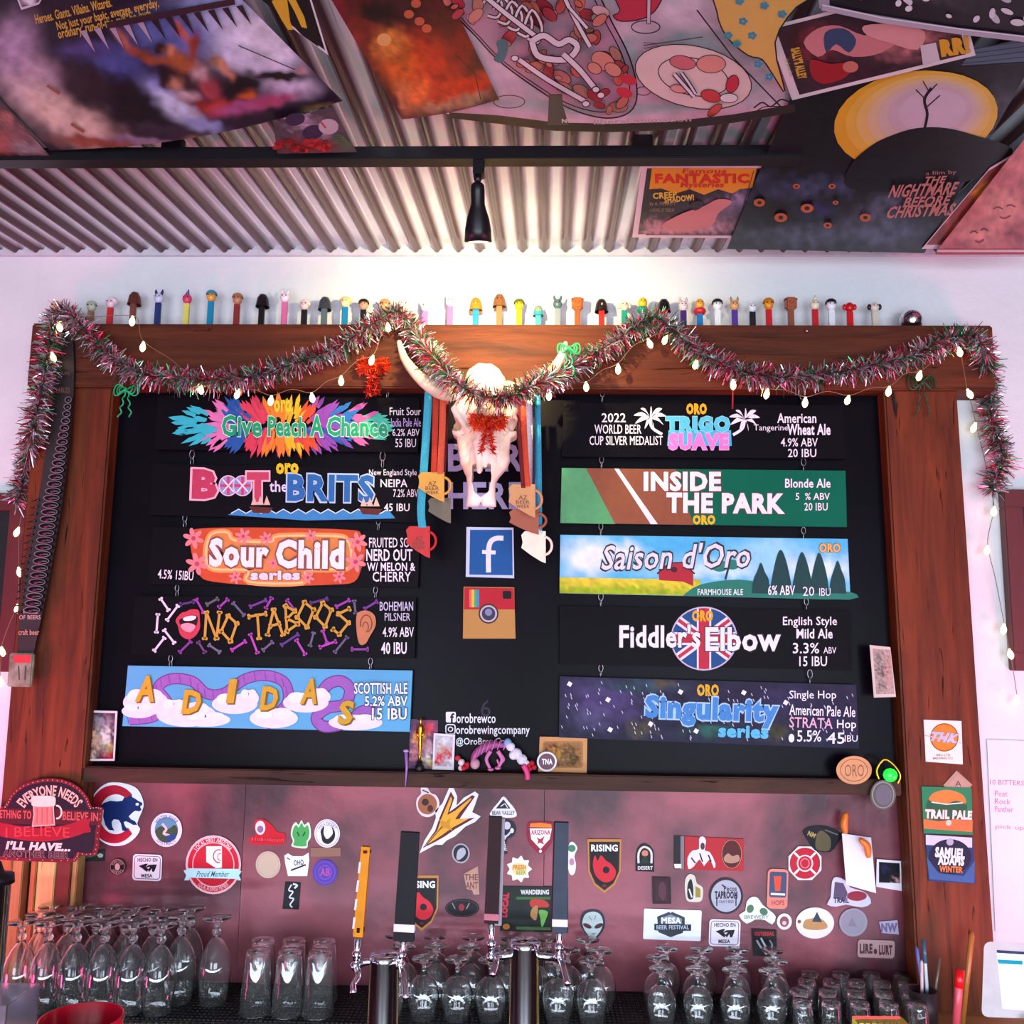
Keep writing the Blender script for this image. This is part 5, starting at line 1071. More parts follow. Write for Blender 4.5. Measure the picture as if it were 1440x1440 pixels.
# labels on the right post
def f(a):
    a.ell(1328, 1037, 20, 20, '#8a4a1c'); a.ell(1328, 1037, 18.5, 18.5, '#d8802c'); a.text('THK', 1308, 1030, 1348, 1044, '#b8b4c4', bold=.07, shear=.4, outline='#6a6474', ow=.03, rot=6); a.line([(1300, 1034), (1352, 1045)], 1.5, '#b8b4c4'); a.text('ORO LTD', 1316, 1060, 1336, 1063.5, '#50443c'); a.text('BREWING CO', 1312, 1065, 1340, 1068, '#50443c')
card('paper_coaster', 'white square coaster with orange circle high on the right post', [(1299, 1012), (1352, 1014), (1354, 1075), (1302, 1071)], .0925, '#e8dcd0', 'coaster', fn=f)
def f(a):
    a.poly(rotp([(1338, 1094), (1358, 1094), (1358, 1112), (1338, 1112)], 1348, 1103, 45), '#b09080'); a.text('A', 1343, 1098, 1352, 1106, '#5a4038')
card('small_note', 'small tan diamond-tilted note poking above the green coaster on the right post', rotp([(1332, 1090), (1362, 1090), (1362, 1118), (1332, 1118)], 1347, 1104, 42), .0918, '#a88878', 'note', fn=f, th=.001)
def f(a):
    a.ell(1331, 1135, 29, 24, '#2c5c40'); a.poly(smooth([(1306, 1124), (1315, 1114), (1335, 1111), (1354, 1118), (1358, 1130), (1345, 1126), (1330, 1130), (1315, 1128)], 4, True), '#dc7c3c'); a.line([(1310, 1128), (1331, 1131), (1354, 1129)], 1.6, '#d8e0d0'); a.poly([(1299, 1152), (1320, 1155), (1345, 1152), (1368, 1154), (1367, 1170), (1299, 1165)], '#dc7040')
    a.text('TRAIL PALE', 1301, 1139, 1367, 1152, '#e8dcd4', bold=.06, outline='#a03830', ow=.04, rot=2); a.ell(1334, 1157, 4, 4, '#b8c8b8')
card('square_coaster', 'green and orange printed coaster on the right post above the navy one', [(1296, 1106), (1366, 1108), (1368, 1174), (1299, 1172)], .0935, '#2e7c54', 'coaster', fn=f)
def f(a):
    a.poly([(1302, 1174), (1367, 1178), (1367, 1192), (1302, 1188)], '#c8c4d4'); a.ell(1336, 1205, 30, 25, '#20243c'); a.poly([(1303, 1205), (1320, 1228), (1355, 1232), (1371, 1210), (1370, 1242), (1307, 1236)], '#3c5c90')
    a.text('SAMUEL', 1315, 1192, 1357, 1207, '#e4e0e8', bold=.06, rot=4); a.text('ADAMS', 1319, 1204, 1356, 1217, '#e4e0e8', bold=.06, rot=3); a.text('WINTER', 1321, 1218, 1354, 1227, '#c87838', bold=.05, rot=3); a.ell(1336, 1184, 5, 5, '#a8a4b8')
card('square_coaster', 'navy and white printed coaster on the right post, lowest of the three', [(1301, 1173), (1368, 1177), (1372, 1243), (1306, 1239)], .0928, '#2c3c68', 'coaster', fn=f)
# paper list on right wall
def f(a):
    a.text('10 BITTERS', 1392, 1097, 1440, 1104, '#a06080', rot=2)
    for k, s_ in enumerate(('Peat', 'Rock', 'Panther')): a.text(s_, 1399, 1112+k*11, 1417+k*4, 1120+k*11, '#a86888', rot=2)
    a.text('pick up', 1400, 1160, 1440, 1168, '#d88098', rot=3)
card('wall_note', 'large pinkish handwritten paper list on the wall right of the right post', [(1388, 1040), (1500, 1044), (1510, 1320), (1400, 1310)], .004, '#e8d8e0', 'note', fn=f, th=.001)
# ================= EVERYONE NEEDS sign =================
t = thing('bar_slogan_sign', W(65, 1210, .11), 'dark retro bar sign with beer mug and red banner at left of the metal backsplash', 'sign')
a = Art(wall_pf(.112)); out = smooth([(-22, 1150), (-20, 1138), (5, 1134), (14, 1118), (32, 1103), (60, 1095), (88, 1096), (110, 1106), (124, 1122), (130, 1136), (145, 1136), (140, 1172), (136, 1203), (112, 1202), (106, 1212), (60, 1212), (-10, 1208), (-20, 1200)], 2, True)
a.slab(out, .006, '#6a1c24'); brd = a.build('sign_board', VINYL, t)
a = Art(wall_pf(.112)); inn = [(62+(x-62)*.92, 1154+(y-1154)*.92) for x, y in out]
a.poly(inn, '#1c1424'); a.poly([(-22, 1136), (140, 1140), (138, 1160), (-22, 1158)], '#4c1820')
for i in range(0, len(out), 1):
    p, q = out[i], out[(i+1) % len(out)]
    for f_ in (.0, .5): a.ell(62+(p[0]*(1-f_)+q[0]*f_-62)*.96, 1154+(p[1]*(1-f_)+q[1]*f_-1154)*.955, .8, .8, '#c89088', layer=False)
a.k += 1
a.text('EVERYONE NEEDS', 22, 1104, 118, 1119, '#d8b0a0', bold=.03, arc=105)
a.text('SOMETHING TO', -18, 1139, 44, 1151, '#c05050', bold=.03, rot=2); a.text('BELIEVE IN', 88, 1142, 138, 1154, '#c05050', bold=.03, rot=2)
bn = smooth([(-20, 1162), (20, 1170), (60, 1174), (100, 1168), (124, 1158)], 4); a.line(bn, 19, '#98182a'); a.poly([(112, 1156), (128, 1150), (124, 1162), (128, 1170), (112, 1172)], '#98182a'); a.text('I BELIEVE', 8, 1164, 98, 1178, '#c83c40', bold=.0, wave=-2, wl=.5)
a.text("I'LL HAVE...", 9, 1184, 100, 1196, '#e8d0c8', bold=.06, shear=.2, rot=2); a.text('ANOTHER BEER', 4, 1196, 97, 1206, '#4a3038', bold=.04, outline='#b08080', ow=.03, rot=2)
mug_ = [(46, 1126), (76, 1126), (75, 1140), (77, 1160), (45, 1162), (48, 1145)]; a.poly(mug_, '#d87870'); a.line(mug_, 1.4, '#e8c0b4', closed=True); a.poly(smooth([(44, 1128), (46, 1120), (60, 1119), (76, 1120), (78, 1128), (74, 1134), (48, 1134)], 3, True), '#f0d0c0'); a.ring(80, 1142, 6.5, 9, 2.4, '#f0d0c0', a0=-100, a1=100)
for k in range(4): a.line([(52+k*7, 1136), (52+k*7, 1158)], 1.2, '#b85458')
a.build('printed_face', PAINT, brd)
# ================= STICKERS ON THE METAL =================
DSK = .0228
def stk(label, outline, col, arts=None, d=DSK, cat='sticker', name='sticker'):
    a = sticker(name, label, outline, col, d, VINYL, .0006, cat)
    if arts: arts(a)
    return done(a)
E_ = Art.epts
# bear in red C
def f(a):
    a.ring(160, 1145, 28, 34, 14, '#c01c34', a0=-42, a1=-325) if False else None
    pts = E_(160, 1145, 35, 41, 0, 40, 42, 318); inn_ = E_(163, 1145, 23, 28, 0, 40, 318, 42); a.poly(pts+inn_, '#b81c34')
    a.poly([(138, 1136), (146, 1129), (155, 1126), (165, 1127), (172, 1126), (175, 1121), (178, 1122), (181, 1119), (185, 1118), (186, 1121), (190, 1123), (194, 1126), (200, 1129), (200, 1132), (197, 1134), (199, 1139), (196, 1141), (190, 1140), (186, 1143), (181, 1148), (184, 1152), (190, 1155), (193, 1160), (187, 1160), (182, 1157), (177, 1155), (174, 1156), (176, 1162), (180, 1166), (179, 1169), (172, 1168), (170, 1158), (167, 1153), (160, 1152), (157, 1156), (158, 1163), (161, 1168), (153, 1167), (148, 1160), (145, 1148), (146, 1139), (140, 1138)], '#1c2c64'); a.ell(193, 1131, 2.5, 2, '#e8e4ec')
cub = smooth([(198, 1117), (190, 1107), (172, 1101), (152, 1101), (136, 1112), (127, 1130), (128, 1155), (138, 1178), (155, 1189), (175, 1188), (190, 1178), (197, 1166), (193, 1158), (200, 1140), (202, 1130)], 3, True)
stk('large die-cut sticker of a dark blue walking bear inside a red letter C', cub, '#eee8f0', f)
stk('round white-ringed sticker with a bird and river scene, right of the bear sticker', E_(234, 1167, 22, 24), '#dcd4e0', lambda a: (a.ell(234, 1167, 16.5, 18, '#5c88a8'), a.poly(smooth([(218, 1170), (226, 1162), (236, 1166), (246, 1160), (250, 1170), (244, 1182), (228, 1184)], 3, True), '#3c4c34'), a.line(smooth([(228, 1158), (234, 1166), (230, 1172), (240, 1176), (242, 1184)], 3), 3.5, '#c8b8b8'), a.poly([(232, 1176), (246, 1172), (246, 1180), (236, 1185)], '#28447c'), a.text('WATER RIVER', 216, 1146, 252, 1151, '#504870', arc=120), a.text('DISTRICT', 220, 1184, 248, 1189, '#504870', arc=-100)))
stk('small dark round sticker with lettered ring, left of the HECHO EN sticker', E_(165, 1219, 11.5, 12), '#1c1418', lambda a: (a.ring(165, 1219, 10, 10.5, .8, '#a07870'), a.text('BORN COLD', 156, 1209, 174, 1213, '#b89088', arc=150), a.text('BREWS', 157, 1225, 173, 1229, '#b89088', arc=-120), a.ell(165, 1219, 3.5, 5, '#b8a098')))
def hecho(cx, cy, w_, h_, lab):
    def f(a):
        a.line(rrect(cx-w_*.44, cy-h_*.43, cx+w_*.44, cy+h_*.43, 4, 2), 1, '#5c4858', closed=True)
        a.text('HECHO EN', cx-w_*.33, cy-h_*.37, cx+w_*.35, cy-h_*.22, '#382c38', bold=.03); a.text('MESA', cx-w_*.2, cy+h_*.24, cx+w_*.18, cy+h_*.38, '#382c38', bold=.04)
        x, y = cx, cy; a.poly([(x-w_*.3, y-h_*.06), (x-w_*.05, y-h_*.15), (x+w_*.02, y-h_*.14), (x-w_*.05, y-h_*.02), (x+w_*.05, y-h_*.1), (x+w_*.33, y-h_*.12), (x+w_*.3, y), (x+w_*.24, y+h_*.16), (x+w_*.17, y+h_*.16), (x+w_*.15, y+h_*.04), (x+w_*.07, y+h_*.17), (x+w_*.02, y+h_*.1), (x+w_*.0, y+h_*.17), (x-w_*.1, y+h_*.1), (x-w_*.18, y+h_*.02)], '#1c1820'); a.poly([(x-w_*.02, y), (x+w_*.1, y-h_*.03), (x+w_*.04, y+h_*.06)], '#e4d4e0')
    stk(lab, rrect(cx-w_/2, cy-h_/2, cx+w_/2, cy+h_/2, 5, 2), '#e8dce8', f)
hecho(207, 1220, 41, 37, 'white rounded square sticker with black eagle, on the left of the sheet'); hecho(1019, 1312, 44, 38, 'white rounded square sticker with black eagle, on the right above the snifters')
def f(a):
    a.ell(300, 1216, 36, 38.5, '#c41c30'); a.ring(300, 1216, 29, 31, 1.4, '#e8a8b0'); a.poly([(290, 1190), (312, 1190), (312, 1220), (304, 1221), (290, 1212)], '#f0e4e8'); a.ring(308, 1204, 8, 9, 1.6, '#c41c30', a0=80, a1=290); a.ring(310, 1205, 4, 5, 1.2, '#c41c30', a0=80, a1=290)
    a.text('LOCAL FIRST ARIZONA', 270, 1177, 330, 1184, '#f0c8cc', bold=.02, arc=125); a.text('LOCAL BUSINESS MEMBER', 278, 1247, 322, 1253, '#f0c0c8', arc=-80)
    a.poly([(258, 1224), (264, 1223), (264, 1221), (336, 1222), (336, 1225), (340, 1225), (336, 1231), (339, 1238), (334, 1238), (334, 1236), (266, 1234), (266, 1238), (259, 1238), (262, 1231)], '#b8dce0'); a.text('Proud Member', 277, 1225, 322, 1233, '#38687c', bold=.01, shear=.3)
stk('large red round sticker with white state outline and pale blue ribbon', E_(300, 1216, 39, 41.5), '#e8b0b8', f)
stk('red cap-shaped sticker with a white emblem, top left of the small cluster', smooth([(358, 1158), (362, 1152), (372, 1153), (378, 1157), (384, 1162), (390, 1170), (400, 1172), (401, 1184), (392, 1188), (354, 1187), (351, 1178), (359, 1175)], 3, True), '#c01828', lambda a: (a.ell(366, 1164, 7, 10, '#d8d0dc'), a.ell(366, 1166, 4.5, 5, '#8c6a80'), a.line([(354, 1180), (399, 1182)], 4, '#e04450'), a.text('RED BREWING', 356, 1178, 398, 1184, '#a01020', bold=.02)))
stk('green spiky plant-shaped sticker beside the red cap sticker', smooth([(410, 1190), (412, 1183), (409, 1174), (411, 1162), (416, 1156), (420, 1160), (424, 1153), (428, 1160), (434, 1156), (437, 1166), (437, 1178), (433, 1184), (432, 1192), (424, 1193)], 3, True), '#cfe0c8', lambda a: (a.poly(smooth([(413, 1189), (414, 1182), (411, 1174), (413, 1164), (417, 1160), (420, 1164), (424, 1157), (428, 1164), (432, 1160), (435, 1168), (434, 1178), (431, 1183), (430, 1190)], 3, True), '#48a054'), a.line([(418, 1170), (421, 1176)], 2, '#24542c'), a.line([(429, 1170), (426, 1176)], 2, '#24542c')))
stk('white round sticker with black flame swirl emblem', E_(460, 1172, 18, 20), '#e4dce8', lambda a: (a.ring(460, 1172, 16, 18, .8, '#8c8090'), a.poly(smooth([(452, 1176), (451, 1168), (456, 1162), (455, 1172), (460, 1180), (468, 1172), (466, 1162), (471, 1170), (470, 1180), (462, 1187), (454, 1184)], 3, True), '#1c1820'), a.text('HALA DESERT', 446, 1156, 474, 1161, '#5c5064', arc=120)))
stk('tan rectangular strip sticker under the flame swirl sticker', [(437, 1192), (479, 1192), (479, 1204), (437, 1205)], '#8c6454')
stk('plain cream round sticker left of the crown sticker', E_(377, 1216, 17.5, 19), '#c8ac98', lambda a: a.ring(377, 1216, 15, 16.5, .6, '#b89884'))
stk('white irregular sticker with black letters and baseball bat', [(400, 1203), (405, 1200), (412, 1204), (426, 1204), (434, 1199), (435, 1210), (432, 1232), (405, 1232), (401, 1214)], '#eeeaf2', lambda a: (a.text('OHO', 413, 1209, 427, 1217, '#201c24', bold=.03, rot=-6), a.line([(409, 1224), (430, 1216)], 2.4, '#28222c'), a.line([(403, 1206), (408, 1209)], 1.4, '#28222c')))
stk('purple lace-edged round sticker', E_(457, 1227, 17.5, 18.5, 0, 32), '#54389c', lambda a: (a.ring(457, 1227, 14, 15, 1, '#7c4cb8'), a.ring(457, 1227, 9, 9.5, 1, '#8c54b8'), a.text('AB', 450, 1221, 464, 1232, '#b04898', bold=.04)))
stk('black tall sticker with white brush script', [(401, 1240), (423, 1241), (420, 1279), (397, 1278)], '#0e0c10', lambda a: (a.line(smooth([(410, 1244), (406, 1252), (412, 1254), (407, 1262), (413, 1264), (408, 1272), (411, 1276)], 4), 1.8, '#dcd4e0'), a.line(smooth([(412, 1243), (418, 1245), (414, 1249)], 3), 2.6, '#dcd4e0')))
stk('round dark-centred fruit-shaped sticker with a white rim by the trident', smooth([(592, 1108), (600, 1107), (606, 1115), (614, 1119), (618, 1130), (614, 1142), (603, 1149), (592, 1146), (586, 1136), (586, 1124), (592, 1116)], 4, True), '#e0ccd4', lambda a: (a.ell(601, 1131, 13.5, 14.5, '#9c5c3c'), a.ell(598, 1128, 5, 5, '#3c1c18'), a.ell(605, 1137, 4, 5, '#4c2420'), a.line([(594, 1111), (603, 1115)], 2, '#3c5c34')))
tri = [(590, 1200), (597, 1182), (608, 1164), (613, 1150), (612, 1140), (622, 1130), (632, 1107), (638, 1108), (643, 1120), (642, 1133), (652, 1122), (668, 1113), (673, 1117), (668, 1132), (664, 1142), (676, 1148), (668, 1156), (655, 1162), (640, 1176), (628, 1182), (622, 1188), (612, 1188)]
def f(a):
    a.poly([(594, 1193), (612, 1168), (618, 1150), (634, 1113), (639, 1122), (632, 1142), (664, 1118), (668, 1120), (650, 1146), (646, 1152), (668, 1150), (640, 1166), (626, 1176), (612, 1184)], '#5c1c28'); a.poly([(597, 1190), (615, 1168), (621, 1150), (634, 1120), (636, 1124), (629, 1146), (640, 1140), (662, 1122), (663, 1124), (646, 1143), (640, 1152), (660, 1151), (636, 1164), (622, 1174), (610, 1182)], '#e0a030'); a.poly([(618, 1152), (626, 1156), (634, 1150), (632, 1160), (636, 1168), (626, 1164), (618, 1168), (620, 1160)], '#c88820'); a.line([(600, 1188), (622, 1162)], 1.2, '#5c1c28')
stk('large gold and maroon trident fork sticker with a white outline', tri, '#e4dce6', f)
stk('small silver round sticker with dark leaf, below the trident', E_(648, 1200, 12.5, 14), '#a8a0ac', lambda a: (a.ell(648, 1200, 10.5, 12, '#28242c'), a.poly(smooth([(642, 1208), (644, 1196), (652, 1192), (655, 1200), (648, 1208)], 3, True), '#b0a8b4')))
def rising(cx, cy, w_, h_, lab):
    o = [(cx-w_/2, cy-h_/2), (cx+w_/2, cy-h_/2), (cx+w_/2-1, cy+h_*.1), (cx+w_*.3, cy+h_*.35), (cx, cy+h_/2), (cx-w_*.3, cy+h_*.35), (cx-w_/2+1, cy+h_*.1)]
    sc2 = lambda k: [(cx+(x-cx)*k, cy+(y-cy)*k) for x, y in o]
    def f(a):
        a.poly(sc2(.90), '#16101a'); a.poly(sc2(.84), '#3c1420'); a.poly(sc2(.81), '#120c12'); a.text('RISING', cx-w_*.39, cy-h_*.40, cx+w_*.39, cy-h_*.27, '#ece4ec', bold=.04)
        a.poly(smooth([(cx-w_*.34, cy-h_*.02), (cx-w_*.28, cy-h_*.2), (cx-w_*.2, cy-h_*.1), (cx-w_*.1, cy-h_*.2), (cx+w_*.05, cy-h_*.1), (cx+w_*.2, cy-h_*.04), (cx+w_*.34, cy+h_*.1), (cx+w_*.25, cy+h_*.25), (cx, cy+h_*.3), (cx-w_*.25, cy+h_*.18)], 3, True), '#c82030'); a.ell(cx+w_*.05, cy+h_*.07, w_*.1, w_*.1, '#140c10'); a.ell(cx, cy+h_*.36, 3, 2, '#6a2028')
    stk(lab, o, '#b87838', f)
rising(850, 1218, 48, 76, 'gold-edged black shield sticker with red bird emblem, right of the taps'); rising(593, 1270, 48, 78, 'gold-edged black shield sticker half hidden behind the black tap handle')
stk('pale pink lettering sticker beside the dark tap handle', [(652, 1229), (672, 1218), (674, 1258), (666, 1258), (664, 1252), (656, 1250)], '#b88878', lambda a: (a.text('THE', 653, 1229, 672, 1238, '#7a4040', bold=.03), a.text('ANT', 655, 1240, 672, 1250, '#7a4040', bold=.03)), d=DSK)
stk('black oval sticker with small red emblem left of the centre tap handle', E_(650, 1277, 24, 12.5), '#140e14', lambda a: (a.ring(650, 1277, 22, 11, .7, '#4c3840'), a.ell(649, 1276, 4, 5, '#8c2030'), a.line([(636, 1270), (640, 1278)], 1.2, '#a08890'), a.line([(660, 1270), (656, 1278)], 1.2, '#a08890')))
stk('white triangular mountain-shaped sticker at the top behind the tap handles', smooth([(690, 1147), (692, 1139), (701, 1128), (708, 1120), (716, 1128), (724, 1138), (726, 1148), (712, 1150)], 3, True), '#e6dee8', lambda a: (a.poly([(697, 1137), (708, 1124), (718, 1137)], '#2c2834'), a.line([(704, 1134), (710, 1130), (714, 1136)], 1.4, '#d8d0dc'), a.text('BEAR VALLEY', 692, 1140, 724, 1146, '#3c3444', bold=.02)))
stk('black and white script sticker with animal head right of the tall centre handle', smooth([(705, 1158), (712, 1152), (722, 1156), (726, 1166), (722, 1176), (714, 1180), (712, 1194), (714, 1200), (705, 1200), (703, 1180)], 3, True), '#282430', lambda a: (a.ell(713, 1161, 5, 5.5, '#c4bcc8'), a.line(smooth([(718, 1170), (712, 1176), (706, 1174)], 3), 2.5, '#c8c0cc'), a.text('Brew', 699, 1182, 719, 1192, '#d0c8d4', bold=.02, rot=75), a.ell(720, 1168, 2.5, 3.5, '#dcd4e0')))
shd = smooth([(741, 1160), (747, 1155), (760, 1155), (773, 1156), (779, 1160), (778, 1180), (771, 1192), (760, 1201), (749, 1192), (741, 1180)], 3, True)
stk('white and maroon shield sticker with orange fan top and a small red figure', shd, '#8c1c38', lambda a: (a.poly([(745, 1163), (746, 1158), (760, 1157), (775, 1159), (776, 1164)], '#e07c24'), a.poly([(745, 1165), (776, 1165), (773, 1180), (760, 1194), (747, 1180)], '#ece0e8'), a.text('ARIZONA', 747, 1167, 774, 1174, '#b02840', bold=.03), a.poly(smooth([(754, 1177), (760, 1180), (766, 1175), (763, 1183), (766, 1188), (759, 1185), (755, 1188), (757, 1182)], 2, True), '#a82838'), a.ell(760, 1197, 2, 2, '#f0e8ec')))
fl = []
for k in range(48):
    th = 2*math.pi*k/48; r = 19*(.86+.14*abs(math.cos(th*4.5))); fl.append((730+r*math.cos(th), 1222+r*1.06*math.sin(th)))
fl2 = [(730+(18 if k % 2 == 0 else 13.5)*math.cos(math.pi*k/9), 1222+(19 if k % 2 == 0 else 14.5)*math.sin(math.pi*k/9)) for k in range(18)]
stk('cream flower-shaped sticker with orange centre between the tap handles', smooth(fl2, 3, True), '#f0e2d0', lambda a: (a.ell(730, 1222, 10.5, 9, '#f0c890'), a.text('FRESH', 721, 1216, 740, 1223, '#d07828', bold=.06), a.text('BEER', 726, 1224, 740, 1230, '#98a030', bold=.05)))
def f(a):
    a.text('DRINK LOCAL', 708, 1253, 717, 1293, '#b82838', bold=.05) if False else a.text('LOCAL', 693, 1268, 728, 1277, '#b82838', bold=.08, rot=-85)
    a.text('WANDERING', 732, 1251, 772, 1258, '#d0ccc8', bold=.05); a.poly([(726, 1261), (774, 1261), (774, 1265), (726, 1265)], '#3c5c30')
    a.poly(smooth([(745, 1268), (752, 1264), (768, 1267), (772, 1275), (762, 1276), (748, 1276)], 3, True), '#b03028'); a.poly(smooth([(748, 1278), (756, 1274), (754, 1294), (746, 1288)], 3, True), '#a87848'); a.poly(smooth([(758, 1280), (770, 1282), (768, 1292), (762, 1304), (760, 1292)], 3, True), '#68a048'); a.poly([(726, 1303), (776, 1304), (776, 1308), (726, 1307)], '#3c5c30'); a.ell(712, 1303, 5, 4, '#a86828')
stk('large black poster-like sticker with red toadstool figures, between the tap handles', [(705, 1246), (780, 1246), (801, 1300), (800, 1312), (703, 1309)][0:0] or [(705, 1246), (799, 1247), (799, 1312), (703, 1309)], '#171a18', f)
stk('small green and white figure sticker peeking right of the right tap handle', smooth([(800, 1188), (806, 1184), (812, 1192), (809, 1200), (808, 1206), (810, 1216), (808, 1228), (802, 1230), (798, 1215)], 3, True), '#e0d4e0', lambda a: (a.ell(804, 1193, 5.5, 5, '#40785c'), a.ell(804, 1212, 3.5, 5, '#b87c98')))
stk('silver alien-face oval sticker with dark almond eyes', smooth([(834, 1322), (822, 1312), (816, 1298), (820, 1284), (834, 1279), (847, 1284), (851, 1298), (846, 1312)], 4, True), '#2c3038', lambda a: (a.poly(smooth([(834, 1319), (824, 1311), (819, 1298), (823, 1286), (834, 1282), (844, 1286), (848, 1298), (843, 1311)], 4, True), '#b8c4c4'), a.ell(826, 1302, 6.5, 3, '#4c2c34', rot=25), a.ell(842, 1302, 6.5, 3, '#4c2c34', rot=-25), a.line([(828, 1288), (832, 1294)], 1, '#6c7878'), a.line([(838, 1287), (836, 1294)], 1, '#6c7878'), a.line([(832, 1313), (837, 1313)], 1, '#6c7878')))
arch = [(894, 1225), (894, 1205), (896, 1194), (901, 1188), (907, 1186), (914, 1189), (919, 1195), (920, 1205), (920, 1226)]
stk('black arched sticker with white rim and small orange moon', arch, '#141014', lambda a: (a.line(smooth([(898, 1214), (898, 1200), (903, 1192), (910, 1192), (916, 1199), (916, 1214)], 3), 3, '#d0c4c0'), a.ell(907, 1200, 4.5, 4.5, '#c07860'), a.poly([(899, 1214), (907, 1203), (915, 1214)], '#1c2c24'), a.text('DESERT', 897, 1218, 918, 1223, '#d8ccd0', bold=.03)))
stk('dark red narrow sticker with a faint bottle shape', [(917, 1233), (943, 1234), (944, 1271), (918, 1271)], '#281018', lambda a: (a.poly([(922, 1237), (939, 1238), (940, 1268), (922, 1267)], '#38141c'), a.poly(smooth([(928, 1242), (934, 1241), (937, 1252), (934, 1266), (928, 1262), (926, 1252)], 3, True), '#54283c')))
stk('black and grey tall strip sticker left of the red poster sticker', [(948, 1175), (962, 1176), (962, 1222), (948, 1222)], '#181418', lambda a: (a.poly([(957, 1176), (962, 1176), (962, 1222), (957, 1222)], '#786c74'), a.poly([(948, 1215), (958, 1215), (958, 1221), (949, 1221)], '#e8e0e8')))
def f(a):
    a.poly(smooth([(983, 1180), (988, 1176), (993, 1182), (991, 1196), (998, 1198), (1006, 1214), (1004, 1221), (998, 1208), (990, 1218), (984, 1208), (976, 1218), (968, 1222), (967, 1206), (974, 1196), (983, 1194)], 2, True), '#d8ccd4'); a.line([(972, 1206), (978, 1214)], 2, '#281820'); a.line([(984, 1200), (988, 1212)], 2, '#281820'); a.line([(996, 1202), (1000, 1212)], 2, '#281820'); a.ell(988, 1190, 3, 5, '#403038')
    a.ell(1029, 1201, 15, 21, '#4c1418'); a.ring(1029, 1201, 14, 20, 1, '#c06858'); a.poly(smooth([(1018, 1206), (1024, 1200), (1030, 1204), (1038, 1202), (1040, 1210), (1030, 1214), (1020, 1212)], 3, True), '#a87c68')
stk('long red sticker with pale ragged figure and dark oval seal', [(963, 1176), (1046, 1180), (1046, 1225), (963, 1223)], '#a81c28', f)
stk('black and yellow figure sticker with white outline under the red sticker', smooth([(965, 1264), (963, 1250), (964, 1236), (970, 1229), (977, 1232), (980, 1242), (988, 1248), (988, 1262), (984, 1268), (970, 1268)], 3, True), '#ccc0b4', lambda a: (a.poly(smooth([(967, 1262), (967, 1244), (972, 1236), (975, 1250), (974, 1264)], 3, True), '#181418'), a.poly([(978, 1246), (985, 1250), (985, 1262), (978, 1262)], '#8c7c30'), a.line([(969, 1250), (973, 1262)], 2, '#d8d0d4')))
stk('grey round sticker with black rim and old-style lettering', E_(1021, 1260, 24, 25.5), '#22202a', lambda a: (a.ell(1021, 1260, 21, 22.5, '#a4a0b0'), a.text('TAPROOM', 1005, 1253, 1037, 1264, '#2c2834', bold=.06), a.text('Pecos', 1018, 1246, 1036, 1253, '#2c2834', bold=.02), a.line([(1015, 1244), (1020, 1248)], 2, '#2c2834'), a.line([(1008, 1262), (1008, 1274)], 1.6, '#2c2834'), a.line([(1035, 1262), (1035, 1274)], 1.6, '#2c2834'), a.text('CRAFT BEER', 1011, 1266, 1032, 1270, '#4c4854')))
def f(a):
    a.poly([(924, 1289), (941, 1282), (943, 1284), (945, 1282), (963, 1290), (963, 1300), (972, 1300), (972, 1309), (961, 1309), (960, 1312), (943, 1318), (926, 1311), (926, 1309), (920, 1308), (920, 1299), (925, 1299)], '#343844'); a.poly([(929, 1291), (943, 1286), (959, 1292), (959, 1299), (929, 1298)], '#7c8494'); a.text('MESA', 930, 1290, 958, 1299, '#eeeaf4', bold=.05); a.poly([(921, 1300), (971, 1301), (971, 1308), (921, 1307)], '#1c1c24'); a.text('BEER FESTIVAL', 923, 1301, 969, 1307, '#a8b0c0', bold=.03)
stk('large white rectangular sticker with dark crest above the right snifter glasses', rrect(905, 1279, 986, 1322, 2, 2), '#eceaf4', f)
stk('pointed white and green hop-shaped sticker with swallow-tailed base', smooth([(1039, 1287), (1048, 1281), (1050, 1268), (1058, 1261), (1066, 1263), (1072, 1272), (1082, 1280), (1091, 1289), (1086, 1300), (1076, 1294), (1062, 1293), (1050, 1299)], 2, True), '#dcdcd8', lambda a: (a.ell(1055, 1278, 5, 6, '#486c50', rot=20), a.ell(1074, 1282, 6, 5, '#486c50', rot=30), a.ell(1064, 1272, 4, 7, '#e8e8e4'), a.text('BREWERY', 1047, 1287, 1081, 1292, '#3c5c48')))
stk('orange-pink framed sticker of a pint glass', rrect(1079, 1222, 1108, 1278, 6, 2), '#d87c70', lambda a: (a.poly(rrect(1082, 1226, 1106, 1262, 3, 2), '#3c4864'), a.poly([(1088, 1232), (1099, 1232), (1097, 1253), (1090, 1253)], '#d04830'), a.line([(1084, 1257), (1104, 1258)], 3, '#d8d0dc'), a.text('HOPS', 1085, 1266, 1103, 1273, '#a84038', bold=.03)))
oc = [(1132+25*math.cos(math.pi*(k+.5)/8*2)*(1.0 if k % 1 == 0 else .9), 1214+25.5*math.sin(math.pi*(k+.5)/8*2)) for k in range(8)]
def f(a):
    a.poly(E_(1132, 1214, 21.5, 22, 0, 32), '#b01c30'); 
    for p, q in (((1117, 1199), (1147, 1229)), ((1147, 1199), (1117, 1229))): a.line([p, q], 3, '#ecd8dc')
    a.ell(1132, 1214, 11.5, 12, '#ecc8cc'); a.ell(1132, 1214, 9.5, 10, '#b01c30'); a.ring(1132, 1214, 6, 6.5, 1.2, '#d88890')
stk('red and white octagonal firefighter cross sticker', oc, '#ece0e8', f)
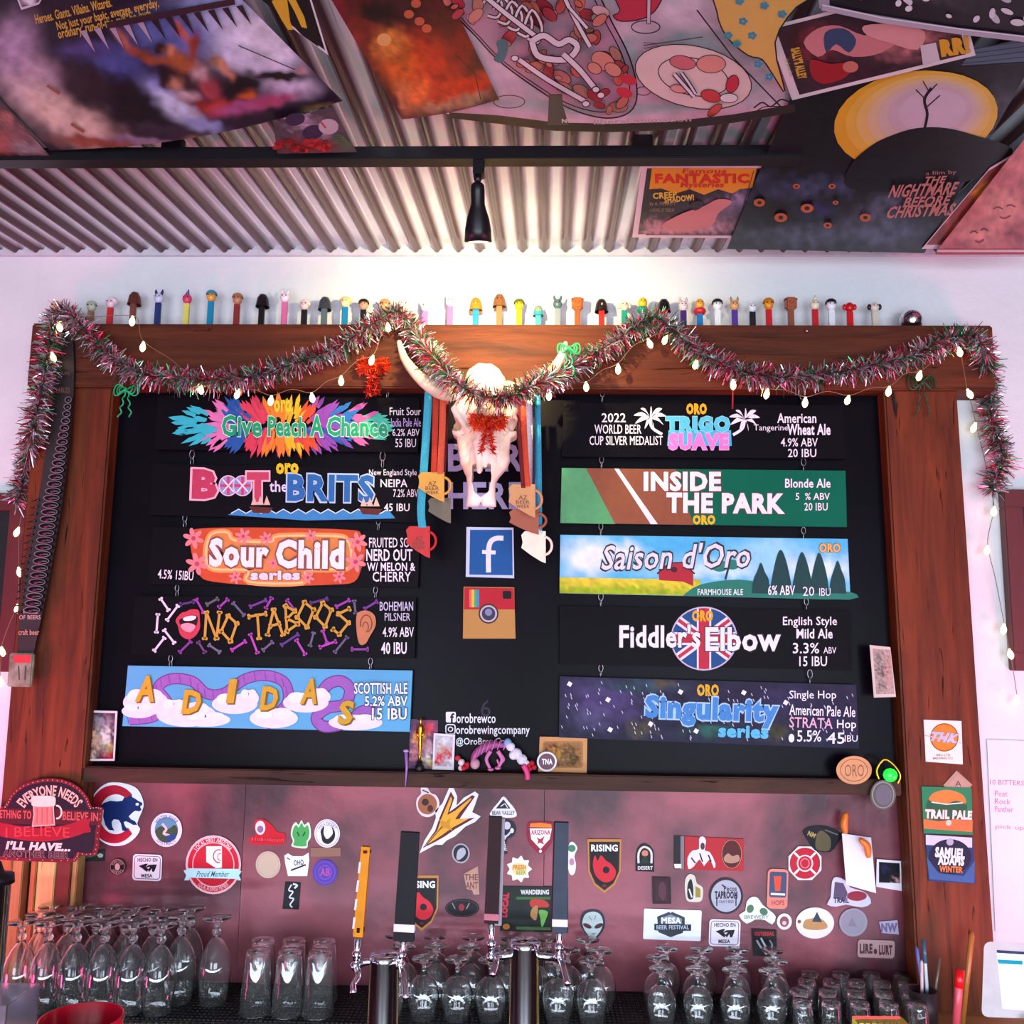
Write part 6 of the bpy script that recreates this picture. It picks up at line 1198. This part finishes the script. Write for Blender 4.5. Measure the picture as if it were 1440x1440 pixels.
stk('black shield-shaped patch sticker with gold figure above the firefighter cross', smooth([(1129, 1170), (1138, 1163), (1155, 1161), (1172, 1165), (1184, 1174), (1178, 1186), (1168, 1198), (1146, 1196), (1136, 1182)], 2, True), '#14141c', lambda a: (a.poly(smooth([(1148, 1194), (1148, 1176), (1154, 1168), (1162, 1172), (1168, 1180), (1166, 1196)], 3, True), '#5c5038'), a.text('NM', 1136, 1170, 1147, 1177, '#a89858', bold=.04, rot=25), a.line([(1160, 1167), (1178, 1174)], 1.5, '#6c6450')))
stk('small white round sticker with red-brown centre', E_(1103, 1296, 10.5, 11.5), '#e8d8d8', lambda a: (a.ell(1103, 1296, 6.5, 7.5, '#8c4850'), a.ell(1103, 1298, 3, 3, '#d8b8b8')))
stk('black square sticker with red heading and claw marks', [(1057, 1306), (1092, 1308), (1093, 1346), (1059, 1344)], '#16141a', lambda a: (a.text('OUTBREAK', 1061, 1310, 1089, 1316, '#b02830', bold=.05), a.line(smooth([(1064, 1322), (1070, 1332), (1078, 1342)], 3), 2.6, '#98949c'), a.line(smooth([(1070, 1319), (1076, 1330), (1082, 1339)], 3), 2.6, '#b0acb8'), a.line(smooth([(1082, 1322), (1086, 1330), (1080, 1340)], 3), 2, '#88848c')))
stk('white oval sticker with tan crowd and dark sailboat', E_(1146, 1298, 27, 22), '#e8dcd4', lambda a: (a.poly(smooth([(1130, 1305), (1132, 1294), (1140, 1292), (1148, 1290), (1158, 1294), (1164, 1304), (1150, 1308)], 3, True), '#c08858'), a.poly([(1142, 1296), (1149, 1282), (1156, 1297)], '#343c4c'), a.ell(1124, 1296, 2.5, 2.5, '#8c4034')))
stk('faded grey translucent round sticker right of the oval sailboat sticker', E_(1200, 1297, 20, 20), '#8c8494', lambda a: (a.ring(1200, 1297, 18, 18, .8, '#a49cac'), a.poly([(1192, 1302), (1198, 1290), (1206, 1304)], '#7c7484')))
stk('mountain-and-lettering die-cut sticker under the hanging paper note', smooth([(1163, 1272), (1168, 1262), (1170, 1240), (1176, 1233), (1188, 1238), (1196, 1248), (1210, 1252), (1220, 1258), (1225, 1270), (1212, 1276), (1190, 1272), (1176, 1275)], 2, True), '#c8c4d8', lambda a: (a.poly([(1172, 1262), (1174, 1240), (1186, 1242), (1192, 1256), (1188, 1268)], '#584864'), a.ell(1205, 1260, 14, 7, '#8c2438'), a.text('TRAIL', 1172, 1262, 1194, 1270, '#38304c', bold=.04)))
stk('cream lettering sticker low at the right end of the sheet', rrect(1206, 1322, 1258, 1347, 4, 2), '#a88484', lambda a: (a.text('LIRE', 1209, 1327, 1227, 1341, '#4c2830', bold=.06), a.text('LURT', 1236, 1329, 1255, 1343, '#4c2830', bold=.06), a.ell(1231, 1338, 2.5, 4, '#4c2830')))
stk('faded white lettering remnant sticker at the right edge of the sheet', [(1236, 1296), (1262, 1294), (1264, 1314), (1240, 1312)], '#a89cb8', lambda a: a.text('NW', 1239, 1298, 1262, 1311, '#6c5c84', bold=.06))
stk('small dark green strip sticker tucked behind the slogan sign', [(118, 1197), (147, 1195), (146, 1211), (112, 1212)], '#1c2420', lambda a: (a.ell(141, 1203, 4, 3, '#90a098'), a.line([(120, 1206), (132, 1203)], 2, '#48584c')))
# instant photo, paper note with orange clips
card('instant_photo', 'white-framed instant photo at the right edge of the metal sheet', [(1233, 1208), (1267, 1211), (1268, 1253), (1232, 1247)], .0255, '#e4d8e4', 'photo', fn=lambda a: (a.grid([(1236, 1212), (1265, 1214), (1266, 1242), (1236, 1241)], 12, 12, blobs('#0c0814', [(1243, 1222, 6, 6, 0, '#281848'), (1262, 1238, 6, 6, 0, '#c89088')], .2, .1)),), th=.001)
t = thing('paper_note', W(1208, 1250, .04), 'curled white paper note hanging from orange clips near the right end of the sheet', 'note')
vs = []; fs = []
for j in range(13):
    v = j/12
    for i in range(7):
        u = i/6; x = (1184+(1225-1184)*u)*(1-v)+(1190+(1232-1190)*u)*v; y = (1172+6*u)*(1-v)+(1244+12*u)*v; vs.append(W(x, y, .030+.018*math.sin(v*2.4)+.006*math.cos(u*3)))
for j in range(12):
    for i in range(6): fs.append((j*7+i, j*7+i+1, j*7+i+8, j*7+i+7))
n_ = len(vs); vs += [v+Vector((0, .0005, 0)) for v in vs]; fs += [tuple(k+n_ for k in f_[::-1]) for f_ in fs]
m = MB(); m.add(vs, fs, '#ece4f0', True); m.build('paper_sheet', mat('note_paper', '#ece4f0', rough=.8, var=.03), t)
for pp in (((1190, 1143), (1187, 1158), (1189, 1172)), ((1209, 1180), (1219, 1190), (1221, 1206))):
    m = MB(); q_ = TP(*pp, d=.052); n_ = len(q_); m.tube(q_, [.004+.005*math.sin(math.pi*(i+.5)/n_) for i in range(n_)], '#d8701c', n=10); m.build('orange_clip', PLASTIC, t)
# ================= CEILING POSTERS =================
def poster(label, quad, off, fn, arts=None, border=None, nx=60, ny=44, bulge=0, th=.0015, cat='poster', sag=0):
    pf = lambda x, y, o_: CE(x, y, off+o_)
    m = MB(); NN = 16
    def P_(u, v):
        (ax, ay), (bx, by), (cx, cy), (dx, dy) = quad
        return ((ax*(1-u)+bx*u)*(1-v)+(dx*(1-u)+cx*u)*v, (ay*(1-u)+by*u)*(1-v)+(dy*(1-u)+cy*u)*v+bulge*v*math.sin(math.pi*u))
    out = [P_(i/NN, 0) for i in range(NN+1)]+[P_(1-i/NN, 1) for i in range(NN+1)]
    top = [pf(x, y, 0) for x, y in out]; bt_ = [pf(x, y, -th) for x, y in out]; n = len(out)
    m.add(top+bt_, [list(range(n)), list(range(2*n-1, n-1, -1))]+[(i, i+n, (i+1) % n+n, (i+1) % n) for i in range(n)], border or '#202024')
    b = m.build('poster', GLOSSP); tag(b, label, cat, 'posters pinned under the corrugated ceiling')
    a = Art(pf, .0002)
    if border:
        cx = sum(q[0] for q in quad)/4; cy = sum(q[1] for q in quad)/4; q2 = [(x+(cx-x)*.09, y+(cy-y)*.09) for x, y in quad]
    else: q2 = quad
    a.grid(q2, nx, ny, fn, bulge)
    if arts: arts(a)
    a.build('print', GLOSSP, b); return b
OB = H+.006
# A adventure film poster
def f(a):
    a.text('Heroes. Giants. Villains. Wizards.', 48, 8, 158, 22, '#d8b048', bold=.02, rot=-13); a.text('Not just your basic, average, everyday,', 78, 14, 225, 30, '#d8b048', bold=.02, rot=-13); a.text('ordinary, run-of-the-mill, ho-hum', 80, 26, 214, 44, '#d8b048', bold=.02, rot=-13)
    for i in range(12):
        x = 112+i*20; y = 44-i*3.2; a.poly([(x, y), (x+9, y-2), (x+22, y+30-i*.3)], '#30202c' if i > 4 else '#b0a4bc')
    a.line([(150, 36), (330, 2)], 9, '#3c2430')
    a.line([(335, 64), (415, 98)], 1.4, '#403440')
    for x, y in ((72, 124), (106, 178)): a.line([(x-6, y-4), (x+12, y+8)], 4, '#a05c4c')
poster('large fantasy adventure poster with pale desert, blue smoke and three figures, upper left', [(-190, -60), (232, -110), (482, 142), (70, 212)], OB, blobs('#251a2c', [
    (40, 110, 60, 34, 35, '#b8a0b4'), (95, 165, 80, 28, 30, '#d8c8b8'), (20, 60, 30, 40, 20, '#a890b0'), (140, 200, 60, 9, 5, '#8a5040'),
    (330, 30, 90, 40, 25, '#8c9cd0'), (352, 72, 76, 40, 30, '#ccd4ee'), (400, 118, 42, 16, 10, '#c8c8e4'), (370, 50, 50, 26, 40, '#dce0f4'), (240, 50, 60, 30, 10, '#5868a8'), (160, 85, 44, 22, 10, '#4c58a0'), (120, 70, 40, 12, 0, '#4c4480'), (225, 130, 30, 16, 40, '#8898dc'), (250, 152, 44, 15, 32, '#c0d8f4'), (285, 175, 30, 9, 15, '#8ca4d4'), (187, 150, 42, 30, 35, '#1a101c'), (120, 120, 34, 34, 40, '#30202c'), (240, 188, 60, 10, 10, '#34283c'), (293, 200, 34, 8, 0, '#947c50'), (380, 184, 60, 8, -12, '#7c6c64'), (450, 157, 26, 9, -5, '#947c50'), (200, 198, 50, 6, 6, '#8a7c94'),
    (171, 54, 22, 6, 50, '#b06858'), (196, 76, 22, 6, 30, '#8c4838'), (216, 84, 26, 7, 14, '#904c30'), (256, 88, 30, 14, 25, '#a05c34'), (272, 66, 8, 20, 0, '#883c28'), (254, 44, 18, 6, 55, '#b85c4c'), (282, 105, 14, 12, 40, '#b8a0a4'), (226, 66, 11, 9, 20, '#2c1820'), (239, 72, 8, 8, 0, '#c08058'),
    (234, 112, 19, 12, 30, '#2a1820'), (262, 122, 10, 8, 30, '#3c2428'), (248, 118, 9, 10, 10, '#c08c70'), (263, 136, 16, 9, 20, '#c0b0b8'), (296, 126, 18, 14, 45, '#a04450'), (291, 152, 26, 9, 15, '#7c2424'), (315, 150, 34, 10, -10, '#b03c28'), (354, 146, 54, 10, -14, '#a05890'), (380, 142, 34, 7, -12, '#a84870'),
    (342, 118, 34, 18, 5, '#120c14'), (336, 128, 24, 12, 0, '#120c14'), (390, 107, 44, 7, 2, '#181018'), (303, 86, 11, 8, 20, '#8c6c54'), (314, 93, 9, 10, 0, '#cc9474'), (323, 106, 6, 9, -20, '#c08468'), (348, 134, 13, 5, -10, '#c8602c'), (424, 99, 10, 6, 0, '#b08c94')], .22, .035, 6, 1.7), f, nx=150, ny=110, bulge=16)
poster('small dark poster corner with reddish figure at the far left above the track', [(-120, 90), (-10, 130), (80, 230), (-70, 236)], OB+.004, blobs('#3c1c24', [(10, 165, 12, 12, 0, '#b86860'), (30, 190, 30, 12, 30, '#7c4c50'), (40, 210, 30, 12, 10, '#8a7c80'), (0, 200, 20, 20, 0, '#a04c48')], .4, .06), nx=30, ny=24)
poster('white-edged poster corner at the top left edge of the photo', [(0, -60), (90, -60), (55, 6), (30, 14)], OB+.008, blobs('#5a4a60', [(40, 0, 12, 8, 0, '#e0dce8')], .3, .05), border='#d8d0dc', nx=16, ny=12)
# yellow/black pointed banner
def f(a):
    a.poly([(368, 0), (395, -30), (430, 20), (440, 42), (448, 66), (425, 50), (412, 36), (390, 18)], '#100c10'); a.poly([(382, 2), (402, -14), (408, 30), (412, 42), (405, 42), (396, 28)], '#d8b030'); a.poly([(404, -24), (428, 24), (432, 40), (424, 38), (414, 16), (400, -10)], '#d8b030')
poster('black and yellow pointed graphic sheet with white edge between two film posters', [(345, -60), (420, -60), (462, 78), (398, 30)], OB+.010, blobs('#100c10', [], .1, .05), f, border='#dcdce4', nx=20, ny=16)
# B orange
def f(a):
    a.ell(540, 56, 10, 9, '#e8b068')
    for x, y in ((575, 20), (590, 30), (600, 40), (585, 5)): a.ell(x, y, 7, 6, '#c06040')
poster('orange and red blurred film poster with glowing figure, left of the cartoon poster', [(425, -70), (600, -70), (702, 140), (565, 168)], OB+.006, blobs('#54181a', [(600, 90, 50, 40, 30, '#c03a18'), (560, 90, 30, 34, 10, '#c8601e'), (545, 60, 26, 22, 0, '#d88838'), (500, 50, 30, 50, 35, '#7c2c1c'), (575, 130, 20, 12, 30, '#e0803c'), (520, 110, 26, 12, 30, '#3c1418'), (470, 20, 20, 40, 0, '#701820'), (655, 60, 20, 40, 30, '#8a2018'), (640, 140, 50, 14, -12, '#b89878'), (560, 10, 40, 20, 0, '#3c181c'), (660, 118, 40, 14, -10, '#c8401c'), (528, 18, 30, 16, 10, '#20100f'), (568, 140, 8, 20, -10, '#c87850'), (620, 130, 40, 18, 0, '#c8441c'), (590, 130, 14, 22, 20, '#e07030')], .3, .05, 8, 1.5), f, nx=60, ny=60, bulge=4)
# C cartoon dinner
def f(a):
    INK = '#1c141c'
    tray = smooth([(605, -30), (640, 20), (668, 50), (700, 84), (745, 118), (800, 152), (850, 166), (885, 158), (896, 130), (885, 80), (860, 30), (835, -20), (800, -60), (640, -60)], 4, True)
    a.poly(tray, '#c49cb0'); a.line(tray, 2, INK, closed=True); t2_ = [(745+(x-745)*.93, 60+(y-60)*.92) for x, y in tray]; a.line(t2_, 1.4, INK, closed=True)
    rf = random.Random(5)
    for i in range(120):
        x = rf.uniform(630, 885); y = rf.uniform(-25, 160)
        if not (y > (x-640)*.78-30 and y < 165 and x < 890 and not (x > 840 and y < (x-840)*2.2)): pass
        if y > 20+(x-640)*.72 or (x > 845 and y < (x-845)*3-5): continue
        c = rf.choice(['#b84048', '#c86858', '#d08878', '#a83040', '#cc7868', '#d8b0b0', '#c05050']); r1_ = rf.uniform(5, 14); rt_ = rf.uniform(0, 180)
        a.ell(x, y, r1_+1, r1_*.55+1, INK if rf.random() < .5 else '#6a3c44', rot=rt_, layer=False); a.k += 1; a.ell(x, y, r1_, r1_*.55, c, rot=rt_, layer=False)
        if i % 6 == 0: a.k += 1
    a.k += 1
    a.poly(smooth([(698, 58), (712, 56), (714, 72), (706, 88), (694, 84), (700, 72)], 3, True), '#48707c')
    def B(pts, w_): a.line(smooth(pts, 4), w_+3, INK); a.line(smooth(pts, 4), w_, '#e0d4dc')
    for k in range(5):
        t0 = k*14; B([(680+t0, 4+k*9), (692+t0, -10+k*6), (706+t0, 6+k*8), (700+t0, 24+k*9), (686+t0, 22+k*8)], 3.4)
    B([(676, -10), (715, 22), (760, 56)], 6)
    B([(748, 58), (765, 50), (785, 62), (800, 56), (812, 66), (800, 82), (780, 84), (756, 78), (748, 58)], 8)
    B([(792, 76), (815, 98), (836, 124)], 7); B([(730, 84), (770, 112), (822, 142)], 6); B([(786, -20), (808, 26), (830, 66)], 5); B([(800, 10), (826, 40)], 4)
    for x, y in ((838, 126), (845, 134), (824, 146), (724, 82)): a.ell(x, y, 6, 5, INK); a.ell(x, y, 4.6, 3.6, '#e0d4dc')
    for x, y, r_ in ((848, 86, 17), (862, 98, 12), (836, 96, 10)): a.ell(x, y, r_+1, r_*.7+1, INK, rot=30); a.ell(x, y, r_, r_*.7, '#d08878', rot=30)
    for x, y in ((884, 112), (878, 130)): a.ell(x, y, 12, 7, '#c02840', rot=20)
    # red cloth shape + glass
    cl = smooth([(862, -20), (872, 14), (862, 22), (874, 30), (905, 26), (925, 10), (930, -20)], 3, True); a.poly(cl, '#b82c44'); a.line(cl, 1.6, INK, closed=True)
    a.ring(908, 38, 20, 9, 1.6, INK); a.line([(913, -20), (912, 34)], 6, INK); a.line([(913, -20), (912, 33)], 4, '#ccb4c0'); a.ring(905, 128, 10, 6, 1.2, INK)
    # plate
    a.ell(975, 108, 84, 44, INK, rot=12); a.ell(975, 108, 82.5, 42.5, '#dcc4bc', rot=12); a.ring(975, 108, 50, 26, 1.3, INK, rot=12)
    for x, y, r1_, r2_, c, rt_ in ((960, 88, 18, 9, '#c86870', 10), (1000, 90, 20, 12, '#d89080', 0), (1030, 118, 12, 8, '#c02c40', -70), (1000, 135, 14, 8, '#c03c40', 15), (955, 125, 12, 5, '#d89890', 10), (1025, 138, 12, 6, '#e0dcd8', 0), (1005, 155, 12, 5, '#c85040', -40)):
        a.ell(x, y, r1_+1, r2_+1, INK, rot=rt_); a.ell(x, y, r1_, r2_, c, rot=rt_)
    B([(948, 104), (962, 120), (976, 136)], 4); B([(958, 102), (968, 116), (978, 132)], 3)
    a.line([(905, 64), (988, 52)], 1.8, '#5c505c'); a.line([(905, 60), (925, 61)], 1.2, '#5c505c'); a.line([(906, 68), (926, 64)], 1.2, '#5c505c')
    a.line([(980, 14), (1030, 80), (1098, 150)], 2, INK); a.ring(716, 143, 22, 9, 1.2, INK); a.line([(640, 76), (668, 104), (676, 140)], 1.2, INK)
    # yellow seat with flowers
    ch_ = smooth([(1012, -30), (1008, 16), (1022, 52), (1052, 78), (1072, 84), (1090, 110), (1104, 128), (1090, 60), (1120, 10), (1160, -20)], 3, True); a.poly(ch_, '#d8ac58'); a.line(ch_, 2, INK, closed=True)
    for x, y in ((1045, 30), (1058, 50), (1024, 50), (1040, 2), (1100, 20), (1075, 8), (1066, 90), (1082, 108), (1036, 62)):
        for k in range(5): a.ell(x+4*math.cos(k*1.26), y+3.4*math.sin(k*1.26), 2.6, 2.2, '#3c90a8', layer=False)
        a.k += 1
    a.line(smooth([(1060, 152), (1072, 144), (1084, 150), (1098, 140), (1112, 144)], 4), 2.2, INK); a.line(smooth([(1064, 156), (1076, 150), (1100, 150)], 4), 1.4, INK)
    band = [(632, 158), (700, 166), (780, 176), (860, 178), (940, 175), (1030, 165), (1118, 150)]
    a.poly([(x, y-4 if i else y) for i, (x, y) in enumerate(band)]+[(x, y+8) for x, y in band[::-1]], '#2c2420'); a.poly([(770, 176), (772, 132), (790, 132), (792, 150), (800, 176)], '#4c4844')
    a.text('NOFX', 790, 167, 820, 173, '#d8ccc8', bold=.04); a.text('liberal animation', 835, 166, 972, 173, '#b8aca8', bold=.02, rot=-2)
poster('large white cartoon dinner poster with platter, bones and plate, top centre', [(540, -80), (1010, -80), (1122, 146), (628, 160)], OB, blobs('#d6c4d0', [(700, 150, 60, 30, 0, '#ccb4c4'), (1000, 60, 60, 40, 0, '#dcd0d8')], .12, .03), f, nx=90, ny=50, bulge=27, border=None)
# F moon poster
def f(a):
    a.poly([(1368, 70), (1480, 46), (1480, 84), (1352, 92)], '#506478')
    for k in range(5): a.line([(1352+k*2, 92-k*6.5+4), (1480, 84-k*8)], .9, '#222c38', layer=False)
    a.k += 1
    a.ell(1286, 170, 114, 70, '#d8a828', rot=-8)
    for k, c in enumerate(('#dcb444', '#dcbc68', '#d4bc90', '#ccb8ac', '#c4b0b8', '#c8b8c4')): a.ell(1296+k*3, 166-k*2, 108-k*12, 65-k*7, c, rot=-8)
    a.poly(smooth([(1196, 232), (1225, 205), (1255, 190), (1290, 180), (1330, 180), (1370, 190), (1424, 210), (1400, 240), (1330, 262), (1240, 270), (1190, 262)], 4, True), '#0e0e18')
    a.line(smooth([(1300, 182), (1304, 160), (1300, 140), (1310, 124)], 4), 4, '#141018'); a.line([(1304, 150), (1322, 134)], 1.6, '#141018'); a.line([(1302, 140), (1288, 126)], 1.6, '#141018'); a.line([(1307, 130), (1318, 118)], 1.4, '#141018'); a.line([(1306, 128), (1298, 114)], 1.4, '#141018')
    for x, y, r_ in ((1068, 285, 8), (1098, 306, 9), (1135, 293, 9), (1164, 317, 6), (1217, 306, 8), (1175, 285, 4), (1120, 262, 5), (1170, 262, 5)): a.ell(x, y, r_, r_*.7, '#b0602c'); a.ell(x, y, r_*.4, r_*.3, '#2c1410')
    for s_, x0, y0, x1, y1 in (('THE', 1300, 248, 1330, 258), ('NIGHTMARE', 1252, 258, 1346, 276), ('BEFORE', 1272, 276, 1336, 290), ('CHRISTMAS', 1248, 288, 1342, 305)): a.text(s_, x0, y0, x1, y1, '#b87c70', bold=.03, shear=.5, rot=-3)
    a.text('a film by', 1302, 240, 1345, 247, '#a88078', rot=-3)
poster('dark night-sky poster with a big yellow moon over a black hill, right', [(1120, 118), (1475, 48), (1300, 356), (1022, 350)], OB+.008, blobs('#0e0c16', [(1150, 262, 100, 14, -4, '#34405c'), (1120, 330, 90, 14, 0, '#3e4c5c'), (1240, 325, 60, 22, 0, '#48586c'), (1330, 240, 70, 20, 15, '#3c4c70'), (1410, 160, 30, 40, 0, '#3c4048'), (1250, 290, 50, 18, -20, '#4a5468'), (1380, 195, 30, 10, 20, '#54688c'), (1150, 295, 30, 10, 0, '#1c1c4c'), (1060, 250, 30, 10, -8, '#2c344c')], .5, .04), f, nx=80, ny=70)
# E comic strip with plastic sleeve
def f(a):
    rf = random.Random(9)
    for i in range(46):
        x = rf.uniform(1165, 1460); y = rf.uniform(-40, 4+(x-1155)*.12); a.ell(x, y, rf.uniform(4, 11), rf.uniform(2, 5), rf.choice(['#d8d4dc', '#c0bcc8', '#e4e0e8']), rot=rf.uniform(0, 180), layer=False)
        if i % 5 == 0: a.k += 1
    a.k += 1
    a.line([(1156, 10), (1240, 28), (1350, 44), (1470, 58)], 9, '#b0a8b8'); a.line([(1156, 7), (1240, 25), (1350, 41), (1470, 55)], 1.4, '#e8e4ec')
poster('black and white comic sheet in a clear sleeve at the top right corner', [(1150, -60), (1480, -60), (1480, 66), (1152, 12)], OB+.018, blobs('#201c24', [(1300, -10, 80, 14, 10, '#3c3840')], .3, .05), f, nx=30, ny=14, border='#a8a0b0')
def f(a):
    a.text("SALLY'S ALLEY", 1101, 82, 1146, 96, '#d8a838', bold=.06, rot=76); a.text('by Sante Lee', 1097, 92, 1122, 99, '#c89838', rot=76)
    a.poly(smooth([(1130, 60), (1150, 40), (1180, 36), (1216, 50), (1240, 40), (1270, 50), (1240, 74), (1200, 80), (1170, 70), (1150, 80)], 3, True), '#cc8084'); a.poly(smooth([(1160, 46), (1186, 40), (1204, 56), (1194, 74), (1176, 62), (1162, 74)], 3, True), '#38486c')
    a.poly(smooth([(1140, 84), (1168, 90), (1200, 88), (1190, 108), (1160, 118), (1142, 108)], 3, True), '#9c1c28'); a.ell(1196, 94, 11, 8, '#c87468'); a.poly(smooth([(1215, 36), (1260, 34), (1300, 44), (1290, 70), (1250, 60), (1220, 50)], 3, True), '#d89898')
    a.text('RR!', 1322, 52, 1364, 78, '#d8a020', bold=.08, rot=-8); a.poly([(1294, 64), (1316, 60), (1322, 86), (1298, 92)], '#d0c8cc')
poster('white-bordered pulp magazine cover with pink figure in blue, right of the cartoon poster', [(1077, 38), (1345, -28), (1372, 78), (1114, 141)], OB+.014, blobs('#34202c', [(1150, 60, 40, 24, 0, '#7c2c34'), (1280, 60, 50, 20, -10, '#b06c70'), (1200, 110, 50, 14, -15, '#3c1c2c'), (1120, 60, 14, 20, 0, '#3c141c')], .35, .05), f, border='#e0d8dc', nx=40, ny=26)
def f(a):
    a.poly([(917, 236), (1064, 237), (1058, 264), (1040, 266), (1030, 272), (1010, 266), (990, 274), (970, 266), (950, 272), (930, 265), (913, 266)], '#d89818')
    a.text('Famous', 960, 237, 1022, 244, '#b83020', bold=.03, shear=.2); a.text('FANTASTIC', 921, 244, 1054, 258, '#c82818', bold=.06); a.text('Mysteries', 957, 256, 1018, 266, '#c03020', bold=.03, shear=.2)
    a.text('CREEP', 918, 270, 952, 279, '#d8c040', bold=.04, rot=-4); a.text('SHADOW!', 934, 275, 976, 284, '#d8c040', bold=.04, rot=-6); a.text('by A. MERRITT', 914, 284, 950, 290, '#a8985c'); a.text('A NOVEL OF TERROR', 914, 293, 948, 298, '#98885c')
    a.line([(908, 330), (1034, 331), (1060, 240)], 1, '#281c24'); a.poly(smooth([(930, 318), (960, 300), (990, 290), (1010, 280), (1030, 284), (1010, 300), (1000, 318), (960, 326)], 3, True), '#c88480')
    a.poly(smooth([(968, 290), (980, 282), (990, 288), (978, 296)], 3, True), '#241824')
poster('white-bordered pulp magazine cover with yellow and red title beside the track', [(903, 232), (1082, 232), (1043, 335), (889, 334)], OB+.004, blobs('#28202c', [(950, 322, 40, 12, 0, '#c89090'), (1000, 318, 30, 12, 0, '#b08c98'), (1010, 295, 30, 16, 0, '#6c6078'), (1040, 280, 14, 14, 0, '#8880a0'), (920, 320, 14, 10, 0, '#c890a0')], .3, .08), f, border='#dccfd4', nx=40, ny=30)
poster('narrow white-edged picture sheet at the lower right beside the moon poster', [(1392, 236), (1436, 210), (1345, 350), (1296, 350)], OB+.012, blobs('#8a3c34', [(1380, 270, 14, 14, 0, '#c08830'), (1350, 320, 14, 14, 0, '#b06858')], .4, .06), border='#e0d8e0', nx=16, ny=16)
def f(a):
    for x, y, r_ in ((1410, 296, 22), (1375, 330, 18)):
        a.line(smooth([(x-r_*.6, y-2), (x-r_*.3, y-5), (x, y-2)], 3), 2, '#6c2c34'); a.line(smooth([(x+r_*.25, y-6), (x+r_*.5, y-8), (x+r_*.8, y-5)], 3), 2, '#6c2c34'); a.line(smooth([(x-r_*.2, y+9), (x+r_*.15, y+11), (x+r_*.5, y+7)], 3), 2.4, '#8c3038')
    a.line([(1318, 353), (1450, 353)], 4, '#e0c0c4'); a.line([(1316, 357), (1450, 357)], 2, '#b02838')
poster('large pinkish poster with two smiling faces at the right edge above the wall', [(1440, 196), (1530, 190), (1500, 358), (1314, 357)], OB+.020, blobs('#b86c6c', [(1410, 290, 34, 26, 20, '#d89488'), (1375, 328, 28, 18, 10, '#d08c80'), (1430, 330, 20, 14, 0, '#8c3c44'), (1440, 240, 20, 26, 0, '#c87c7c'), (1345, 345, 20, 8, 0, '#a05058')], .25, .05), f, nx=40, ny=34)
def f(a):
    a.ell(415, 168, 14, 9, '#342048', rot=-10); a.ell(440, 186, 15, 10, '#342048', rot=-10); a.ell(462, 178, 14, 11, '#b8b0b8'); a.line([(450, 170), (458, 180)], 2.4, '#b83048')
    rf = random.Random(2)
    for i in range(40): a.ell(rf.uniform(385, 465), rf.uniform(196, 212), 4, 3, rf.choice(['#a01c24', '#c02830', '#701418']), layer=False)
    a.k += 1
    for k in range(3): a.line(smooth([(468, 200-k*4), (480, 196-k*3), (492, 204)], 3), 2.2, '#4c6c44')
poster('small clear-edged skull face card with red flowers, left above the track', [(384, 172), (468, 150), (502, 214), (390, 216)], OB+.014, blobs('#4c404c', [(425, 172, 20, 12, 0, '#a898b0'), (455, 185, 18, 12, 0, '#988ca0'), (430, 205, 50, 8, 0, '#8c1c24'), (485, 205, 14, 10, 0, '#4c5c48')], .3, .08), f, nx=24, ny=18)
